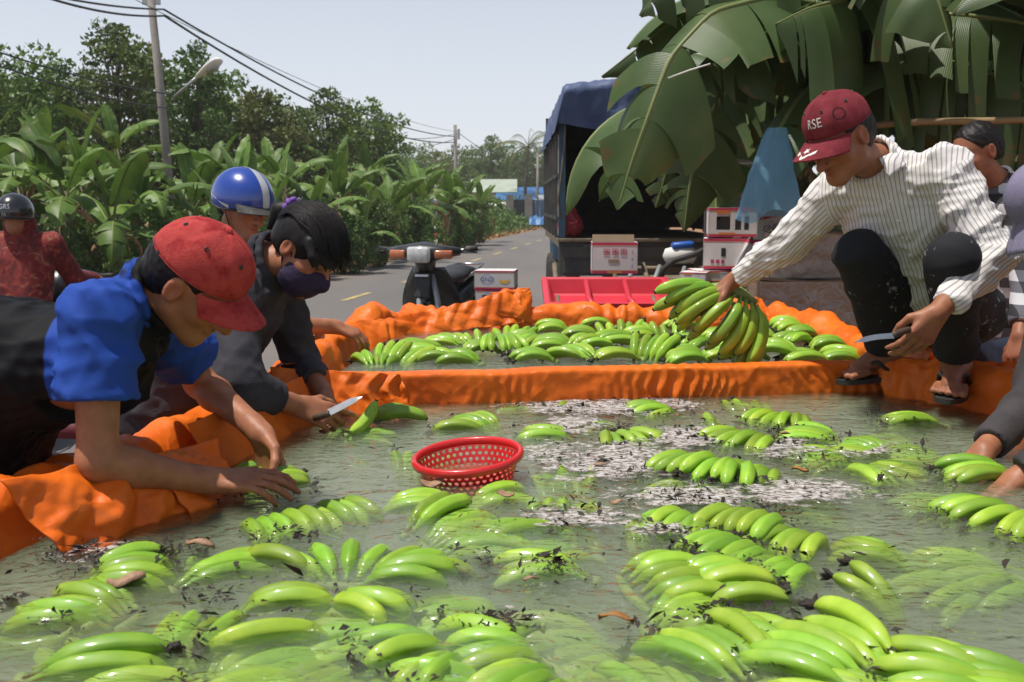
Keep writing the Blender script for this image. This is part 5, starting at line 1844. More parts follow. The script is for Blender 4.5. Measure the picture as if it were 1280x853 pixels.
# ------------------------------------------------------------------ the man squatting on the rim
def make_squatter():
    r_ = thing('person', 'man in a maroon cap and striped shirt squatting in sandals on the rim', 'person', (1.33, 3.30, .97))
    p = pose(at(1050, 172, 3.10), (-.73, -.42, -.54), (-.48, -.24, .84), at(1098, 206, 3.22), at(1172, 372, 3.42),
             [at(1052, 236, 3.30), at(1182, 214, 3.10)], [at(985, 304, 3.44), at(1240, 322, 2.98)], [at(915, 352, 3.58), at(1172, 390, 2.86)],
             [at(1142, 392, 3.48), at(1212, 390, 3.34)], [at(1074, 318, 3.20), at(1190, 326, 2.95)], [at(1110, 438, 3.43), at(1196, 452, 3.17)], [(-.95, -.30, -.05), (-.50, -.86, -.04)], 1.0)
    hands = (dict(fdir=(-.82, .12, -.50), palm=(-.30, .15, -.94), curl=(.55, .55, .58, .6), spread=.10, thumb=.4),
             dict(fdir=(-.55, -.10, -.83), palm=(-.25, .90, -.10), curl=(.42, .46, .52, .58), spread=.05, thumb=.6))
    build_body(p, r_, M['skin_dark'], .0050, hands, fh=1.04)
    short_hair(p, r_, 13, -.070)
    c, bp = baseball_cap(p, r_, M['maroon_cap'], .45, .082)
    # lettering and badge on the cap
    V, F = text_geo('RSE', .034)
    mb = MB(); mb.V = []
    for v in V:
        th = -R(12) - (v.x / .092); ph = .70 - v.y / .135
        q = cap_dome(th, ph); n_ = (q - Vector((0, -.01, .036))).normalized(); mb.V.append(tuple(q + n_ * .0016))
    mb.F = F; mb.M = [0] * len(F)
    local_obj('lettering', mb, p, M['white_thread'], c)
    mb = MB()
    # chevron and star on the brim (in brim coordinates a across, b out)
    def onb(a, b): return bp(a, b, .0012)
    st = []
    for k in range(10):
        rr_ = .17 if k % 2 == 0 else .07
        an = math.pi / 2 + k * math.pi / 5
        st.append(onb(-.02 + rr_ * .75 * math.cos(an), .52 + rr_ * math.sin(an) * 1.05))
    mb.add(st, [tuple(range(10))])
    for e in (-1, 1):
        mb.add([onb(-.02, .98), onb(-.02, .82), onb(-.02 + e * .33, .52), onb(-.02 + e * .33, .68)], [(0, 1, 2, 3) if e < 0 else (3, 2, 1, 0)])
    local_obj('badge', mb, p, M['white_thread'], c, False)
    mb = MB()
    for k in range(28):
        a = 2 * math.pi * k / 28; a2 = a + .13
        pts = []
        for (aa, rr_) in ((a, .10), (a2, .10), (a2, .075), (a, .075)):
            q = cap_dome(R(-62) + rr_ * math.cos(aa) * 2.1, .66 + rr_ * math.sin(aa) * 1.3); n_ = (q - Vector((0, -.01, .036))).normalized(); pts.append(q + n_ * .0014)
        mb.add(pts, [(0, 1, 2, 3)])
    local_obj('stitched_ring', mb, p, M['black_cloth'], c, False)

    def b(F):
        torso(F, p, .030, low=1.0, belly=.01)
        sleeve(F, p, 0, .030, 1.90, .040, r_elbow=.064)
        sleeve(F, p, 1, .032, 1.88, .042, r_elbow=.068)
        collar_ring(F, p, .069, .028, .011)
        # open neck
        fw = unit(np.array([-.52, -.85, .0]))
        F.cap(p.neck + fw * .06 + np.array([0, 0, .05]), p.neck + fw * .10 - np.array([0, 0, .075]), .040, .012, .006, 'sub')
    o, V, me = garment('striped_shirt', p, r_, M['stripe'], b, .0055, .28, (.0125, 72, 25), rip2=(.0055, 160, 28, 2, (1, 1, 1), True))
    cam_v = np.array([0, -1.0, 0])
    bones = [(lerp((p.S[0] + p.S[1]) / 2, p.pelvis, .0), p.pelvis, unit(p.S[1] - p.S[0]), .15)]
    for i in (0, 1):
        for (a_, b_) in ((lerp(p.S[i], p.E[i], .12), p.E[i]), (p.E[i], p.W[i])):
            bones.append((a_, b_, unit(np.cross(unit(b_ - a_), cam_v)), .055))
    D = []; T = []
    for a_, b_, n_, r0 in bones:
        d, _ = seg_dist(V, a_, b_); D.append(d / r0 if r0 < .1 else d / r0); T.append((V - a_) @ n_)
    k = np.argmin(np.array(D), 0)
    fattr(me, 'stripe', np.array(T)[k, np.arange(len(V))] + 2.0)
    # placket buttons down the chest
    fb = unit(np.array([-.52, -.85, .10]))
    for k in range(5):
        q0 = lerp(p.neck, p.pelvis, .20 + .13 * k)
        off = V - q0; al = off @ fb; rd_ = np.linalg.norm(off - al[:, None] * fb, axis=1)
        cand_ = np.nonzero((rd_ < .012) & (al > 0))[0]
        if len(cand_) == 0: continue
        bpt = V[cand_[np.argmax(al[cand_])]]
        mb = MB(); mb.lathe([(0, .002), (.004, .002), (.0055, .001), (.0055, -.002)], 12, bpt + fb * .001, Vector(fb).to_track_quat('Z', 'Y').to_matrix())
        mb.build('button', M['white_thread'], o, True)
    # collar wings
    fw = unit(np.array([-.52, -.85, .0])); lt = unit(p.S[1] - p.S[0]); upv = np.array([0, 0, 1.0])
    for e in (-1, 1):
        c0 = p.neck + upv * .030 + lt * e * .060 + fw * .030
        c1 = p.neck + upv * .010 + lt * e * .026 + fw * .105
        c2 = p.neck - upv * .050 + lt * e * .060 + fw * .118
        c3 = p.neck - upv * .020 + lt * e * .098 + fw * .060
        u_ = np.linspace(0, 1, 10)[:, None, None]; v_ = np.linspace(0, 1, 10)[None, :, None]
        G = (c0 * (1 - u_) + c1 * u_) * (1 - v_) + (c3 * (1 - u_) + c2 * u_) * v_
        G += (fw * .012 + upv * .006) * (np.sin(np.pi * u_) * np.sin(np.pi * v_))
        mec = mesh('collar_wing', G.reshape(-1, 3), grid_faces(10, 10), M['stripe'], True)
        fattr(mec, 'stripe', (G.reshape(-1, 3) @ lt) + 2)
        w = obj('collar_wing', mec, o)
        so = w.modifiers.new('t', 'SOLIDIFY'); so.thickness = .003; so.offset = 0
    trousers(p, r_, M['trouser'], .016, (1.93, 1.90), 24, .0065, .066, .0055)
    # sandals
    for i in (0, 1):
        an, f = p.An[i], p.toe[i]
        up_ = np.array([0, 0, 1.0]); r2 = unit(np.cross(f, up_)); u2 = np.cross(r2, f)
        mb = MB()
        out = []
        for k in range(28):
            a_ = 2 * math.pi * k / 28
            y_ = math.cos(a_) * .140; w_ = math.sin(a_) * (.046 + .010 * math.cos(a_))
            out.append(an + f * (.058 + y_) + r2 * w_ - u2 * .080)
        low_ = [q - u2 * .016 for q in out]
        n = len(out)
        mb.add(list(out) + list(low_), [tuple(range(n)), tuple(range(2 * n - 1, n - 1, -1))] + [(k, n + k, n + (k + 1) % n, (k + 1) % n) for k in range(n)])
        s_ = mb.build('sandal', M['rubber'], r_)
        mb = MB()
        mb.tube([an + f * .125 - u2 * .078, an + f * .11 - u2 * .038, an + f * .07 - u2 * .028 + r2 * .038, an + f * .02 + r2 * .047 - u2 * .070], .0075, 6, True)
        mb.tube([an + f * .125 - u2 * .078, an + f * .11 - u2 * .038, an + f * .07 - u2 * .028 - r2 * .038, an + f * .02 - r2 * .047 - u2 * .070], .0075, 6, True)
        mb.build('strap', M['rubber'], s_, True)
    return r_, p


squat, squat_p = make_squatter()
keep(squat)


M['blue_shell'] = PM('metallic_blue_helmet', (0.012, 0.045, 0.28), (0.016, 0.055, 0.32), 10, 0.25, spec=.6, coat=.6)
M['silver'] = PM('silver_paint', (0.50, 0.52, 0.54), (0.42, 0.44, 0.46), 10, 0.35, coat=.4)
M['black_shell'] = PM('glossy_black_helmet', (0.012, 0.013, 0.014), (0.02, 0.021, 0.022), 10, 0.25, coat=.6)


# ------------------------------------------------------------------ the man in the blue helmet
def make_helmet_man():
    r_ = thing('person', 'smiling man in a blue and silver helmet behind the masked woman', 'person', (-1.15, 4.05, 0))
    p = pose(at(304, 256, 4.0), (.74, -.52, -.30), (.22, -.10, .97), at(292, 305, 4.06), (-1.15, 4.12, .93),
             [at(262, 338, 3.92), at(322, 340, 4.22)], [at(350, 408, 3.80), at(352, 408, 4.30)], [at(418, 408, 3.92), at(400, 425, 4.18)],
             [(-1.18, 4.03, .90), (-1.18, 4.20, .90)], [(-1.12, 4.02, .48), (-1.12, 4.24, .48)], [(-1.18, 4.02, .09), (-1.18, 4.26, .09)], [(1, -.1, 0), (1, .1, 0)], 1.0)
    hands = (dict(fdir=(.90, .05, -.35), palm=(.1, .2, -.95), curl=(.45, .5, .5, .55), spread=.06, thumb=.4),
             dict(fdir=(.85, -.1, -.5), palm=(-.1, -.2, -.95), curl=(.5, .5, .5, .55), spread=.05, thumb=.4))
    build_body(p, r_, M['skin'], .0062, hands)
    short_hair(p, r_, 33, -.06)
    helmet(p, r_, M['blue_shell'], M['silver'])

    def b(F):
        torso(F, p, .022, low=1.1)
        for i in (0, 1): sleeve(F, p, i, .020, .70, .070)
        collar_ring(F, p, .064, .018, .010)
    garment('turquoise_shirt', p, r_, M['turquoise'], b, .0085, .27, (.005, 45, 35))
    trousers(p, r_, M['brown_trouser'], .018, (1.9, 1.9), 34, .0095, .06)
    return r_


keep(make_helmet_man())


# ------------------------------------------------------------------ the rider in red on the road
def make_rider():
    r_ = thing('person', 'person in a black helmet and red floral jacket riding off by the plantation', 'person', (-3.15, 6.6, .3))
    x0 = at(20, 270, 6.5)
    c = Vector((x0.x, 6.55, 0))
    p = pose(x0, (.05, 1, -.05), (0, .05, 1), c + Vector((0, .02, 1.32)), c + Vector((0, -.08, .82)),
             [c + Vector((.19, .0, 1.25)), c + Vector((-.19, .0, 1.25))], [c + Vector((.25, .18, 1.02)), c + Vector((-.25, .18, 1.02))], [c + Vector((.30, .42, 1.0)), c + Vector((-.30, .42, 1.0))],
             [c + Vector((.10, -.05, .80)), c + Vector((-.10, -.05, .80))], [c + Vector((.14, .35, .72)), c + Vector((-.14, .35, .72))], [c + Vector((.15, .28, .34)), c + Vector((-.15, .28, .34))], [(0, 1, 0), (0, 1, 0)], 1.0)
    hands = (dict(fdir=(0, .9, -.3), palm=(0, -.3, -.9), curl=(.9, .9, .9, .9), spread=.02, thumb=.4), dict(fdir=(0, .9, -.3), palm=(0, -.3, -.9), curl=(.9, .9, .9, .9), spread=.02, thumb=.4))
    build_body(p, r_, M['skin'], .0085, hands)
    hm = helmet(p, r_, M['black_shell'], M['black_shell'])
    V, F = text_geo('GRS', .05)
    for (txt, zz, sz) in (('GRS', .050, .042), ('OK', .0, .024)):
        V, F = text_geo(txt, sz)
        mb = MB()
        for v in V:
            th = math.pi - v.x / .115
            a = math.acos(max(-1, min(1, (zz + v.y - .022) / .118)))
            mb.V.append((math.sin(th) * math.sin(a) * .1105, math.cos(th) * math.sin(a) * .1345 - .010, zz + v.y))
        mb.F = F; mb.M = [0] * len(F)
        local_obj('lettering', mb, p, M['silver'], hm)

    def b(F):
        torso(F, p, .035, low=1.1)
        for i in (0, 1): sleeve(F, p, i, .024, 1.9, .045)
        F.ell(p.neck + np.array([0, -.02, .05]), (.10, .10, .085), None, .03)      # scarf drawn up under the helmet
    garment('floral_jacket', p, r_, M['floral'], b, .010, .27, (.006, 45, 45))
    trousers(p, r_, M['jeans'], .018, (1.9, 1.9), 44, .011, .06)
    return r_


keep(make_rider())


# ------------------------------------------------------------------ the man in plaid behind, and the person at the edge
def make_plaid():
    r_ = thing('person', 'dark-haired man in a black and white plaid shirt standing behind the squatting man', 'person', (1.95, 4.3, 0))
    p = pose(at(1220, 190, 4.25), (-.90, -.28, -.32), (-.28, -.08, .95), at(1248, 232, 4.32), (2.10, 4.36, .95),
             [at(1228, 262, 4.48), at(1275, 262, 4.12)], [at(1222, 340, 4.45), at(1285, 350, 4.0)], [at(1190, 395, 4.30), at(1275, 418, 3.86)],
             [(2.07, 4.46, .92), (2.10, 4.27, .92)], [(2.02, 4.48, .50), (2.04, 4.26, .50)], [(2.06, 4.50, .09), (2.08, 4.24, .09)], [(-1, -.2, 0), (-1, -.3, 0)], 1.0)
    hands = (dict(fdir=(-.4, -.1, -.9), palm=(.3, .2, 0), curl=(.4, .4, .4, .4)), dict(fdir=(-.3, -.3, -.9), palm=(.3, .2, 0), curl=(.4, .4, .4, .4)))
    build_body(p, r_, M['skin_dark'], .0065, hands)
    short_hair(p, r_, 53, -.05)

    def b(F):
        torso(F, p, .026, low=1.15)
        for i in (0, 1): sleeve(F, p, i, .022, 1.85, .045)
        collar_ring(F, p, .066, .024, .010)
    garment('plaid_shirt', p, r_, M['plaid'], b, .0085, .28, (.006, 45, 55))
    trousers(p, r_, M['jeans'], .022, (1.92, 1.92), 54, .0095, .068)
    return r_


keep(make_plaid())


def make_edge():
    r_ = thing('person', 'person in a mauve hat and dark sleeves reaching into the basin at the picture\'s edge', 'person', (1.75, 2.35, 0))
    hd = at(1326, 262, 2.62)
    p = pose(hd, (-.72, .10, -.68), (-.66, .05, .74), hd + Vector((.10, .0, -.07)), (1.78, 2.45, .98),
             [hd + Vector((.13, .20, -.13)), hd + Vector((.13, -.20, -.13))], [at(1300, 490, 2.72), at(1335, 560, 2.28)], [at(1232, 562, 2.50), at(1274, 598, 2.28)],
             [(1.82, 2.54, .94), (1.82, 2.36, .94)], [(1.80, 2.56, .5), (1.80, 2.34, .5)], [(1.88, 2.57, .09), (1.88, 2.33, .09)], [(-1, 0, 0), (-1, 0, 0)], 1.0)
    hands = (dict(fdir=(-.75, -.15, -.62), palm=(.2, .0, -.95), curl=(.4, .45, .5, .55), spread=.06), dict(fdir=(-.8, .1, -.5), palm=(.2, .1, -.9), curl=(.4, .45, .5, .55), spread=.06))
    build_body(p, r_, M['skin'], .0058, hands)
    short_hair(p, r_, 63, -.05)

    def b(F):
        torso(F, p, .028, low=1.1)
        for i in (0, 1): sleeve(F, p, i, .026, 1.93, .043, r_elbow=.064)
        collar_ring(F, p, .066, .024, .010)
    garment('work_jacket', p, r_, M['sleeve_brown'], b, .0075, .28, (.007, 55, 65))
    trousers(p, r_, M['brown_trouser'], .018, (1.9, 1.9), 64, .0095, .06)
    # soft hat with a drooping brim
    mb = MB(); NT = 48
    rows = [[cap_dome(2 * math.pi * i / NT, .03 + .97 * j / 12, 1.06) for i in range(NT + 1)] for j in range(13)]
    for k in range(1, 7):
        row = []
        for i in range(NT + 1):
            th = 2 * math.pi * i / NT; q = cap_dome(th, 1.0, 1.06); o = Vector((q.x, q.y + .01, 0)).normalized()
            t = k / 6
            row.append(q + o * .065 * t + Vector((0, 0, -.050 * t - .006 * math.sin(th * 5) * t)))
        rows.append(row)
    mb.grid(rows); mb.add(rows[0][:-1], [tuple(range(NT))[::-1]])
    h_ = local_obj('sun_hat', mb, p, M['purple_hat'], r_)
    so = h_.modifiers.new('t', 'SOLIDIFY'); so.thickness = .003
    return r_


keep(make_edge())

# ------------------------------------------------------------------ vegetation


def leaf_mat(name, cols, rib, transl=.3, rough=.45, k=46.0):
    """banana leaf: fine cross veins, paler midrib; leaf coordinates in the attribute 'lf' (along) and 'ls' (across)"""
    m, n, l, b = nt(name)
    ac = n.new('ShaderNodeAttribute'); ac.attribute_name = 'ls'
    al = n.new('ShaderNodeAttribute'); al.attribute_name = 'lf'
    tc = n.new('ShaderNodeTexCoord')
    no = n.new('ShaderNodeTexNoise'); no.inputs['Scale'].default_value = 3.0; no.inputs['Detail'].default_value = 4
    l.new(tc.outputs['Object'], no.inputs['Vector'])
    rp = ramp(n, [(.3, cols[0]), (.52, cols[1]), (.75, cols[2])])
    l.new(no.outputs['Fac'], rp.inputs['Fac'])
    wv = n.new('ShaderNodeMath'); wv.operation = 'MULTIPLY'; wv.inputs[1].default_value = k * 6.283; l.new(al.outputs['Fac'], wv.inputs[0])
    sn = n.new('ShaderNodeMath'); sn.operation = 'SINE'; l.new(wv.outputs[0], sn.inputs[0])
    rv = ramp(n, [(0, (.93, .93, .93)), (1, (1.05, 1.05, 1.05))]); mr = n.new('ShaderNodeMapRange'); mr.inputs['From Min'].default_value = -1; l.new(sn.outputs[0], mr.inputs['Value']); l.new(mr.outputs[0], rv.inputs['Fac'])
    mu = n.new('ShaderNodeMixRGB'); mu.blend_type = 'MULTIPLY'; mu.inputs[0].default_value = 1; l.new(rp.outputs[0], mu.inputs[1]); l.new(rv.outputs[0], mu.inputs[2])
    ab = n.new('ShaderNodeMath'); ab.operation = 'ABSOLUTE'; l.new(ac.outputs['Fac'], ab.inputs[0])
    rr_ = ramp(n, [(.035, (1, 1, 1)), (.06, (0, 0, 0))]); l.new(ab.outputs[0], rr_.inputs['Fac'])
    mx = n.new('ShaderNodeMixRGB'); l.new(rr_.outputs[0], mx.inputs[0]); l.new(mu.outputs[0], mx.inputs[1]); mx.inputs[2].default_value = (*rib, 1)
    # browned margin here and there
    n2 = n.new('ShaderNodeTexNoise'); n2.inputs['Scale'].default_value = 9; n2.inputs['Detail'].default_value = 5; l.new(tc.outputs['Object'], n2.inputs['Vector'])
    ad = n.new('ShaderNodeMath'); ad.operation = 'MULTIPLY_ADD'; ad.inputs[1].default_value = .42; l.new(ab.outputs[0], ad.inputs[0]); l.new(n2.outputs['Fac'], ad.inputs[2])
    re = ramp(n, [(.98, (0, 0, 0)), (1.0, (.8, .8, .8))]); l.new(ad.outputs[0], re.inputs['Fac'])
    m3 = n.new('ShaderNodeMixRGB'); l.new(re.outputs[0], m3.inputs[0]); l.new(mx.outputs[0], m3.inputs[1]); m3.inputs[2].default_value = (.16, .11, .04, 1)
    oi = n.new('ShaderNodeObjectInfo'); hs = n.new('ShaderNodeHueSaturation'); mo = n.new('ShaderNodeMapRange'); mo.inputs['To Min'].default_value = .70; mo.inputs['To Max'].default_value = 1.25
    l.new(oi.outputs['Random'], mo.inputs['Value']); l.new(mo.outputs[0], hs.inputs['Value']); l.new(m3.outputs[0], hs.inputs['Color'])
    l.new(hs.outputs[0], b.inputs['Base Color'])
    b.inputs['Roughness'].default_value = rough
    b.inputs['Specular IOR Level'].default_value = .4
    bp = n.new('ShaderNodeBump'); bp.inputs['Strength'].default_value = .16; bp.inputs['Distance'].default_value = .004; l.new(sn.outputs[0], bp.inputs['Height']); l.new(bp.outputs[0], b.inputs['Normal'])
    tr = n.new('ShaderNodeBsdfTranslucent'); l.new(hs.outputs[0], tr.inputs['Color'])
    ms = n.new('ShaderNodeMixShader'); ms.inputs[0].default_value = transl
    out = [x for x in n if x.type == 'OUTPUT_MATERIAL'][0]
    l.new(b.outputs[0], ms.inputs[1]); l.new(tr.outputs[0], ms.inputs[2]); l.new(ms.outputs[0], out.inputs['Surface'])
    return m


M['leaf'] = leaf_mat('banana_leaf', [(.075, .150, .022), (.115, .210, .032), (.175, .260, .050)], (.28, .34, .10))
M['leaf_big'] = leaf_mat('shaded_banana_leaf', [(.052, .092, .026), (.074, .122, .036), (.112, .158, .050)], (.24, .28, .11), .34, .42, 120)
M['stem'] = PM('banana_pseudostem', (.16, .15, .06), (.09, .065, .035), 8, .7, .4, 30, c3=(.13, .17, .06), objrand=.2)
M['foliage'] = PM('tree_foliage', (.065, .120, .020), (.105, .180, .030), .8, .6, 0, 1, transl=.28, objrand=.22, c3=(.115, .175, .04))
M['foliage2'] = PM('yellowing_foliage', (.085, .125, .025), (.125, .165, .035), .8, .6, 0, 1, transl=.3, objrand=.2, c3=(.17, .16, .05))
M['bark'] = PM('grey_bark', (.10, .085, .065), (.055, .045, .035), 14, .9, .6, 40)
M['dry_leaf'] = PM('dry_leaf', (.36, .20, .07), (.20, .11, .05), 30, .85, .2, 60, c3=(.46, .30, .12))


def leaf_mesh(L, Wd, droop, fold, seed, torn=.3, nl=26, nw=5, curl0=.9, mat=None, wave=.012, petiole=.22, twist=0.0):
    """one arching banana leaf from the origin along +Y, rising at angle curl0 and drooping; strips torn between veins"""
    rr = random.Random(seed)
    V = []; F = []; ls = []; lf = []
    # midrib curve
    ang = curl0; pos = Vector((0, 0, 0)); pts = [pos.copy()]; tans = []
    ds = L / nl
    for i in range(nl):
        tans.append(Vector((0, math.cos(ang), math.sin(ang))))
        pos = pos + tans[-1] * ds; pts.append(pos.copy())
        ang -= droop / nl * (0.35 + 1.3 * i / nl)
    tans.append(tans[-1])
    i0 = int(nl * petiole)
    cuts = {1: set(), -1: set()}
    for sd in (1, -1):
        i = i0 + 2
        while i < nl - 1:
            if rr.random() < torn: cuts[sd].add(i)
            i += rr.choice((1, 2, 2, 3))
    for sd in (1, -1):
        prev = None
        extra = 0.0; sag = fold
        for i in range(i0, nl + 1):
            t = (i - i0) / (nl - i0)
            w = Wd * .5 * (max(0.0, math.sin(math.pi * min(1, t * .92 + .10)) ** .55)) * (1 if t < .97 else .35)
            if i in cuts[sd]:
                extra = rr.uniform(-.25, .45)
                variants = (sag, fold + extra)
            else:
                variants = (sag,)
            rows_ = []
            for vi, fo in enumerate(variants):
                row = []
                shift = 0.0 if len(variants) == 1 else (-.30 if vi == 0 else .30) * ds
                for j in range(nw + 1):
                    s = j / nw
                    a = fo * (.4 + .9 * s)
                    T = tans[i]
                    side = Vector((1, 0, 0))
                    nup = side.cross(T)
                    swp = T * (s * s * w * .16 + shift * s)
                    p_ = pts[i] + side * (sd * w * s * math.cos(a)) - nup * (w * s * math.sin(a)) + swp
                    p_ += nup * (wave * math.sin(i * 1.3 + seed + sd) * s)
                    row.append(len(V)); V.append(p_); ls.append(sd * s * (1 if s > 0 else 0) if s > 0 else 0.0); lf.append(i * ds)
                rows_.append(row)
            sag = variants[-1]
            if prev is not None:
                cur = rows_[0]
                for j in range(nw):
                    q = (prev[j], prev[j + 1], cur[j + 1], cur[j])
                    F.append(q if sd > 0 else q[::-1])
            prev = rows_[-1]
    # midrib as a tapering tube under the blade
    mb = MB()
    rad = [max(.0035, (.020 * (1 - i / nl) + .004) * (L / 1.8)) for i in range(nl + 1)]
    mb.tube([p_ - Vector((0, 0, rad[i] * .6)) for i, p_ in enumerate(pts)], rad, 6)
    n0 = len(V)
    V += [Vector(v) for v in mb.V]; F += [tuple(x + n0 for x in f) for f in mb.F]
    ls += [0.0] * len(mb.V); lf += [0.0] * len(mb.V)
    me = mesh('leaf', V, F, mat or M['leaf'], True)
    fattr(me, 'ls', ls); fattr(me, 'lf', lf)
    return me


LEAVES = [leaf_mesh(1.9, .52, 1.5, .15, 1, .25, curl0=1.15), leaf_mesh(2.1, .50, 2.1, .25, 2, .4, curl0=1.05), leaf_mesh(1.7, .48, 1.0, .05, 3, .2, curl0=1.30),
          leaf_mesh(1.8, .55, 2.6, .40, 4, .5, curl0=.90), leaf_mesh(1.5, .42, .55, -.15, 5, .1, curl0=1.42), leaf_mesh(1.9, .5, 1.7, .3, 6, .6, curl0=.75)]


def banana_plant(pos, h, seed, label, nleaf=8, scale=1.0, group=None):
    rr = random.Random(seed)
    t = thing('banana_plant', label, 'banana plant', pos, (R(rr.uniform(-4, 4)), R(rr.uniform(-4, 4)), rr.uniform(0, 6.28)), group)
    mb = MB()
    b = Vector((rr.uniform(-.12, .12), rr.uniform(-.12, .12), 0))
    mb.tube([(0, 0, -.1), (b.x * .3, b.y * .3, h * .35), (b.x, b.y, h)], [.11 * scale, .095 * scale, .06 * scale], 10)
    mb.build('pseudostem', M['stem'], t, True)
    for k in range(nleaf):
        me = LEAVES[4] if k == nleaf - 1 else rr.choice(LEAVES)
        a = k * 2.4 + rr.uniform(-.4, .4)
        s = scale * rr.uniform(.75, 1.1)
        obj('leaf', me, t, (b.x, b.y, h - .08 * rr.random() - .05 * (nleaf - k) * .6), (R(rr.uniform(-14, 10) - (0 if k > 2 else 14)), R(rr.uniform(-10, 10)), a), (s, s, s))
    # withered skirt leaf
    for _ in range(rr.choice((1, 2, 2, 3))):
        o = obj('dead_leaf', DEAD, t, (b.x, b.y, h - .15 - .2 * rr.random()), (R(-25 + rr.uniform(-12, 20)), 0, rr.uniform(0, 6.28)), (scale * rr.uniform(.5, .9),) * 3)
    return t


DEAD = leaf_mesh(1.5, .28, 2.2, .9, 9, .5, curl0=.1, mat=M['dry_leaf'])


def crown_mesh_tree(seed, H, Rr, nclump, leaf=.16, per=70, flat=.7, spread_lo=.35, mats=None):
    """trunk with limbs, and a crown of leaf clumps round the limb ends. Returns (wood, crown) meshes"""
    rr = random.Random(seed); nr = np.random.default_rng(seed)
    wood = MB()
    lean = Vector((rr.uniform(-.06, .06), rr.uniform(-.06, .06), 1))
    tp = [Vector((0, 0, -.2)) + lean * (H * .8 * i / 8) + Vector((math.sin(i * 1.1 + seed) * .07, math.cos(i * .9 + seed) * .07, 0)) for i in range(9)]
    wood.tube(tp, [.022 * H * (1 - .82 * i / 8) for i in range(9)], 8)
    tips = []
    for k in range(nclump):
        z = spread_lo + (1 - spread_lo) * (k + rr.random()) / nclump
        i = min(7, int(z * 8 * .95))
        a = k * 2.399 + rr.uniform(-.5, .5)
        prof = math.sin(math.pi * min(1, (z - spread_lo) / (1 - spread_lo) * .82 + .16)) ** .7
        rl = Rr * prof * rr.uniform(.45, 1.05)
        b = tp[i]; e = Vector((b.x + math.cos(a) * rl, b.y + math.sin(a) * rl, H * z * rr.uniform(.92, 1.04) + .08 * rl))
        m_ = (b + e) / 2 + Vector((0, 0, .12 * rl))
        wood.tube([b, m_, e], [.007 * H * (1 - z * .5), .005 * H * (1 - z * .5), .0015 * H], 5)
        tips.append((e, rr.uniform(.55, 1.15)))
        if rr.random() < .6: tips.append((m_ + Vector((rr.uniform(-.3, .3), rr.uniform(-.3, .3), rr.uniform(-.1, .4))) * (Rr * .4), rr.uniform(.5, .9)))
    Vs = []; 
    for e, s in tips:
        n = int(per * s)
        cr = Rr * .30 * s
        d = nr.normal(size=(n, 3)); d /= np.linalg.norm(d, axis=1, keepdims=True)
        rad = cr * nr.uniform(.25, 1.0, n) ** .5
        c = np.array(e) + d * rad[:, None] * np.array([1, 1, flat])
        # leaf sprays: each a bent pair of quads
        ln = leaf * nr.uniform(.6, 1.35, n)
        dirs = unit_rows(d * .7 + nr.normal(size=(n, 3)) * .7 + np.array([0, 0, -.15]))
        sd = unit_rows(np.cross(dirs, nr.normal(size=(n, 3))))
        up = np.cross(sd, dirs)
        a0 = c - dirs * ln[:, None] * .5
        m0 = c + up * ln[:, None] * .10
        e0 = c + dirs * ln[:, None] * .55
        w = ln * .32
        Vs.append(np.stack([a0, m0 + sd * w[:, None], e0, m0 - sd * w[:, None]], 1))
    V = np.concatenate(Vs).reshape(-1, 3)
    n = len(V) // 4
    i = np.arange(n) * 4
    Fq = np.concatenate([np.stack([i, i + 1, i + 2], 1), np.stack([i, i + 2, i + 3], 1)])
    return mesh('trunk', wood.V, wood.F, M['bark'], True), mesh('crown', V, Fq, mats or M['foliage'], True)


def unit_rows(a):
    return a / (np.linalg.norm(a, axis=1, keepdims=True) + 1e-9)


TREES = [crown_mesh_tree(11, 8.0, 2.3, 40, .20, 95, .75, .35), crown_mesh_tree(12, 9.5, 2.2, 46, .20, 95, .6, .30), crown_mesh_tree(13, 7.0, 2.6, 36, .21, 100, .65, .32),
         crown_mesh_tree(14, 6.0, 2.0, 34, .20, 95, .8, .25, M['foliage2']), crown_mesh_tree(15, 8.5, 1.8, 40, .19, 95, .7, .40), crown_mesh_tree(16, 5.5, 2.4, 36, .22, 110, .7, .15)]


def tree(pos, k, s, rz, label, group=None, sz=1.0):
    t = thing('tree', label, 'tree', pos, (0, 0, rz), group)
    t.scale = (s, s, s * sz)
    obj('trunk', TREES[k][0], t)
    obj('crown', TREES[k][1], t)
    return t


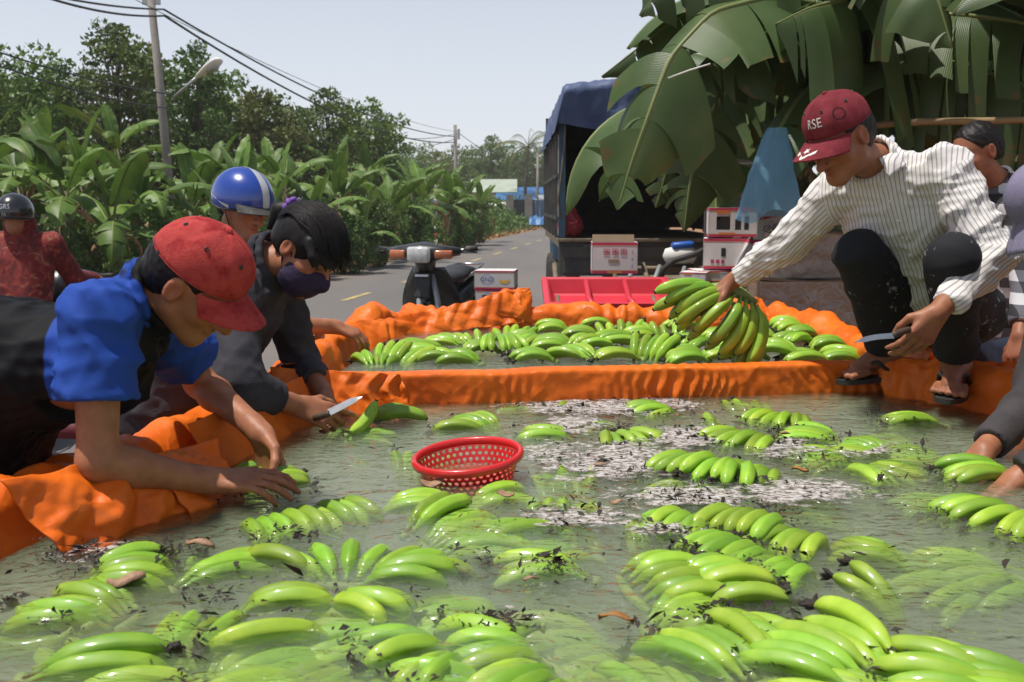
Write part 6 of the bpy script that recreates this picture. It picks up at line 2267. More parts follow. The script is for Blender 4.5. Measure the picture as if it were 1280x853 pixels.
# --- banana plants along the road's far side: (u of the stem, distance, stem height, leaves, scale, label)
BP = [(-30, 14.5, 2.1, 9, 1.0, 'banana plant cut by the picture\'s edge behind the rider in red'),
      (30, 16.5, 2.2, 9, 1.05, 'tall banana plant with broad drooping leaves above the rider\'s helmet'),
      (85, 15.5, 1.7, 9, 1.0, 'banana plant with pale leaves right of the rider\'s helmet'),
      (120, 18.5, 2.5, 9, 1.1, 'tall banana plant holding one long flat leaf over the others'),
      (150, 16.0, 1.4, 8, .9, 'low banana plant between the rider and the lamp pole'),
      (185, 17.5, 1.7, 9, 1.0, 'banana plant with drooping leaves left of the lamp pole'),
      (228, 19.5, 2.0, 9, 1.0, 'banana plant with upright young leaves just right of the lamp pole'),
      (262, 18.0, 1.5, 8, .9, 'banana plant rising directly above the blue helmet'),
      (300, 20.5, 1.9, 9, 1.0, 'banana plant behind the blue helmet\'s visor'),
      (335, 20.0, 1.5, 8, .9, 'low banana plant above the masked woman\'s hair'),
      (365, 22.5, 2.2, 9, 1.0, 'tall banana plant whose upright leaves stand against the dark trees'),
      (395, 22.0, 1.5, 8, .85, 'banana plant with one pale horizontal leaf near the verge'),
      (425, 24.5, 1.9, 9, .95, 'bushy banana plant left of the striped marker post'),
      (450, 24.0, 1.3, 8, .85, 'small banana plant at the verge left of the motorbike'),
      (480, 27.0, 1.9, 9, .95, 'banana plant between the marker post and the bushy one'),
      (505, 28.5, 1.6, 9, .9, 'banana plant close behind the striped marker post'),
      (530, 32.0, 1.8, 9, .95, 'banana plant directly behind the triangular sign'),
      (560, 34.0, 1.7, 9, .9, 'banana plant just right of the striped marker post'),
      (585, 37.5, 1.9, 9, .95, 'last tall banana plant before the roadside houses'),
      (600, 41.0, 1.6, 8, .9, 'banana plant touching the white gabled house'),
      (60, 21.0, 2.6, 8, 1.1, 'banana plant in the second row, far left of the lamp pole'),
      (165, 23.0, 2.7, 8, 1.1, 'second-row banana plant behind the lamp pole\'s left side'),
      (270, 25.0, 2.5, 8, 1.1, 'second-row banana plant under the street lamp'),
      (340, 27.0, 2.4, 8, 1.05, 'second-row banana plant right of the street lamp'),
      (415, 30.0, 2.6, 8, 1.05, 'second-row banana plant in front of the last tall tree'),
      (465, 33.0, 2.5, 8, 1.0, 'second-row banana plant left of the marker post'),
      (515, 38.0, 2.4, 8, 1.0, 'second-row banana plant beyond the triangular sign'),
      (558, 43.0, 2.3, 8, 1.0, 'farthest banana plant before the house with the white gable')]
for q, (u, Y, h, nl_, sc, lab) in enumerate(BP):
    pz = at(u, 300, Y)
    rq = random.Random(900 + q)
    h *= rq.uniform(.72, 1.0); sc *= rq.uniform(.72, .98)
    banana_plant((pz.x, Y, 0), h, 100 + q, lab, nl_, sc, 'banana plants along the road')

# --- trees behind them: (u, distance, kind, scale, label)
TR = [(-20, 24, 0, 0.59, 'dark tree cut by the upper edge at the far left'),
      (40, 27, 2, 0.75, 'spreading tree behind the overhead wires at far left'),
      (95, 30, 4, 0.63, 'slim tree between the far left tree and the tallest one'),
      (150, 27, 1, 0.64, 'tallest tree, dense and dark, left of the lamp pole'),
      (195, 32, 3, 1.05, 'yellowish tree directly behind the lamp pole'),
      (245, 29, 4, 0.67, 'slender tree behind the street lamp head'),
      (285, 34, 2, 0.78, 'round-topped tree right of the street lamp'),
      (330, 32, 3, 0.81, 'pale leafy tree above the blue helmet'),
      (370, 36, 0, 0.62, 'tree with wide layered branches left of the pointed one'),
      (415, 35, 1, 0.56, 'pointed dark tree standing highest above the masked woman'),
      (450, 40, 2, 0.75, 'layered tree leaning toward the open sky'),
      (475, 42, 4, 0.59, 'last roadside tree before the gap of open sky'),
      (110, 38, 5, 0.94, 'bushy tree filling the gap low behind the tallest tree'),
      (260, 40, 5, 0.98, 'bushy tree filling the gap behind the street lamp'),
      (350, 44, 5, 0.88, 'bushy tree filling the gap behind the pale leafy tree'),
      (430, 48, 5, 0.87, 'bushy tree low behind the pointed dark one'),
      (20, 36, 5, 1.05, 'bushy tree low behind the far left trees'),
      (-60, 30, 1, 0.65, 'tree just beyond the picture\'s far left edge')]
for q, (u, Y, k, s, lab) in enumerate(TR):
    pz = at(u, 300, Y)
    tree((pz.x, Y, 0), k, s, q * 1.7, lab, 'trees behind the banana plants')

FT = [(500, 75, 5, 1.0), (522, 88, 2, 1.05), (540, 95, 3, 1.2), (556, 100, 5, 1.2), (575, 104, 2, 1.15), (592, 108, 0, 1.05), (605, 112, 5, 1.35), (616, 100, 1, .98), (630, 118, 2, 1.35), (642, 122, 5, 1.5),
      (655, 118, 3, 1.4), (668, 112, 2, 1.2), (682, 120, 5, 1.4), (696, 125, 2, 1.3), (712, 120, 5, 1.3), (740, 115, 2, 1.2), (780, 110, 5, 1.3)]
WH = ['beside the gap of open sky', 'left of the distant concrete pole', 'touching the distant concrete pole', 'behind the distant pole\'s wires', 'right of the distant concrete pole', 'above the triangular sign\'s right side',
      'over the white gable\'s left end', 'rising tallest over the white gable', 'above the white gable\'s right end', 'above the blue roof', 'left of the coconut palm', 'behind the coconut palm', 'right of the coconut palm', 'beside the truck\'s side panel', 'behind the truck\'s tarpaulin', 'hidden partly by the truck bed', 'deep behind the truck']
for q, (u, Y, k, s) in enumerate(FT):
    pz = at(u, 260, Y)
    tree((pz.x, Y, 0), k, s * .86, q * 2.1, 'hazy distant tree ' + WH[q], 'far trees at the bend of the road')


SH = [(50, 15.0, .32, 'leafy shrub at the verge right beside the rider in red'), (112, 15.5, .36, 'round shrub among the banana plants left of the lamp pole'), (205, 17.0, .40, 'shrub hiding the lamp pole\'s foot'),
      (250, 17.2, .34, 'shrub just left of the blue helmet'), (322, 19.0, .36, 'shrub behind the masked woman\'s head'), (378, 20.5, .40, 'shrub right of the masked woman above the road\'s edge'),
      (438, 22.5, .38, 'shrub at the verge above the motorbike\'s left grip'), (470, 25.0, .46, 'tall shrub between the motorbike and the marker post'), (518, 28.5, .46, 'shrub just left of the marker post\'s foot'),
      (572, 34.5, .48, 'shrub between the marker post and the houses'), (592, 38.0, .50, 'last shrub before the grey wall'), (0, 15.0, .42, 'shrub at the picture\'s edge behind the black helmet')]
for q, (u, Y, s, lab) in enumerate(SH):
    pz = at(u, 300, Y)
    t_ = tree((pz.x, Y, -.15), 5, s * .62, q * 1.3, lab, 'shrubs along the verge', 1.15)
    t_.name = 'shrub'; t_['category'] = 'shrub'

# --- coconut palm
def palm(pos, H, label):
    t = thing('palm_tree', label, 'palm', pos)
    mb = MB(); mb.tube([(0, 0, -.2), (.1, 0, H * .5), (.3, .0, H)], [.16, .12, .10], 8); mb.build('trunk', M['bark'], t, True)
    rr = random.Random(4)
    for k in range(16):
        a = k * 2.4; el = rr.uniform(-.2, 1.2)
        mb = MB(); pts = []
        ang = el; p_ = Vector((0, 0, 0))
        for i in range(12):
            pts.append(p_.copy()); p_ = p_ + Vector((math.cos(ang), 0, math.sin(ang))) * .26; ang -= .13 + .04 * (1.2 - el)
        mb.tube(pts, [.03 * (1 - i / 13) for i in range(12)], 4)
        for i in range(2, 12):
            for e in (-1, 1):
                for z_ in (0, .5):
                    b = pts[i] - (pts[i] - pts[i - 1]) * z_
                    tip = b + Vector((.25, e * (.55 - .03 * i), -.25 - .1 * rr.random()))
                    mb.add([b + Vector((.03, 0, 0)), tip, b - Vector((.03, 0, 0))], [(0, 1, 2)])
        mb.build('frond', M['foliage2'], t, False, (.3, 0, H), (0, 0, a))
    return t


pz = at(655, 250, 78)
palm((pz.x, 78, 0), 5.6, 'coconut palm with feathery fronds above the roadside gate')

# --- low weeds, verge and dry leaves
def scatter_cards(name, pts, size, mat, seed, label, cat, up=.6, kind='stuff'):
    nr = np.random.default_rng(seed)
    n = len(pts)
    d = unit_rows(nr.normal(size=(n, 3)) * np.array([1, 1, .5]) + np.array([0, 0, up]))
    s = unit_rows(np.cross(d, nr.normal(size=(n, 3))))
    L = size * nr.uniform(.5, 1.4, n)[:, None]
    c = np.asarray(pts)
    V = np.stack([c, c + d * L * .5 + s * L * .22, c + d * L, c + d * L * .5 - s * L * .22], 1).reshape(-1, 3)
    i = np.arange(n) * 4
    me = mesh(name, V, np.concatenate([np.stack([i, i + 1, i + 2], 1), np.stack([i, i + 2, i + 3], 1)]), mat, True)
    return tag(obj(name, me), label, cat, kind=kind)


nr = np.random.default_rng(77)
n = 46000
s_ = nr.uniform(-16, 62, n); o_ = -2.7 - np.abs(nr.gamma(2.0, 1.1, n)) * 1.0
hgt = np.clip((-o_ - 2.9) * .6 * np.clip(.75 + .7 * snoise(s_ * 1.3, o_ * 1.5, s_ * 0, 3, 2), .15, 1.5), .0, 2.0) * nr.uniform(0, 1, n) ** 1.2
P_ = np.array([[*road_pt(a, b)[:2], c] for a, b, c in zip(s_, o_, hgt)])
keepm = (-o_ > 3.1) | (nr.uniform(size=n) < .10)
scatter_cards('undergrowth', P_[keepm], .26, M['foliage'], 5, 'leafy green undergrowth between the banana stems', 'undergrowth')
P2 = np.array([[*road_pt(a, b)[:2], .01] for a, b in zip(nr.uniform(-10, 60, 2600), -2.35 - np.abs(nr.normal(0, .45, 2600)))])
scatter_cards('fallen_leaves', P2, .22, M['dry_leaf'], 6, 'dry fallen leaves strewn along the red soil verge', 'leaves', .15)
P3 = np.array([[*road_pt(a, b)[:2], 0] for a, b in zip(nr.uniform(30, 60, 5000), -2.7 - np.abs(nr.normal(0, 1.4, 5000)))])
scatter_cards('verge_grass', P3, .22, M['foliage2'], 8, 'thin yellow green grass on the verge near the houses', 'grass', 1.2)

# ------------------------------------------------------------------ poles, wires, sign, houses
M['concrete'] = PM('weathered_concrete', (.30, .28, .25), (.20, .19, .17), 3, .9, .4, 30)
M['wire'] = PM('black_cable', (.02, .02, .022), (.03, .03, .03), 5, .6)
M['galv'] = PM('galvanised_grey', (.42, .44, .45), (.34, .36, .37), 6, .45, metal=.4)
M['white_paint'] = PM('white_paint', (.72, .71, .68), (.60, .58, .54), 4, .7)
M['red_paint'] = PM('faded_red_paint', (.45, .05, .035), (.36, .06, .04), 8, .65)
M['wall_white'] = PM('limewashed_wall', (.62, .60, .56), (.48, .45, .40), 1.2, .9, .3, 10)
M['wall_grey'] = PM('bare_cement_wall', (.28, .25, .22), (.20, .18, .16), 1.5, .9, .3, 10)
M['roof_blue'] = PM('blue_sheet_roof', (.03, .13, .32), (.04, .15, .35), 1.0, .5)
M['roof_pale'] = PM('pale_green_sheet_roof', (.38, .42, .34), (.30, .34, .28), 1.0, .6)
M['roof_green'] = PM('mossy_green_tiles', (.13, .20, .13), (.17, .23, .15), 3, .8)
M['brick'] = PM('red_brick', (.30, .09, .05), (.22, .07, .04), 6, .9)
M['blue_cloth'] = PM('faded_blue_tarp', (.16, .22, .32), (.12, .18, .28), 3, .8, .4, 20)
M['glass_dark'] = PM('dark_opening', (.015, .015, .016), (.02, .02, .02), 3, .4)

P1 = Vector((-7.05, 22.0, 0)); P1T = Vector((-7.46, 22.0, 7.0))
P2b = at(571, 250, 52.0); P2 = Vector((P2b.x, 52.0, 0)); P2T = Vector((P2b.x - .06, 52.0, 5.35))
P3b = at(672, 250, 76.0)


def pole(b, t, r, label, boxy=False):
    o = thing('utility_pole', label, 'utility pole', b, group='utility poles beside the road')
    v = t - b
    mb = MB(); mb.tube([Vector((0, 0, -.3)), v * .5, v], [r, r * .85, r * .68], 10); mb.build('shaft', M['concrete'], o, True)
    mb = MB(); mb.box(v * .8 + Vector((0, 0, 0)), (r * 3.4, .08, .10)); mb.build('bracket', M['galv'], o)
    for e in (-1, 1):
        mb = MB(); mb.lathe([(0, .10), (.04, .09), (.05, .05), (.03, .0), (.045, -.03), (0, -.04)], 10, v * .8 + Vector((e * r * 1.5, 0, .08))); mb.build('insulator', M['white_paint'], o, True)
    return o


pole(P1, P1T, .105, 'tall grey concrete pole that carries the street lamp')
pl2 = pole(P2, P2T, .12, 'distant concrete pole with wires standing against the open sky')
mb = MB(); mb.box((.12, -.12, 4.9), (.12, .12, .5), b=.01); mb.build('junction_box', M['galv'], pl2)
pole(Vector((P3b.x, 76, 0)), Vector((P3b.x, 76, 5.2)), .12, 'farthest pole, thin and pale beside the coconut palm')

lamp = thing('street_lamp', 'street lamp with a pale oval head on a slanting arm', 'street lamp', (-7.30, 22.0, 2.9))
a0 = at(217, 122, 21.9); a1 = at(247, 96, 21.6); h0 = at(246, 97, 21.6); h1 = at(275, 74, 21.3)
base = Vector(lamp.location)
mb = MB(); mb.tube([a0 - base, a1 - base], [.03, .028], 8); mb.build('arm', M['galv'], lamp, True)
d = (h1 - h0); mb = MB()
mb.tube([h0 - base + d * t for t in (0, .1, .3, .55, .8, .95, 1)], [.05, .08, .115, .15, .16, .12, .03], 12, True, .5)
hd = mb.build('lamp_head', M['white_paint'], lamp, True)
mb = MB(); mb.tube([h0 - base + d * t + Vector((0, 0, -.075)) for t in (.50, .7, .9)], [.07, .11, .07], 10, True, .6); mb.build('lens', M['galv'], hd, True)


def wire(a, b, sag, label, r=.018, n=24):
    pts = []
    for i in range(n + 1):
        t = i / n
        p_ = a.lerp(b, t); p_.z -= sag * 4 * t * (1 - t)
        pts.append(p_)
    mb = MB(); mb.tube(pts, r, 5)
    return tag(mb.build('overhead_wire', M['wire'], None, True), label, 'wire', 'overhead wires')


q1 = at(205, 12, 22); q2 = at(206, 20, 22); e1 = at(568, 171, 52); e2 = at(568, 178, 52)
wire(q1, e1, .55, 'upper wire sweeping from the lamp pole to the distant pole', .022)
wire(q2, e2, .75, 'lower wire sweeping from the lamp pole to the distant pole', .026)
wire(at(60, -6, 17), q1, .05, 'upper wire entering from the top left corner', .02)
wire(at(55, -4, 17), q2, .10, 'lower wire entering from the top left corner', .022)
wire(at(-40, 52, 15), at(214, 118, 22), .10, 'higher of two slack wires crossing the left trees', .014)
wire(at(-40, 68, 15), at(215, 136, 22), .12, 'lower of two slack wires crossing the left trees', .014)
wire(at(470, 168, 44), at(568, 168, 52), .2, 'short wire reaching the distant pole out of the trees', .014)
wire(at(470, 190, 44), at(568, 174, 52), .15, 'slanting wire below the distant pole\'s short wire', .014)
wire(at(573, 166, 52), at(650, 205, 76), .3, 'wire falling from the distant pole toward the palm', .016)
wire(at(160, -5, 20), at(571, 165, 52), .4, 'thin faint wire highest across the open sky', .008)

# striped marker post with the back of a triangular sign beside it
mp_ = on(545, 308, 0)
t = thing('marker_post', 'red and white striped marker post at the verge', 'marker post', mp_)
for k in range(9):
    mb = MB(); mb.tube([(0, 0, .25 * k - (.1 if k == 0 else 0)), (0, 0, .25 * (k + 1))], .058, 10); mb.build('band', M['red_paint'] if k % 2 else M['white_paint'], t, True)
sg = on(557, 303, 0)
t = thing('warning_sign', 'triangular road sign seen from its grey back', 'road sign', sg)
mb = MB(); mb.tube([(0, 0, -.1), (0, 0, 2.05)], .03, 8); mb.build('post', M['galv'], t, True)
mb = MB(); mb.add([(-.62, -.04, 1.55), (.62, -.04, 1.55), (0, -.04, 2.35), (-.62, -.07, 1.55), (.62, -.07, 1.55), (0, -.07, 2.35)], [(0, 1, 2), (5, 4, 3), (0, 3, 4, 1), (1, 4, 5, 2), (2, 5, 3, 0)]); mb.build('plate', M['galv'], t)


# houses by the bend
def gable(mb, c, w, d, h, rise):
    x, y, z = c
    mb.add([(x - w / 2, y - d / 2, z), (x + w / 2, y - d / 2, z), (x + w / 2, y + d / 2, z), (x - w / 2, y + d / 2, z), (x - w / 2, y - d / 2, z + h), (x + w / 2, y - d / 2, z + h), (x + w / 2, y + d / 2, z + h), (x - w / 2, y + d / 2, z + h), (x + w / 2, y, z + h + rise), (x - w / 2, y, z + h + rise)],
           [(0, 1, 5, 4), (1, 2, 6, 8, 5), (2, 3, 7, 6), (3, 0, 4, 9, 7)])


h1 = at(608, 260, 82)
t = thing('white_house', 'white house with a pale gabled sheet roof behind the banana plants', 'house', (h1.x, 82, 0))
mb = MB(); gable(mb, (.6, 0, 0), 3.2, 5, 2.3, .95); mb.build('wall', M['wall_white'], t)
mb = MB()
for e in (-1, 1):
    mb.box((.6, e * 1.38, 2.88), (3.6, 2.95, .06), Euler((R(-20.5) * e, 0, 0)))
mb.build('roof', M['roof_pale'], t)
mb = MB(); mb.box((-.9, -2.53, 1.35), (1.0, .06, 1.0)); wd = mb.build('window', M['glass_dark'], t)
mb = MB(); mb.box((-.9, -2.57, 1.35), (.06, .05, 1.0)); mb.build('mullion', M['white_paint'], wd)
mb = MB(); mb.box((1.0, -2.53, 1.0), (.9, .06, 2.0)); mb.build('door', M['blue_cloth'], t)

h2 = at(645, 262, 78)
t = thing('blue_roofed_house', 'low house under a bright blue sheet roof beside the gate', 'house', (h2.x, 79.5, 0))
mb = MB(); mb.box((0, 0, 1.0), (4.2, 3.0, 2.0)); mb.build('wall', M['wall_grey'], t)
mb = MB(); mb.box((.3, -.35, 2.26), (3.6, 4.4, .07), Euler((R(13), 0, 0))); rf = mb.build('roof', M['roof_blue'], t)
for k in range(16):
    mb = MB(); mb.box((-1.42 + k * .23, -.35, 2.31), (.05, 4.4, .04), Euler((R(13), 0, 0))); mb.build('rib', M['roof_blue'], rf)
mb = MB(); mb.box((.9, -1.53, .9), (.9, .06, 1.8)); mb.build('door', M['glass_dark'], t)
mb = MB(); mb.box((-1.0, -1.53, 1.1), (1.0, .06, .9)); mb.build('window', M['glass_dark'], t)

h3 = at(606, 262, 74)
t = thing('awning', 'white sheet awning in front of the blue-roofed house', 'awning', (at(628, 260, 75).x, 75.5, 0))
mb = MB(); mb.box((0, 0, 1.45), (2.0, 1.4, .05), Euler((R(14), 0, 0))); mb.build('sheet', M['white_paint'], t)
for e in (-1, 1):
    for f in (-1, 1):
        mb = MB(); mb.tube([(e * .9, f * .6, 0), (e * .9, f * .6, 1.45 + f * .14)], .035, 6); mb.build('post', M['galv'], t, True)

g0 = at(649, 270, 70)
t = thing('gateway', 'roadside gateway of two grey pillars under a small green roof', 'gateway', (g0.x, 70, 0))
for e in (-1, 1):
    mb = MB(); mb.box((e * .62, 0, 1.05), (.5, .6, 2.1), b=.02); mb.build('pillar', M['wall_grey'], t)
mb = MB(); gable(mb, (0, 0, 2.08), 2.2, 1.2, .05, .5); mb.build('roof', M['roof_green'], t)
mb = MB(); mb.box((0, .1, .9), (.74, .05, 1.8)); mb.build('door', M['glass_dark'], t)
t = thing('garden_wall', 'bare grey wall with a tall post left of the gateway', 'wall', (g0.x - 2.2, 70.2, 0))
mb = MB(); mb.box((0, 0, .7), (2.4, .2, 1.4)); mb.build('wall_panel', M['wall_grey'], t)
mb = MB(); mb.box((-.9, -.05, .85), (.32, .34, 1.7), b=.02); mb.build('post', M['wall_grey'], t)
t = thing('brick_pile', 'small stack of red bricks before the grey wall', 'bricks', (g0.x - 1.3, 68.8, 0))
for k in range(4):
    for j in range(5):
        mb = MB(); mb.box((-.44 + j * .22, 0, .08 + k * .16), (.20, .45, .145)); mb.build('brick', M['brick'], t)
t = thing('hanging_tarp', 'faded blue cloth hanging right of the gateway', 'cloth', (g0.x + 1.4, 69.9, 0))
V = np.array([[[-.55 + 1.1 * i / 20, .08 * math.sin(i * 1.1), 1.75 * j / 10] for j in range(11)] for i in range(21)], float)
obj('sheet', mesh('sheet', V.reshape(-1, 3), grid_faces(21, 11), M['blue_cloth'], True), t)
mb = MB(); mb.tube([(-.6, 0, 0), (-.6, 0, 1.8)], .04, 6); mb.tube([(.6, 0, 0), (.6, 0, 1.8)], .04, 6); mb.tube([(-.65, 0, 1.78), (.65, 0, 1.78)], .03, 6); mb.build('rail', M['galv'], t, True)
t = thing('lean_to', 'grey corrugated lean-to roof on thin posts past the gateway', 'shed', (g0.x + 2.6, 71, 0))
mb = MB(); mb.box((0, 0, 1.9), (2.6, 2.0, .06), Euler((R(8), R(3), 0))); mb.build('roof', M['galv'], t)
for e in (-1, 1):
    mb = MB(); mb.tube([(e * 1.1, -.8, 0), (e * 1.1, -.8, 1.8)], .05, 6); mb.build('post', M['bark'], t, True)
    mb = MB(); mb.tube([(e * 1.1, .8, 0), (e * 1.1, .8, 1.95)], .05, 6); mb.build('post', M['bark'], t, True)
lp = at(680, 280, 66)
t = thing('log_pile', 'pile of pale logs under a blue cover by the road', 'logs', (lp.x, 66, 0))
for k in range(9):
    mb = MB(); yy = (k % 4) * .26 - .4 + (k // 4) * .13; mb.tube([(-.9, yy, .13 + (k // 4) * .22), (.9, yy + .05, .13 + (k // 4) * .22)], .125, 8); mb.build('log', M['bark'], t, True)
V = np.array([[[-.95 + 1.9 * i / 16, -.7 + 1.4 * j / 10, .72 + .12 * math.sin(i * 1.3) * math.sin(j) - .5 * abs(j / 5 - 1) ** 2] for j in range(11)] for i in range(17)], float)
obj('cover', mesh('cover', V.reshape(-1, 3), grid_faces(17, 11), M['roof_blue'], True), t)

# ------------------------------------------------------------------ motorbikes
M['bike_black'] = PM('black_bike_plastic', (.012, .013, .014), (.020, .021, .022), 12, .32, coat=.3)
M['bike_red'] = PM('dusty_red_bike_paint', (.26, .03, .022), (.20, .03, .022), 12, .35, coat=.3)
M['seat'] = PM('black_vinyl', (.015, .015, .016), (.026, .026, .027), 20, .5, .3, 200)
M['seat_red'] = PM('maroon_vinyl', (.12, .012, .02), (.15, .02, .026), 20, .5, .3, 200)
M['lens'] = PM('clear_lamp_lens', (.62, .62, .60), (.45, .45, .44), 25, .12, coat=.8)
M['amber'] = PM('amber_lens', (.42, .12, .05), (.50, .17, .07), 20, .2, coat=.5)
M['tyre'] = PM('dusty_tyre', (.018, .018, .018), (.05, .042, .035), 14, .9, .4, 80)


def motorbike(pos, rz, label, paint, seatm, steer=0.0):
    """built facing -Y; wheels on the ground"""
    t = thing('motorbike', label, 'motorbike', pos, (0, 0, rz))

    def wheel(y, x=0, yaw=0):
        mb = MB(); Mq = Matrix.Rotation(yaw, 3, 'Z') @ Matrix.Rotation(math.pi / 2, 3, 'Y')
        prof = [(.245 + .036 * math.cos(a), .036 * math.sin(a)) for a in np.linspace(0, 2 * math.pi, 12, endpoint=False)]
        mb.lathe(prof, 32, (x, y, .281), Mq, True)
        w = mb.build('wheel', M['tyre'], t, True)
        mb = MB(); mb.lathe([(.215, -.018), (.225, 0), (.215, .018), (.205, 0)], 32, (x, y, .281), Mq, True); mb.build('rim', M['steel'], w, True)
        mb = MB(); mb.lathe([(0, -.05), (.045, -.05), (.05, -.03), (.05, .03), (.045, .05), (0, .05)], 14, (x, y, .281), Mq); mb.build('hub', M['galv'], w, True)
        for k in range(18):
            a = 2 * math.pi * k / 18
            d_ = Mq @ Vector((math.cos(a), math.sin(a), 0)); c = Vector((x, y, .281))
            mb = MB(); mb.tube([c + d_ * .045, c + d_ * .212], .0022, 4); mb.build('spoke', M['steel'], w)
    fx = -.10 * math.sin(steer) * 3
    wheel(-.60, fx, steer); wheel(.62)
    # front mudguard, fork
    mb = MB(); rows = []
    for i in range(15):
        a = R(-25) + R(175) * i / 14
        rows.append([(fx + .055 * s, -.60 + (math.cos(a) * -1) * (.305 - .02 * s * s), .281 + math.sin(a) * (.305 - .03 * s * s)) for s in (-1, -.7, -.3, 0, .3, .7, 1)])
    mb.grid(rows); f = mb.build('mudguard', paint, t, True); f.modifiers.new('t', 'SOLIDIFY').thickness = .004
    for e in (-1, 1):
        mb = MB(); mb.tube([(fx + e * .075, -.60, .281), (fx * .5 + e * .075, -.47, .60), (e * .06, -.40, .80)], [.022, .024, .02], 8); mb.build('fork_leg', M['galv'], t, True)
    # leg shield: a curved panel with a keyhole box
    mb = MB(); rows = []
    for i in range(12):
        z = .36 + .50 * i / 11
        w = .23 - .10 * (i / 11) + .06 * math.sin(i / 11 * math.pi)
        y = -.42 + .12 * (1 - i / 11)
        rows.append([(w * s, y + .11 * abs(s) ** 1.6, z) for s in (-1, -.8, -.5, -.2, 0, .2, .5, .8, 1)])
    mb.grid(rows); s_ = mb.build('leg_shield', paint, t, True); s_.modifiers.new('t', 'SOLIDIFY').thickness = .006
    mb = MB(); mb.box((0, -.445, .72), (.13, .05, .20), Euler((R(-12), 0, 0)), .012); mb.build('front_panel', M['seat'], t)
    mb = MB(); mb.box((0, -.475, .80), (.11, .012, .022), Euler((R(-12), 0, 0)), .004); mb.build('name_strip', M['steel'], t)
    # headlamp cowl
    mb = MB()
    mb.tube([(-.29, -.40, .985), (-.16, -.44, .98), (0, -.46, .975), (.16, -.44, .98), (.29, -.40, .985)], [.036, .066, .100, .066, .036], 14, True, .8)
    mb.tube([(0, -.44, 1.02), (0, -.38, .90), (0, -.36, .78)], [.09, .085, .06], 12)
    cw = mb.build('headlamp_cowl', paint, t, True)
    mb = MB(); mb.box((0, -.545, .965), (.185, .05, .125), None, .026); mb.build('headlamp', M['lens'], cw, True)
    for e in (-1, 1):
        mb = MB(); mb.box((e * .185, -.500, .965), (.14, .035, .065), Euler((0, 0, R(14) * e)), .014); mb.build('indicator', M['amber'], cw, True)
        mb = MB(); mb.tube([(e * .25, -.39, .99), (e * .34, -.35, 1.0), (e * .37, -.33, 1.0)], .012, 8); hb = mb.build('handlebar', M['steel'], t, True)
        mb = MB(); mb.tube([(e * .30, -.37, .995), (e * .40, -.315, 1.003)], .017, 10); mb.build('grip', M['rubber'], hb, True)
        mb = MB(); mb.tube([(e * .27, -.42, .985), (e * .36, -.42, .985), (e * .42, -.39, .98)], .006, 6); mb.build('lever', M['dark_metal'], hb, True)
    # body, seat, rear
    mb = MB(); mb.tube([(0, -.34, .62), (0, -.22, .46), (0, -.02, .42), (0, .2, .50)], [.07, .075, .09, .10], 12); mb.build('frame_cover', paint, t, True)
    for e in (-1, 1):
        mb = MB(); mb.tube([(e * .06, -.05, .52), (e * .10, .25, .58), (e * .09, .62, .66), (e * .05, .86, .70)], [.05, .09, .08, .03], 10, True, .9); mb.build('side_cover', paint, t, True)
    mb = MB(); rows = []
    for i in range(16):
        y = -.06 + .80 * i / 15
        w = (.07 + .065 * min(1, i / 4)) * (1 if i < 14 else .85)
        z = .735 + .035 * math.sin(i / 15 * math.pi) + (.035 if i > 7 else 0) * min(1, (i - 7) / 3)
        rows.append([(w * math.cos(a), y, z + .055 * math.sin(a) - .02) for a in np.linspace(-.35, math.pi + .35, 13)])
    mb.grid(rows); mb.add(rows[0], [tuple(range(13))]); mb.add(rows[-1], [tuple(range(12, -1, -1))]); mb.build('seat', seatm, t, True)
    mb = MB(); mb.tube([(-.13, .35, .74), (-.15, .62, .80), (-.12, .86, .82), (.12, .86, .82), (.15, .62, .80), (.13, .35, .74)], .010, 8); mb.build('grab_rail', M['steel'], t, True)
    mb = MB(); mb.box((0, .0, .33), (.20, .36, .22), None, .03); e_ = mb.build('engine', M['dark_metal'], t)
    for k in range(6):
        mb = MB(); mb.box((0, -.16 + k * .026, .36), (.23, .008, .16)); mb.build('fin', M['galv'], e_)
    mb = MB(); mb.tube([(.10, -.05, .26), (.14, .1, .22), (.16, .35, .27), (.16, .85, .36)], [.018, .02, .038, .04], 10); mb.build('exhaust', M['steel'], t, True)
    for e in (-1, 1):
        mb = MB(); mb.tube([(e * .12, .60, .30), (e * .12, .50, .66)], .018, 8); sh = mb.build('shock', M['dark_metal'], t, True)
        coil = [(e * .12 + .028 * math.cos(a), .58 - .06 * a / 44 + .028 * math.sin(a) * .3, .36 + .26 * a / 44) for a in np.linspace(0, 44, 120)]
        mb = MB(); mb.tube(coil, .005, 5); mb.build('spring', M['steel'], sh, True)
    mb = MB(); mb.box((0, .88, .66), (.16, .05, .07), None, .012); mb.build('tail_lamp', M['red_paint'], t)
    mb = MB(); mb.tube([(-.02, .05, .24), (-.16, .02, .18), (-.20, .0, .015)], .009, 6); mb.build('side_stand', M['dark_metal'], t, True)
    mb = MB(); mb.box((0, -.08, .23), (.50, .05, .025), None, .01); mb.build('footrest', M['rubber'], t)
    return t


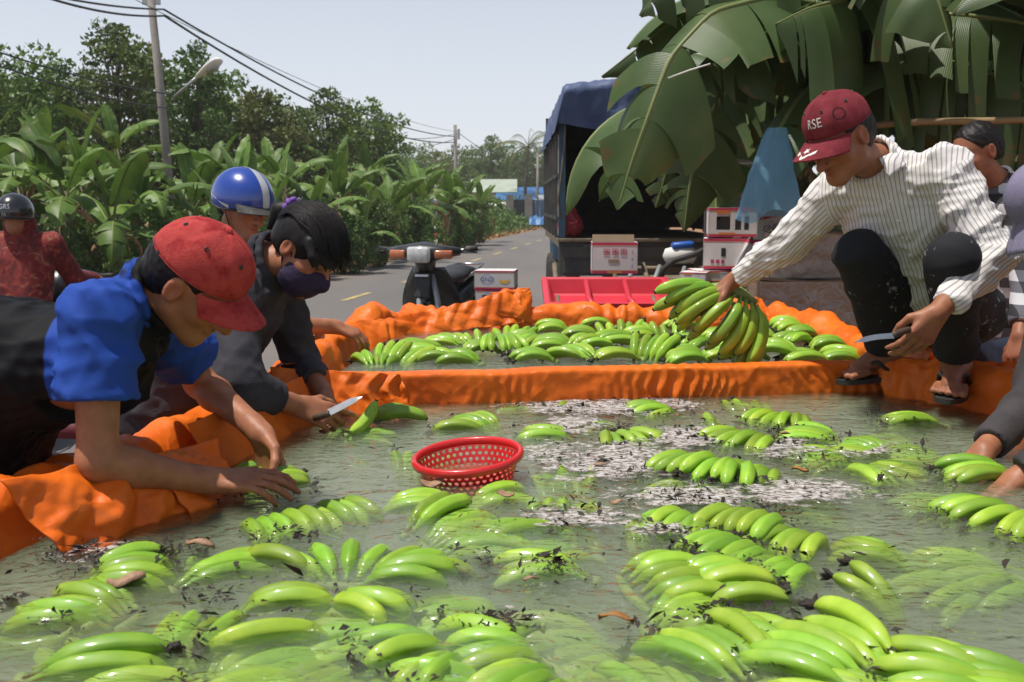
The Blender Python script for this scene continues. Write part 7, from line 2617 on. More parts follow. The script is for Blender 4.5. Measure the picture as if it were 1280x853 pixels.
bk = at(545, 330, 9.0)
bk1 = motorbike((bk.x + .02, 9.30, 0.02), R(-14), 'black motorbike parked on the road facing the basin', M['bike_black'], M['seat'], R(-20))
bk1.scale = (1.1, 1.1, 1.1)
motorbike((-1.50, 3.56, 0), R(98), 'red motorbike with a maroon seat parked behind the boy', M['bike_red'], M['seat_red'])
motorbike((-3.10, 6.72, .02), R(180), 'motorbike ridden by the person in red floral jacket', M['bike_black'], M['seat'])
t = thing('bucket', 'small turquoise plastic tub on the red motorbike\'s seat', 'tub', (-1.40, 3.58, .815))
mb = MB(); mb.lathe([(0, 0), (.085, 0), (.105, .13), (.115, .135), (.115, .145), (.098, .14), (.078, .012), (0, .010)], 24)
M['turq_plastic'] = PM('turquoise_plastic', (.02, .36, .42), (.02, .32, .38), 8, .35)
mb.build('tub', M['turq_plastic'], t, True)
mb = MB(); mb.tube([(.112 * math.cos(a), .112 * math.sin(a), .145) for a in np.linspace(0, 2 * math.pi, 30)], .006, 6, False); mb.build('rim', M['turq_plastic'], t, True)

# ------------------------------------------------------------------ red basket
M['red_plastic'] = PM('red_plastic', (.62, .022, .022), (.55, .02, .02), 10, .3, coat=.2)
bc = on(588, 590, WN)
t = thing('basket', 'red perforated plastic basket floating in the basin', 'basket', (bc.x, bc.y, WN - .030), (R(4), R(-5), 0))
BR, BB, BH = .122, .098, .068
mb = MB(); NA, NR = 44, 4
for row in range(NR):
    for k in range(NA):
        a0 = 2 * math.pi * (k + .5 * (row % 2)) / NA; da = 2 * math.pi / NA
        z0 = .008 + (BH - .016) * row / NR; dz = (BH - .016) / NR

        def pt(s, q_):
            a = a0 + da * s; z = z0 + dz * q_; rr_ = BB + (BR - BB) * z / BH
            return (rr_ * math.cos(a), rr_ * math.sin(a), z)
        outer = [pt(x, y) for x, y in ((0, 0), (.5, 0), (1, 0), (1, .5), (1, 1), (.5, 1), (0, 1), (0, .5))]
        inner = [pt(.5 + .33 * math.cos(x), .5 + .33 * math.sin(x)) for x in [R(225), R(270), R(315), 0, R(45), R(90), R(135), R(180)]]
        mb.add(outer + inner, [(i, (i + 1) % 8, 8 + (i + 1) % 8, 8 + i) for i in range(8)])
w = mb.build('side_lattice', M['red_plastic'], t); w.modifiers.new('t', 'SOLIDIFY').thickness = .003
mb = MB(); mb.tube([(BR * 1.02 * math.cos(a), BR * 1.02 * math.sin(a), BH) for a in np.linspace(0, 2 * math.pi, 49)], .0075, 8, False, 1.4); mb.build('rim', M['red_plastic'], t, True)
mb = MB(); mb.lathe([(BB + .002, .012), (BB + .002, .004), (BB - .004, .0), (.03, .0), (0, .0), (0, .004), (.03, .004), (BB - .004, .005)], 44); mb.build('base', M['red_plastic'], t, True)

# ------------------------------------------------------------------ knives
M['wood_dark'] = PM('dark_handle_wood', (.05, .03, .02), (.08, .05, .03), 20, .6)


def knife(a, b, wdt, bend, label, handle_end, nrm):
    a = Vector(a); b = Vector(b); d = b - a; n_ = Vector(nrm).normalized(); w_ = d.cross(n_).normalized()
    t = thing('knife', label, 'knife', a)
    mb = MB(); N = 14
    top = []; bot = []
    for i in range(N + 1):
        s = i / N; c = d * s + w_ * (bend * math.sin(s * math.pi * .6) if bend else 0)
        wd = wdt * (1 - .15 * s) * (1 if s < .75 else max(.04, (1 - s) / .25))
        top.append(c + w_ * wd * .35); bot.append(c - w_ * wd * .65)
    for e in (-1, 1):
        mb.grid([[p_ + n_ * .0012 * e for p_ in top], [p_ + n_ * .0003 * e for p_ in bot]] if e > 0 else [[p_ + n_ * .0003 * e for p_ in bot], [p_ + n_ * .0012 * e for p_ in top]])
    mb.grid([[p_ - n_ * .0012 for p_ in top], [p_ + n_ * .0012 for p_ in top]])
    mb.build('blade', M['steel'], t, True)
    mb = MB(); h = Vector(handle_end) - a; mb.tube([Vector((0, 0, 0)), h * .12, h * .5, h], [.008, .009, .010, .009], 10); mb.build('handle', M['wood_dark'], t, True)


wp = Vector(woman_p.W[0])
knife(at(412, 517, 2.74), at(453, 496, 2.78), .020, 0, 'straight steel knife in the masked woman\'s hand', at(393, 523, 2.76), (.1, -.8, .55))
knife(at(1116, 419, 2.80), at(1071, 436, 2.78), .016, .018, 'short curved knife in the squatting man\'s hand', at(1136, 412, 2.84), (.1, -.9, .35))

# ------------------------------------------------------------------ the hand of bananas being lifted
hp_ = at(905, 372, 3.62)
t = thing('banana_hand', 'large hand of green bananas lifted out by the squatting man', 'banana hand', hp_)
rr = random.Random(3)
for tier, (n_, r0, off) in enumerate(((9, 1.0, Vector((0, -.035, 0))), (8, .97, Vector((-.004, .012, -.030))))):
    for i in range(n_):
        f_ = i / (n_ - 1)
        a = R(184 + 74 * f_ + rr.uniform(-3, 3) + 8 * tier)
        cv = R(98 - 105 * f_)
        root_p = Vector((-.045 + .150 * f_, 0, .030 - .055 * f_ ** 1.6)) + off
        tipd = Vector((math.cos(a), -.22, math.sin(a))).normalized()
        conv = Vector((math.cos(cv), -.55, math.sin(cv))); conv = (conv - tipd * conv.dot(tipd)).normalized()
        x = tipd.cross(conv)
        Mx = Matrix((x, tipd, conv)).transposed()
        k = 0 if i % 3 else 1
        L, th = BAN[k][2], BAN[k][3]; chord = 2 * (L / th) * math.sin(th / 2)
        s = 1.16 * r0 * rr.uniform(.95, 1.05)
        o = obj('banana', BAN[k][1], t, root_p + tipd * chord * .5 * s, Mx.to_euler(), (s, s, s))
mb = MB(); mb.tube([(-.06, -.02, .036), (-.01, -.015, .036), (.05, -.01, .018), (.11, 0, -.020)], [.014, .020, .022, .014], 8); mb.build('crown', M['stalk'], t, True)

# hooked single banana by the woman's knife
banana_hand(at(455, 512, 2.82), 1, 60, 'single hooked banana standing by the woman\'s knife', mode='cup', pitch=30, roll=20, dz=-.01, kind=2, blossom=0)

# ------------------------------------------------------------------ floating debris and leaf scraps
M['scrap'] = PM('sodden_leaf', (.24, .13, .07), (.34, .20, .12), 30, .7, .3, 80, c3=(.18, .10, .06))
M['scrap_y'] = PM('orange_leaf', (.34, .15, .03), (.24, .10, .03), 30, .7, .3, 80)
nr = np.random.default_rng(9)
cand = np.stack([nr.uniform(-1.1, 1.6, 60000), nr.uniform(1.2, 3.35, 60000), np.full(60000, WN)], 1)
u_, v_ = pix(cand)
wgt = foam_at(u_, v_) ** 1.5 * .9 + .012
cl = np.clip(.5 + snoise(cand[:, 0] * 30, cand[:, 1] * 34, cand[:, 0] * 0, 4, 2), 0, 1) ** 1.5
ok = nr.uniform(size=60000) < wgt * cl * .55
# keep inside the basin
lx = -1.17 + (cand[:, 1] - .46) / (3.17 - .46) * (.56)
ok &= (cand[:, 0] > lx + .03) & (cand[:, 0] < 1.36)
P_ = cand[ok][:9000]
# clusters of shed blossoms near chosen spots
for (u, v, ru, rv, n_) in [(775, 540, 26, 9, 260), (880, 590, 40, 14, 180), (960, 650, 50, 20, 160), (870, 700, 30, 25, 120), (200, 690, 30, 16, 130), (100, 690, 50, 20, 200), (310, 620, 60, 10, 60), (620, 775, 45, 9, 120), (690, 705, 30, 12, 90), (360, 668, 50, 12, 90), (980, 545, 40, 14, 120), (1040, 575, 70, 16, 110), (1060, 800, 60, 14, 50), (270, 745, 40, 18, 80)]:
    uu = nr.normal(u, ru * .55, n_); vv = nr.normal(v, rv * .55, n_)
    P_ = np.concatenate([P_, np.array([list(on(a, b, WN)) for a, b in zip(uu, vv)])])
tp_ = np.array([q for q in TIPS if q[2] > WN - .045 and q[1] < 3.3])
tp_ = np.repeat(tp_, 6, 0); tp_ = tp_ + nr.normal(size=tp_.shape) * np.array([.010, .010, .004]); tp_[:, 2] = np.maximum(tp_[:, 2], WN)
n_tip = len(tp_)
P_ = np.concatenate([P_, tp_])
n = len(P_)
siz = nr.gamma(1.6, .0014, n) + .0012
siz[-n_tip:] = nr.gamma(3.0, .0010, n_tip) + .0010
d = unit_rows(nr.normal(size=(n, 3)) * np.array([1, 1, .35])); s = unit_rows(np.cross(d, nr.normal(size=(n, 3)) * .3 + np.array([0, 0, 1])))
up = np.array([0, 0, 1.0])
c = P_ + up * (.0022 + .5 * siz[:, None] * nr.uniform(0, .8, (n, 1)))
a_ = siz[:, None]
V = np.stack([c - d * a_ * nr.uniform(1, 3, (n, 1)), c + s * a_ * .7 + up * a_ * .4, c + d * a_ * 1.3 + up * a_ * .2 * nr.normal(size=(n, 1)), c - s * a_ * .6 + up * a_ * .1], 1).reshape(-1, 3)
i = np.arange(n) * 4
me = mesh('floating_debris', V, np.concatenate([np.stack([i, i + 1, i + 2], 1), np.stack([i, i + 2, i + 3], 1)]), M['blossom'], False)
tag(obj('floating_debris', me), 'black withered blossom scraps floating in the scum', 'debris', kind='stuff')

SC = [(158, 728, .060, 'scrap', 'brown sodden leaf scrap beside the pale curved bananas'), (250, 683, .065, 'scrap', 'large brown leaf scrap under the boy\'s near hand'), (664, 727, .030, 'scrap', 'small round brown scrap right of the hooked banana'),
      (1000, 590, .040, 'scrap_y', 'orange leaf scrap in the foam right of the glossy bananas'), (632, 621, .040, 'scrap', 'brown scrap below the red basket'), (540, 607, .050, 'scrap', 'withered grey brown leaf left of the red basket'),
      (770, 630, .026, 'scrap', 'pale brown scrap in the foam\'s lower streak'), (750, 583, .026, 'scrap', 'pale scrap right of the four upright stubs'), (770, 776, .055, 'scrap_y', 'yellow brown leaf strip drifting in open water'),
      (985, 545, .040, 'scrap', 'brown leaf strip among black blossoms near the divider'), (1290, 585, .03, 'scrap', 'scrap at the picture\'s edge')]
for q, (u, v, sz, mt, lab) in enumerate(SC[:-1]):
    p0 = on(u, v, WN)
    rr = random.Random(q)
    V = []
    for i in range(8):
        for j in range(5):
            x = (i / 7 - .5) * 2; y = (j / 4 - .5)
            wv = (1 - x * x) ** .5 * .55
            V.append((x * sz * .5, y * sz * wv, .004 + .010 * sz / .05 * (math.sin(x * 3 + q) * .4 + math.cos(y * 5 + q) * .4 + .2)))
    o = obj('leaf_scrap', mesh('leaf_scrap', V, grid_faces(8, 5), M[mt], True), None, p0, (0, 0, rr.uniform(-.6, .6)))
    o.modifiers.new('t', 'SOLIDIFY').thickness = .0015
    tag(o, lab, 'leaf scrap', 'leaf scraps afloat')

# ------------------------------------------------------------------ truck
M['truck_dark'] = PM('dark_blue_grey_truck_paint', (.050, .052, .056), (.078, .074, .070), 5, .55, .2, 60, c3=(.105, .088, .074))
M['truck_grey'] = PM('worn_grey_sheet', (.30, .28, .26), (.22, .20, .19), 4, .6)
M['truck_blue'] = PM('dull_blue_paint', (.030, .075, .13), (.025, .06, .10), 5, .5)
M['blue_tarp'] = PM('blue_truck_tarpaulin', (.050, .075, .165), (.070, .100, .205), 4, .6, .4, 25)
M['wood'] = PM('grey_timber', (.20, .15, .10), (.13, .10, .07), 10, .85, .4, 40)
M['red_bag'] = PM('red_plastic_sack', (.42, .035, .05), (.34, .03, .045), 8, .5, .4, 30)
TX0, TX1, TY, TF = .49, 2.50, 11.0, 1.15
t = thing('truck', 'dark cargo truck with a blue tarpaulin roof seen from behind', 'truck', (TX0, TY, 0))
W_ = TX1 - TX0; LEN = 4.4
mb = MB(); mb.box((W_ / 2, LEN / 2, TF - .06), (W_, LEN, .08)); mb.build('bed_floor', M['wood'], t)
mb = MB()
for x in (.55, W_ - .55): mb.box((x, LEN / 2 + .5, .82), (.12, LEN + 1.0, .20))
mb.build('chassis', M['truck_dark'], t)
mb = MB(); mb.box((W_ / 2, -.02, .93), (W_, .05, .36), None, .008); tg = mb.build('tailgate', M['truck_dark'], t)
for x0, x1 in ((.05, .66), (.70, 1.31), (1.35, 1.96)):
    for z in (.84, 1.0):
        mb = MB(); mb.box(((x0 + x1) / 2, -.052, z), (x1 - x0, .02, .12), None, .006); mb.build('panel', M['truck_dark'], tg)
mb = MB(); mb.box((W_ / 2, -.06, 1.125), (W_ + .02, .09, .035), None, .006); mb.build('top_rail', M['wood'], tg)
for x in (.34, .70, 1.31, 1.68):
    mb = MB(); mb.box((x, -.075, 1.06), (.16, .03, .05), None, .006); mb.build('hinge', M['truck_dark'], tg)
for x in (.035, W_ - .035):
    mb = MB(); mb.box((x, .04, (TF + 2.55) / 2), (.07, .07, 2.55 - TF)); mb.build('corner_post', M['truck_blue'], t)
for e, x in ((0, .012), (1, W_ - .012)):
    mb = MB(); mb.box((x, LEN / 2 + .08, (TF + 2.52) / 2 + .02), (.02, LEN - .08, 2.52 - TF)); sd = mb.build('side_panel', M['truck_grey'], t)
    for k in range(6):
        mb = MB(); mb.box((x + (-.025 if e == 0 else .025), .35 + k * .78, 1.72), (.03, .05, 1.16)); mb.build('stake', M['truck_dark'], sd)
    for z in (1.35, 1.80, 2.25):
        mb = MB(); mb.box((x + (-.022 if e == 0 else .022), LEN / 2 + .08, z), (.022, LEN - .1, .04)); mb.build('rail', M['truck_dark'], sd)
mb = MB(); mb.box((W_ / 2, LEN - .02, (TF + 2.74) / 2), (W_, .04, 2.72 - TF)); mb.build('bulkhead', M['truck_dark'], t)
for y in (.05, 1.5, 2.9, LEN):
    mb = MB(); mb.tube([(.03, y, 2.45), (.25, y, 2.68), (W_ / 2, y, 2.75), (W_ - .25, y, 2.68), (W_ - .03, y, 2.45)], .02, 6); mb.build('roof_bow', M['truck_dark'], t, True)
# tarpaulin over the bows, hanging down at back and sides
nu, nv = 70, 70
V = np.zeros((nu, nv, 3))
for i in range(nu):
    s = i / (nu - 1) * 2 - 1
    for j in range(nv):
        q = j / (nv - 1)
        x = W_ / 2 + s * (W_ / 2 + .05)
        zz = 2.80 - .10 * s * s - (.46 * max(0, (abs(s) - .90) / .10) ** 1.3)
        if q < .22:
            y = -.10 + .03 * math.sin(s * 9) - .04 * (q / .22); z0_ = min(zz - .02, 2.30 + .04 * math.sin(s * 5 + 1)); z = z0_ + (zz - z0_) * (q / .22) ** .8
            if q / .22 > .75: y += .10 * ((q / .22 - .75) / .25) ** 2
        else:
            y = -.02 + (LEN + .1) * (q - .22) / .78; z = zz
        V[i, j] = (x, y, z)
V = sheet(V, amp=.020, freq=6, seed=5)
tp = obj('tarpaulin_roof', mesh('tarpaulin_roof', V.reshape(-1, 3), grid_faces(nu, nv), M['blue_tarp'], True), t)
mb = MB(); mb.tube([(.06, -.09, 2.40), (.05, -.10, 2.1), (.02, -.11, 1.8), (-.01, -.10, 1.55), (.02, -.09, 1.35)], .010, 6); mb.build('rope', M['wood'], t, True)
for y in (.75, 4.9):
    for x in (.16, W_ - .16):
        mb = MB(); Mq = Matrix.Rotation(math.pi / 2, 3, 'Y')
        mb.lathe([(.18, -.10), (.30, -.12), (.375, -.10), (.385, 0), (.375, .10), (.30, .12), (.18, .10)], 28, (x, y, .385), Mq, True); w = mb.build('wheel', M['tyre'], t, True)
        mb = MB(); mb.lathe([(0, -.06), (.10, -.07), (.19, -.09), (.19, .09), (.10, .07), (0, .06)], 20, (x, y, .385), Mq); mb.build('rim', M['galv'], w, True)
mb = MB(); mb.box((W_ / 2, 5.35, 1.35), (1.75, 1.5, 1.5), None, .08); cb = mb.build('cab', M['truck_blue'], t)
mb = MB(); mb.box((W_ / 2, 6.11, 1.65), (1.5, .02, .6), None, .005); mb.build('windscreen', M['glass_dark'], cb)
for x in (W_ / 2 - .885, W_ / 2 + .885):
    mb = MB(); mb.box((x, 5.5, 1.68), (.02, .8, .5), None, .005); mb.build('side_window', M['glass_dark'], cb)
    mb = MB(); mb.box((x, 5.35, 1.2), (.03, .9, .04), None, .005); mb.build('door_handle', M['galv'], cb)
mb = MB(); mb.box((W_ / 2, .02, .66), (W_ * .9, .08, .10), None, .01); mb.build('bumper', M['truck_dark'], t)
for x in (.22, W_ - .22):
    mb = MB(); mb.box((x, -.035, .66), (.16, .02, .08), None, .008); mb.build('tail_lamp', M['red_paint'], t)

# crumpled red sack inside the bed
lo, hi = np.array([-.2, -.2, -.02]), np.array([.2, .2, .42]); F_ = Field(lo, hi, .012)
F_.ell((0, 0, .12), (.15, .14, .13), None, .03); F_.ell((-.02, 0, .26), (.10, .10, .09), None, .05); F_.ripple(.012, 60, 3, 2, ridged=True); F_.plane((0, 0, .004), (0, 0, -1))
V, Q = F_.surf()
sk = at(713, 285, 11.25)
tag(obj('sack', mesh('sack', V, Q, M['red_bag'], True), None, (sk.x, 11.30, TF)), 'crumpled red sack inside the truck bed', 'sack')


# ------------------------------------------------------------------ cartons
M['carton_white'] = PM('white_printed_carton', (.66, .63, .62), (.58, .55, .54), 5, .75)
M['print_red'] = PM('magenta_print', (.50, .035, .10), (.44, .03, .09), 9, .7)
M['print_orange'] = PM('orange_print', (.62, .20, .05), (.55, .17, .05), 9, .7)
M['print_blue'] = PM('blue_print', (.06, .10, .42), (.07, .11, .36), 9, .7)
M['print_yellow'] = PM('yellow_print', (.78, .50, .03), (.72, .44, .03), 9, .7)
M['cardboard'] = PM('brown_cardboard', (.36, .23, .13), (.29, .18, .10), 4, .85, .2, 60)
M['carton_in'] = PM('plain_cardboard_inside', (.34, .25, .17), (.28, .20, .13), 4, .9)


def banana_icon(mb, cx, cz, s, y):
    pts = []; n = 14
    for i in range(n + 1):
        a = R(200) + R(150) * i / n; pts.append((cx + math.cos(a) * s, cz + math.sin(a) * s * .8))
    for i in range(n, -1, -1):
        a = R(200) + R(150) * i / n; k = .52 + .30 * abs(i / n - .5) * 2; pts.append((cx + math.cos(a) * s * k + s * .1, cz + math.sin(a) * s * .8 * k + s * .14))
    m_ = len(pts)
    V = [(x, y, z) for x, z in pts]
    mb.add(V, [(i, i + 1, m_ - 2 - i, m_ - 1 - i) for i in range(n)])


def carton(pos, size, rot, label, style='gnd', flip=False, open_top=False, holes=False, group='printed banana cartons'):
    """front face is -Y; the base is at pos"""
    w, d, h = size
    t = thing('carton', label, 'carton', pos, rot, group)
    th = .006
    mb = MB()
    if holes:
        for (c, s) in (((0, -d / 2, h * .12), (w, th, h * .24)), ((0, -d / 2, h * .85), (w, th, h * .30)), ((-w * .42, -d / 2, h * .47), (w * .16, th, h * .46)), ((w * .42, -d / 2, h * .47), (w * .16, th, h * .46)), ((0, -d / 2, h * .47), (w * .10, th, h * .46)), ((w * .21, -d / 2, h * .47), (w * .06, th, h * .46))):
            mb.box(c, s)
    else:
        mb.box((0, -d / 2, h / 2), (w, th, h))
    mb.box((0, d / 2, h / 2), (w, th, h)); mb.box((-w / 2, 0, h / 2), (th, d + th, h)); mb.box((w / 2, 0, h / 2), (th, d + th, h)); mb.box((0, 0, th / 2), (w, d, th))
    if not open_top: mb.box((0, 0, h - th / 2), (w - th, d - th, th))
    body = mb.build('body', M['carton_white'], t)
    if open_top:
        mb = MB(); mb.box((0, d / 2 + .002, h + .02), (w * .96, .004, .05), Euler((R(-12), 0, 0))); mb.build('flap', M['carton_in'], t)
        mb = MB(); mb.box((0, 0, h * .6), (w - .02, d - .02, .006)); mb.build('liner', M['carton_in'], t)
    yf = -d / 2 - th / 2 - .0015
    for z0, z1, m_ in ((.0, .085, 'print_red'), (.915, 1.0, 'print_red'), (.085, .105, 'print_orange'), (.895, .915, 'print_orange')):
        if flip: z0, z1 = 1 - z1, 1 - z0
        mb = MB(); mb.add([(-w / 2, yf, z0 * h), (w / 2, yf, z0 * h), (w / 2, yf, z1 * h), (-w / 2, yf, z1 * h)], [(0, 1, 2, 3)])
        xs = w / 2 + th / 2 + .0015
        mb.add([(xs, -d / 2, z0 * h), (xs, d / 2, z0 * h), (xs, d / 2, z1 * h), (xs, -d / 2, z1 * h)], [(0, 1, 2, 3)])
        mb.add([(-xs, -d / 2, z0 * h), (-xs, d / 2, z0 * h), (-xs, d / 2, z1 * h), (-xs, -d / 2, z1 * h)], [(3, 2, 1, 0)])
        mb.build('print_band', M[m_], body)

    def txt(s, size_, x, z, mat, rotz=0.0):
        V, F = text_geo(s, size_)
        c_, s_ = math.cos(rotz), math.sin(rotz)
        mb = MB(); mb.V = [(x + (v.x * c_ - v.y * s_), yf - .0012, z + (v.x * s_ + v.y * c_)) for v in V]; mb.F = F; mb.M = [0] * len(F); mb.build('lettering', M[mat], body)
    up = math.pi if flip else 0
    if style == 'gnd':
        txt('GND', h * .34, -w * .18, h * .52, 'print_blue')
        mb = MB(); ring = [(-w * .18 + math.cos(a) * w * .15, yf - .0008, h * .52 + math.sin(a) * h * .27) for a in np.linspace(0, 2 * math.pi, 30)]
        ring2 = [(-w * .18 + math.cos(a) * w * .14, yf - .0008, h * .52 + math.sin(a) * h * .245) for a in np.linspace(0, 2 * math.pi, 30)]
        mb.grid([ring, ring2]); mb.build('logo_ring', M['print_blue'], body)
        mb = MB(); banana_icon(mb, w * .26, h * .56, h * .32, yf - .001); mb.build('banana_picture', M['print_yellow'], body)
    elif style == 'handling':
        for k, ch in enumerate(('3', '4', '5')):
            txt(ch, h * .16, w * .40, h * (.24 + .22 * k), 'print_blue', up)
        for k in range(3):
            x = -w * .18 + k * w * .19; z = h * .70; s2 = h * .085
            mb = MB()
            for (cx, cz, sx, sz) in ((0, s2, 2 * s2, .004), (0, -s2, 2 * s2, .004), (s2, 0, .004, 2 * s2), (-s2, 0, .004, 2 * s2)): mb.box((x + cx, yf - .001, z + cz), (sx, .0012, sz))
            if k == 0:
                mb.box((x - .3 * s2, yf - .001, z), (.006, .0012, s2 * 1.2)); mb.box((x + .3 * s2, yf - .001, z), (.006, .0012, s2 * 1.2))
            elif k == 1: mb.box((x, yf - .001, z + s2 * .2), (s2, .0012, s2 * .7)); mb.box((x, yf - .001, z - s2 * .4), (.004, .0012, s2 * .8))
            else: mb.box((x, yf - .001, z + s2 * .4), (s2 * 1.1, .0012, s2 * .4)); mb.box((x, yf - .001, z - s2 * .2), (.004, .0012, s2))
            mb.build('handling_mark', M['print_red'], body)
        txt('BANANAS', h * .10, 0, h * .045, 'print_yellow', up)
        mb = MB(); mb.box((-w * .02, yf - .0006, h * .40), (w * .24, .0012, h * .11), None, 0); mb.build('hand_hole', M['carton_in'], body)
    elif style == 'side':
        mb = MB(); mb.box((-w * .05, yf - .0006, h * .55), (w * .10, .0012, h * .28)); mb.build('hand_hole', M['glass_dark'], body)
        for k in range(3):
            mb = MB(); mb.box((-w * .30 + k * w * .12, yf - .0006, h * .25), (w * .07, .0012, h * .12)); mb.build('handling_mark', M['print_red'], body)
    elif style == 'bars':
        txt('GND', h * .15, w * .22, h * .84, 'print_blue')
        mb = MB(); mb.box((-w * .2, yf - .0006, h * .84), (w * .28, .0012, h * .10)); mb.build('print_bar', M['print_orange'], body)
        mb = MB(); mb.box((-w * .12, yf - .0006, h * .11), (w * .34, .0012, h * .08)); mb.build('print_bar', M['print_orange'], body)
    return t


cx = at(620, 350, 9.0)
zt = .925
carton((cx.x, 9.2, zt - .16), (.345, .30, .16), (0, 0, R(-6)), 'top carton of the stack on the road, printed with letters and a banana')
carton((cx.x - .0, 9.2, zt - .32), (.335, .29, .155), (0, 0, R(-4)), 'second carton down in the stack on the road', 'gnd', holes=True)
carton((cx.x - .01, 9.2, zt - .56), (.34, .30, .235), (0, 0, R(-5)), 'third carton down in the stack on the road')
carton((cx.x, 9.2, .035), (.34, .30, .325), (0, 0, R(-5)), 'bottom carton of the stack on the road')
c2 = at(768, 330, 6.95)
carton((c2.x, 7.0, 1.045), (.295, .24, .205), (0, 0, R(-3)), 'open carton upside down standing behind the red tray', 'handling', True, True)

# table of planks that carries the stacked cartons
tb = thing('plank_table', 'low plank table under the stacked cartons', 'table', (1.55, 6.95, 0))
for k in range(6):
    mb = MB(); mb.box((0, -.36 + k * .145, .985), (1.15, .135, .03), None, .004); mb.build('plank', M['wood'], tb)
for x in (-.5, .5):
    for y in (-.33, .33):
        mb = MB(); mb.box((x, y, .485), (.06, .06, .97), None, .005); mb.build('leg', M['wood'], tb)
Z0 = 1.002


def stk(u, v, Y): return at(u, v, Y)


a = at(897, 345, 6.75); carton((a.x, 6.80, Z0), (.31, .26, .075), (0, 0, R(4)), 'flat carton lowest under the stacked pair', 'bars')
a = at(909, 321, 6.75); carton((a.x, 6.80, Z0 + .085), (.275, .26, .195), (0, 0, R(-12)), 'carton with a side hand hole in the middle of the stack', 'side')
a = at(916, 285, 6.75); carton((a.x, 6.80, Z0 + .29), (.30, .26, .185), (0, 0, R(-8)), 'open-sided carton on top of the stack', 'bars', holes=True)
a = at(935, 325, 6.55); carton((a.x + .01, 6.58, Z0 + .055), (.17, .15, .205), (0, R(22), R(-6)), 'small carton leaning right against the stack', 'side')
a = at(955, 330, 6.45); carton((a.x + .02, 6.46, Z0 + .03), (.22, .12, .26), (R(-6), R(28), R(4)), 'carton with a banana picture leaning over by the man\'s sleeve', 'gnd')
a = at(968, 285, 6.9); carton((a.x, 7.0, Z0 + .26), (.16, .14, .17), (0, R(-10), R(20)), 'carton corner with a yellow print behind the leaning ones', 'gnd')
a = at(868, 348, 6.7); carton((a.x, 6.66, Z0 - .0), (.16, .2, .07), (0, 0, R(-20)), 'low carton end left of the stacked pair', 'bars')

# brown cartons wrapped in plastic
def plastic():
    m, n, l, b = nt('clear_wrapping_film')
    out = [x for x in n if x.type == 'OUTPUT_MATERIAL'][0]
    n.remove(b)
    tr = n.new('ShaderNodeBsdfTransparent'); tr.inputs['Color'].default_value = (.9, .9, .9, 1)
    gl = n.new('ShaderNodeBsdfGlossy'); gl.inputs['Roughness'].default_value = .12
    df = n.new('ShaderNodeBsdfDiffuse'); df.inputs['Color'].default_value = (.7, .7, .7, 1)
    tc = n.new('ShaderNodeTexCoord'); no = n.new('ShaderNodeTexNoise'); no.inputs['Scale'].default_value = 9; no.inputs['Detail'].default_value = 6; no.inputs['Distortion'].default_value = 2
    l.new(tc.outputs['Object'], no.inputs['Vector'])
    bp = n.new('ShaderNodeBump'); bp.inputs['Strength'].default_value = 1; bp.inputs['Distance'].default_value = .03; l.new(no.outputs['Fac'], bp.inputs['Height']); l.new(bp.outputs[0], gl.inputs['Normal'])
    m1 = n.new('ShaderNodeMixShader'); m1.inputs[0].default_value = .16; l.new(tr.outputs[0], m1.inputs[1]); l.new(gl.outputs[0], m1.inputs[2])
    m2 = n.new('ShaderNodeMixShader'); m2.inputs[0].default_value = .07; l.new(m1.outputs[0], m2.inputs[1]); l.new(df.outputs[0], m2.inputs[2])
    l.new(m2.outputs[0], out.inputs['Surface'])
    return m


M['film'] = plastic()


def brown_box(pos, size, rz, label, wrap=True):
    w, d, h = size
    t = thing('cardboard_box', label, 'box', pos, (0, 0, rz), 'brown boxes behind the squatting man')
    mb = MB(); mb.box((0, 0, h / 2), size, None, .006); mb.build('body', M['cardboard'], t)
    for e in (-1, 1):
        mb = MB(); mb.box((e * w * .245, 0, h + .004), (w * .48, d * .98, .005), Euler((0, R(-3) * e, 0))); mb.build('flap', M['cardboard'], t)
    if wrap:
        n = 24
        bx = []
        for face in range(3):
            pts = np.zeros((n, n, 3))
            for i in range(n):
                for j in range(n):
                    s, q = i / (n - 1) - .5, j / (n - 1)
                    if face == 0: pts[i, j] = (s * w * 1.03, -d / 2 - .012, q * h)
                    elif face == 1: pts[i, j] = (-w / 2 - .012, -s * d * 1.03, q * h)
                    else: pts[i, j] = (s * w * 1.03, (q - .5) * d * 1.03, h + .016)
            pts = sheet(pts, amp=.006, freq=10, seed=face + int(w * 100))
            obj('plastic_wrap', mesh('plastic_wrap', pts.reshape(-1, 3), grid_faces(n, n), M['film'], True), t)
    return t


a = at(1010, 380, 5.6)
brown_box((a.x, 5.75, 0.0), (.62, .5, .50), R(4), 'bottom brown carton under the plastic-wrapped one')
brown_box((a.x + .02, 5.75, .51), (.56, .46, .58), R(-3), 'brown carton wrapped in clear plastic behind the rim')
brown_box((a.x + .07, 5.85, 1.10), (.46, .40, .24), R(-8), 'topmost brown carton wrapped in plastic near the striped sleeve')
brown_box((a.x - .42, 6.1, 0.0), (.36, .36, .95), R(10), 'tall plain brown carton left of the wrapped ones', False)

# ------------------------------------------------------------------ red tray on its cart
a = at(765, 365, 6.3)
t = thing('tray_cart', 'cart with a shallow red plastic tray behind the far rim', 'cart', (a.x - .02, 6.30, 0))
tilt = Euler((R(10), 0, 0)).to_matrix()
TW, TD, TH = .74, .58, .10
M['tray_red'] = PM('pinkish_red_plastic', (.60, .035, .06), (.54, .03, .05), 6, .4)


def tt(x, y, z): return Vector((0, 0, .985)) + tilt @ Vector((x, y, z))


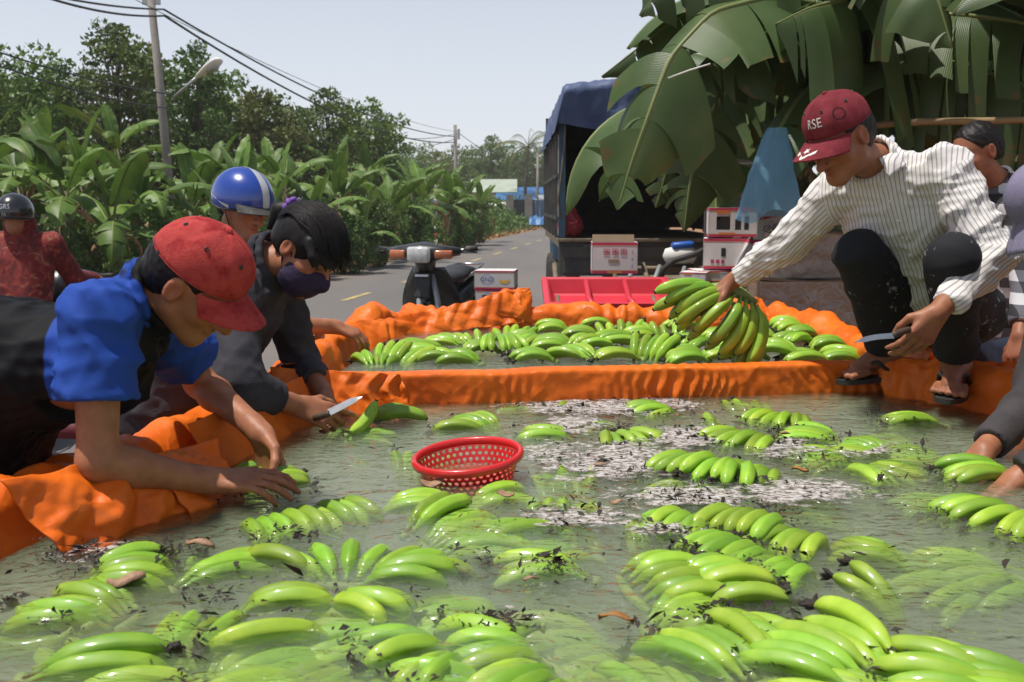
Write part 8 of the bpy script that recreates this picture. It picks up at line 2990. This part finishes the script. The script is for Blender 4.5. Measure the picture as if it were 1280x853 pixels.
mb = MB()
ou = [(-TW / 2 - .02, -TD / 2 - .02, 0), (TW / 2 + .02, -TD / 2 - .02, 0), (TW / 2 + .02, TD / 2 + .02, 0), (-TW / 2 - .02, TD / 2 + .02, 0)]
rings = []
for off, z in ((.03, -.035), (.03, 0), (.0, .004), (-.012, -.004), (-.045, -TH + .01), (-.06, -TH)):
    rings.append([tt(sx * (TW / 2 + off), sy * (TD / 2 + off), z) for sx, sy in ((-1, -1), (1, -1), (1, 1), (-1, 1))])
for r1, r2 in zip(rings[:-1], rings[1:]):
    n0 = len(mb.V); mb.V += [tuple(p) for p in r1 + r2]
    for i in range(4): mb.F.append((n0 + i, n0 + (i + 1) % 4, n0 + 4 + (i + 1) % 4, n0 + 4 + i)); mb.M.append(0)
mb.add(rings[-1], [(0, 1, 2, 3)])
tr_ = mb.build('tray', M['tray_red'], t); tr_.modifiers.new('t', 'SOLIDIFY').thickness = .006
for x in (-TW * .16, TW * .17):
    mb = MB(); mb.tube([tt(x, -TD / 2 + .02, -.02), tt(x, 0, -.055), tt(x, TD / 2 - .02, -.02)], .018, 8); mb.build('rib', M['tray_red'], tr_, True)
for x in (-.3, .3):
    for y in (-.22, .22):
        mb = MB(); mb.tube([tt(x, y, -.1), Vector((x * 1.05, y, .0 if y > 0 else .02))], .018, 8); mb.build('leg', M['dark_metal'], t, True)
for x in (-.3, .3):
    mb = MB(); mb.tube([tt(x, -.28, -.11), tt(x, .28, -.11), tt(x, .75, -.02)], .017, 8); mb.build('rail', M['wood'], t, True)
mb = MB(); Mq = Matrix.Rotation(math.pi / 2, 3, 'Y'); mb.lathe([(.10, -.03), (.16, -.03), (.175, 0), (.16, .03), (.10, .03)], 24, (0, -.1, .175), Mq, True); w = mb.build('wheel', M['tyre'], t, True)
mb = MB(); mb.lathe([(0, -.02), (.10, -.025), (.10, .025), (0, .02)], 18, (0, -.1, .175), Mq); mb.build('rim', M['galv'], w, True)

# bench of rails with a rubber handle, and the white and blue motor case
a = at(830, 340, 7.2)
t = thing('steel_rack', 'rusty rack of slanting rails behind the red tray', 'rack', (a.x, 7.3, 0))
for k in range(4):
    x = -.28 + k * .18
    mb = MB(); mb.tube([(x, -.28, .96), (x + .10, .12, 1.06)], .016, 8); mb.build('rail', M['galv'], t, True)
for y, z in ((-.28, .945), (.12, 1.045)):
    mb = MB(); mb.tube([(-.36, y, z), (.45, y, z)], .018, 8); mb.build('crossbar', M['wood'], t, True)
for x in (-.32, .40):
    for y, z in ((-.28, .945), (.12, 1.045)):
        mb = MB(); mb.tube([(x, y, z), (x, y, 0)], .018, 8); mb.build('leg', M['wood'], t, True)
mb = MB(); mb.tube([tuple(Vector(p) - Vector(t.location)) for p in (at(826, 352, 7.0), at(828, 338, 7.0), at(842, 326, 7.0), at(868, 318, 7.0), at(890, 308, 7.0))], .020, 10); mb.build('rubber_hose', M['rubber'], t, True)
a = at(845, 314, 7.6)
t = thing('motor_case', 'white and blue plastic pump case on the rack', 'pump', (a.x, 7.45, 1.055))
mb = MB(); mb.tube([(-.11, 0, .06), (-.09, 0, .07), (0, 0, .08), (.09, 0, .085), (.12, 0, .085)], [.02, .06, .075, .07, .03], 14); mb.build('housing', M['white_paint'], t, True)
M['pump_blue'] = PM('blue_plastic', (.02, .10, .42), (.02, .08, .36), 9, .4)
mb = MB(); mb.box((.02, -.01, .155), (.16, .11, .05), Euler((0, R(-5), 0)), .02); mb.build('lid', M['pump_blue'], t, True)
mb = MB(); mb.box((0, 0, .01), (.20, .12, .02), None, .004); mb.build('foot', M['dark_metal'], t)

# ------------------------------------------------------------------ blue bag, pale board, bamboo pole
def bag_mat():
    m, n, l, b = nt('translucent_blue_plastic')
    out = [x for x in n if x.type == 'OUTPUT_MATERIAL'][0]
    b.inputs['Base Color'].default_value = (.28, .55, .76, 1); b.inputs['Roughness'].default_value = .3
    tl = n.new('ShaderNodeBsdfTranslucent'); tl.inputs['Color'].default_value = (.35, .66, .88, 1)
    tp = n.new('ShaderNodeBsdfTransparent'); tp.inputs['Color'].default_value = (.70, .86, .96, 1)
    m1 = n.new('ShaderNodeMixShader'); m1.inputs[0].default_value = .55; l.new(b.outputs[0], m1.inputs[1]); l.new(tl.outputs[0], m1.inputs[2])
    m2 = n.new('ShaderNodeMixShader'); m2.inputs[0].default_value = .45; l.new(m1.outputs[0], m2.inputs[1]); l.new(tp.outputs[0], m2.inputs[2])
    l.new(m2.outputs[0], out.inputs['Surface'])
    return m


M['bag'] = bag_mat()
a = at(972, 160, 5.15); b_ = at(970, 268, 5.15)
V = np.zeros((90, 40, 3))
for i in range(90):
    an = 2 * math.pi * i / 89
    for j in range(40):
        q = j / 39
        rx = (.045 + .115 * q ** .8) * (1 + .10 * math.sin(an * 5 + q * 3) * q); ry = (.030 + .045 * q) * (1 + .22 * math.sin(an * 7 + 1 + q * 2))
        V[i, j] = (math.cos(an) * rx - .035 * q, math.sin(an) * ry, -q * (a.z - b_.z) * (1.02 + .07 * math.sin(an * 2 + .5) + .03 * math.sin(an * 5)))
V = sheet(V, amp=.010, freq=7, seed=66)
V[-1] = V[0]
tag(obj('plastic_bag', mesh('plastic_bag', V.reshape(-1, 3), grid_faces(90, 40), M['bag'], True), None, a), 'hanging translucent blue plastic bunch sleeve behind the maroon cap', 'plastic bag')
a = at(924, 212, 8.6)
t = thing('board_panel', 'pale board in a dark frame beyond the blue plastic sleeve', 'panel', (a.x + .1, 8.6, 0))
for k in range(3):
    mb = MB(); mb.box((0, 0, 1.42 + k * .26), (.62, .02, .235), None, .003); mb.build('board', M['truck_grey'], t)
for x in (-.34, .34):
    mb = MB(); mb.box((x, 0, 1.05), (.07, .05, 2.1), None, .005); mb.build('post', M['truck_dark'], t)
for z in (1.29, 1.55, 1.81, 2.08):
    mb = MB(); mb.box((0, -.012, z), (.62, .045, .03), None, .003); mb.build('rail', M['truck_dark'], t)
a = at(1075, 158, 5.3); b_ = at(1330, 148, 5.1)
mb = MB(); mb.tube([Vector((0, 0, 0)), (b_ - a) * .3 + Vector((0, 0, .01)), (b_ - a) * .7, b_ - a], [.016, .018, .017, .016], 8)
M['bamboo'] = PM('dry_bamboo', (.30, .20, .09), (.22, .14, .07), 8, .6)
tag(mb.build('bamboo_pole', M['bamboo'], None, True, a), 'brown bamboo pole running level under the banana leaves', 'pole')
mb = MB()
for p_ in ((a, a - Vector((0, 0, a.z + .1))),): pass

# ------------------------------------------------------------------ big banana plants overhanging the right side
def leaf_path(pts, Wd, nrm, seed, torn=.35, fold=.35, nw=7, mat=None, n=40, w0=.5, tipw=.3, hang=0.0):
    """a leaf whose midrib follows given points; nrm is the blade's facing; hang bends the halves down by their own weight"""
    rr = random.Random(seed)
    P0 = smooth_path(resample(pts, .02), 12)
    L = np.cumsum(np.linalg.norm(np.diff(P0, axis=0, prepend=P0[:1]), axis=1)); tot = L[-1]
    S = np.linspace(0, tot, n + 1); P1 = np.stack([np.interp(S, L, P0[:, i]) for i in range(3)], 1)
    T = unit_rows(np.gradient(P1, axis=0)); N = np.asarray(nrm, float)
    V = []; F = []; ls = []; lf = []
    base = Vector(P1[0])
    for sd in (1, -1):
        prev = None; f_cur = fold + rr.uniform(-.1, .1); h_cur = hang
        for i in range(n + 1):
            t_ = i / n
            w = Wd * .5 * (w0 + (1 - w0) * min(1, t_ * 5)) * (1 if t_ < .62 else max(tipw * (1 - t_) / .38 + (1 - tipw) * (1 - ((t_ - .62) / .38) ** 2.2), 0.02))
            side = np.cross(T[i], N); side /= np.linalg.norm(side) + 1e-9
            up = np.cross(side, T[i])
            var = [(f_cur, h_cur)]
            if 1 < i < n - 1 and rr.random() < torn:
                f_new = fold + rr.uniform(-.45, .6); h_new = hang * rr.uniform(.2, 2.0) + rr.uniform(-.1, .3)
                var.append((f_new, h_new)); f_cur, h_cur = f_new, h_new
            rows_ = []
            for vi, (fo, hg) in enumerate(var):
                sh = 0 if len(var) == 1 else (-.25 if vi == 0 else .25) * tot / n
                row = []
                for j in range(nw + 1):
                    s = j / nw; a_ = fo * (.3 + .9 * s)
                    p_ = P1[i] + side * (sd * w * s * math.cos(a_)) - up * (w * s * math.sin(a_)) + T[i] * (w * s * s * .18 + sh * s) + np.array([0, 0, -hg * w * s * s])
                    p_ = p_ + up * (.006 * math.sin(i * 1.7 + seed + sd * 2) * s)
                    row.append(len(V)); V.append(p_); ls.append(sd * s); lf.append(S[i] + w * s * s * .18)
                rows_.append(row)
            if prev is not None:
                c_ = rows_[0]
                for j in range(nw):
                    q = (prev[j], prev[j + 1], c_[j + 1], c_[j]); F.append(q if sd > 0 else q[::-1])
            prev = rows_[-1]
    mb = MB(); rad = [max(.004, .017 * (1 - i / n) + .003) for i in range(n + 1)]
    mb.tube([Vector(p_) for p_ in P1], rad, 7)
    n0 = len(V); V += [np.array(v) for v in mb.V]; F += [tuple(x + n0 for x in f) for f in mb.F]; ls += [0.] * len(mb.V); lf += [0.] * len(mb.V)
    me = mesh('leaf', np.array(V), F, mat or M['leaf_big'], True); fattr(me, 'ls', ls); fattr(me, 'lf', lf)
    return me


def A3(u, v, Y): return tuple(at(u, v, Y))


pl = thing('banana_plant', 'big banana plant whose torn leaf arches down in front of the truck', 'banana plant', (1.95, 5.95, 0))
mb = MB(); mb.tube([(0, 0, -.1), (.03, 0, 1.0), (-.02, -.05, 2.0), (-.05, -.1, 2.45)], [.15, .13, .10, .07], 12); mb.build('pseudostem', M['stem'], pl, True)
crown_pt = Vector((1.90, 5.85, 2.45))
LP = [
    # midrib points, width, facing, torn, fold, hang
    ([crown_pt, A3(1040, 8, 5.6), A3(960, -4, 5.35), A3(890, 14, 5.2), A3(838, 70, 5.1), A3(812, 140, 5.05), A3(790, 200, 5.05), A3(772, 262, 5.05)], .62, (-.25, -.85, .50), .26, .12, .34),
    ([crown_pt, A3(1030, 20, 5.6), A3(975, 34, 5.4), A3(925, 62, 5.3), A3(885, 85, 5.25)], .50, (-.1, -.50, .85), .35, .45, 1.0),
    ([crown_pt, A3(1090, -20, 5.5), A3(1050, 0, 5.2), A3(1010, 10, 5.05), A3(970, 30, 5.0)], .62, (0, -.45, .9), .30, .30, 1.5),
    ([crown_pt, A3(1060, -30, 5.9), A3(950, -25, 5.9), A3(850, 20, 5.95), A3(775, 78, 6.0), A3(752, 96, 6.0)], .46, (-.1, -.6, .8), .25, .2, .4),
    ([crown_pt, A3(1120, 20, 5.6), A3(1200, 18, 5.4), A3(1290, 30, 5.3), A3(1370, 70, 5.3)], .56, (0, -.6, .8), .25, .25, .7),
    ([crown_pt, A3(1130, 60, 5.6), A3(1190, 80, 5.5), A3(1270, 100, 5.4), A3(1330, 140, 5.4)], .52, (.1, -.6, .8), .3, .3, .8),
    ([crown_pt, A3(1010, 60, 5.9), A3(930, 90, 5.9), A3(880, 150, 5.9), A3(862, 230, 5.9), A3(855, 290, 5.9)], .56, (-.2, -.9, .4), .35, .2, .2),
    ([crown_pt, A3(980, 90, 6.2), A3(900, 130, 6.3), A3(840, 190, 6.3), A3(820, 260, 6.3)], .50, (-.2, -.9, .4), .4, .3, .2),
    ([crown_pt, A3(1080, -60, 5.4), A3(1130, -60, 5.0), A3(1170, -10, 4.8), A3(1190, 60, 4.75)], .55, (.1, -.85, .5), .3, .2, .4),
    ([crown_pt, A3(1000, -70, 5.6), A3(900, -70, 5.4), A3(830, -20, 5.3), A3(800, 20, 5.3)], .50, (-.2, -.5, .8), .3, .3, .6),
]
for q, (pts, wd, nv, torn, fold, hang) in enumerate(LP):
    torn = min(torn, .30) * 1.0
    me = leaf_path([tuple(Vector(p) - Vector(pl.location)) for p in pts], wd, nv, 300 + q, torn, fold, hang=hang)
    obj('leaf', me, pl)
# two short ends of string tied to the leaf's rib
mb = MB(); mb.tube([Vector(p) - Vector(pl.location) for p in (at(835, 98, 5.0), at(862, 88, 4.98), at(888, 80, 4.96))], .004, 5); mb.build('torn_rib', M['white_paint'], pl, True)

big = [((2.75, 6.4, 0), 2.2, 1.5, 'shaded banana plant behind the man in plaid'), ((3.5, 5.6, 0), 2.0, 1.5, 'shaded banana plant farthest to the right'), ((2.3, 8.4, 0), 2.1, 1.4, 'banana plant in the shade left of the bamboo pole'),
       ((3.6, 8.2, 0), 2.3, 1.5, 'banana plant deep in the shade over the bamboo pole'), ((4.8, 7.2, 0), 2.2, 1.5, 'banana plant outermost in the shaded grove'), ((3.0, 10.5, 0), 2.0, 1.4, 'banana plant beyond the truck\'s right side'), ((5.0, 10.5, 0), 2.2, 1.4, 'banana plant at the back of the shaded grove')]
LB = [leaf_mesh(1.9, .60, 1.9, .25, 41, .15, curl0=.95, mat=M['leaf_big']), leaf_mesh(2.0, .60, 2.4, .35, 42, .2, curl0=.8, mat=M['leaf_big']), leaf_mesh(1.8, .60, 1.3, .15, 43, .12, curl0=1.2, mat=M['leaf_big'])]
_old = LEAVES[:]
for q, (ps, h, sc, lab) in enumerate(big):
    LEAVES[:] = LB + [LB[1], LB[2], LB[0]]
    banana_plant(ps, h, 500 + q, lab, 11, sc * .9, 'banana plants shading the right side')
LEAVES[:] = _old
P5 = np.stack([nr.uniform(2.6, 9, 9000), nr.uniform(6.5, 14, 9000), nr.uniform(0, 1, 9000) ** 1.6 * 1.6], 1)
P5 = P5[(P5[:, 0] > 3.0) | (P5[:, 1] < 10)]
scatter_cards('undergrowth', P5, .30, M['foliage'], 15, 'dark leafy undergrowth beneath the shaded banana plants', 'undergrowth')

# ------------------------------------------------------------------ thin noon haze over the road and fields
hz = MB(); hz.box((0, 100, 6.2), (420, 280, 14.4))
hm, hn, hl, hb = nt('noon_haze'); hn.remove(hb)
ho = [x for x in hn if x.type == 'OUTPUT_MATERIAL'][0]
hv = hn.new('ShaderNodeVolumePrincipled'); hv.inputs['Color'].default_value = (.93, .95, 1.0, 1); hv.inputs['Density'].default_value = .0007; hv.inputs['Anisotropy'].default_value = .2
hl.new(hv.outputs[0], ho.inputs['Volume'])
tag(hz.build('haze', hm), kind='stuff')
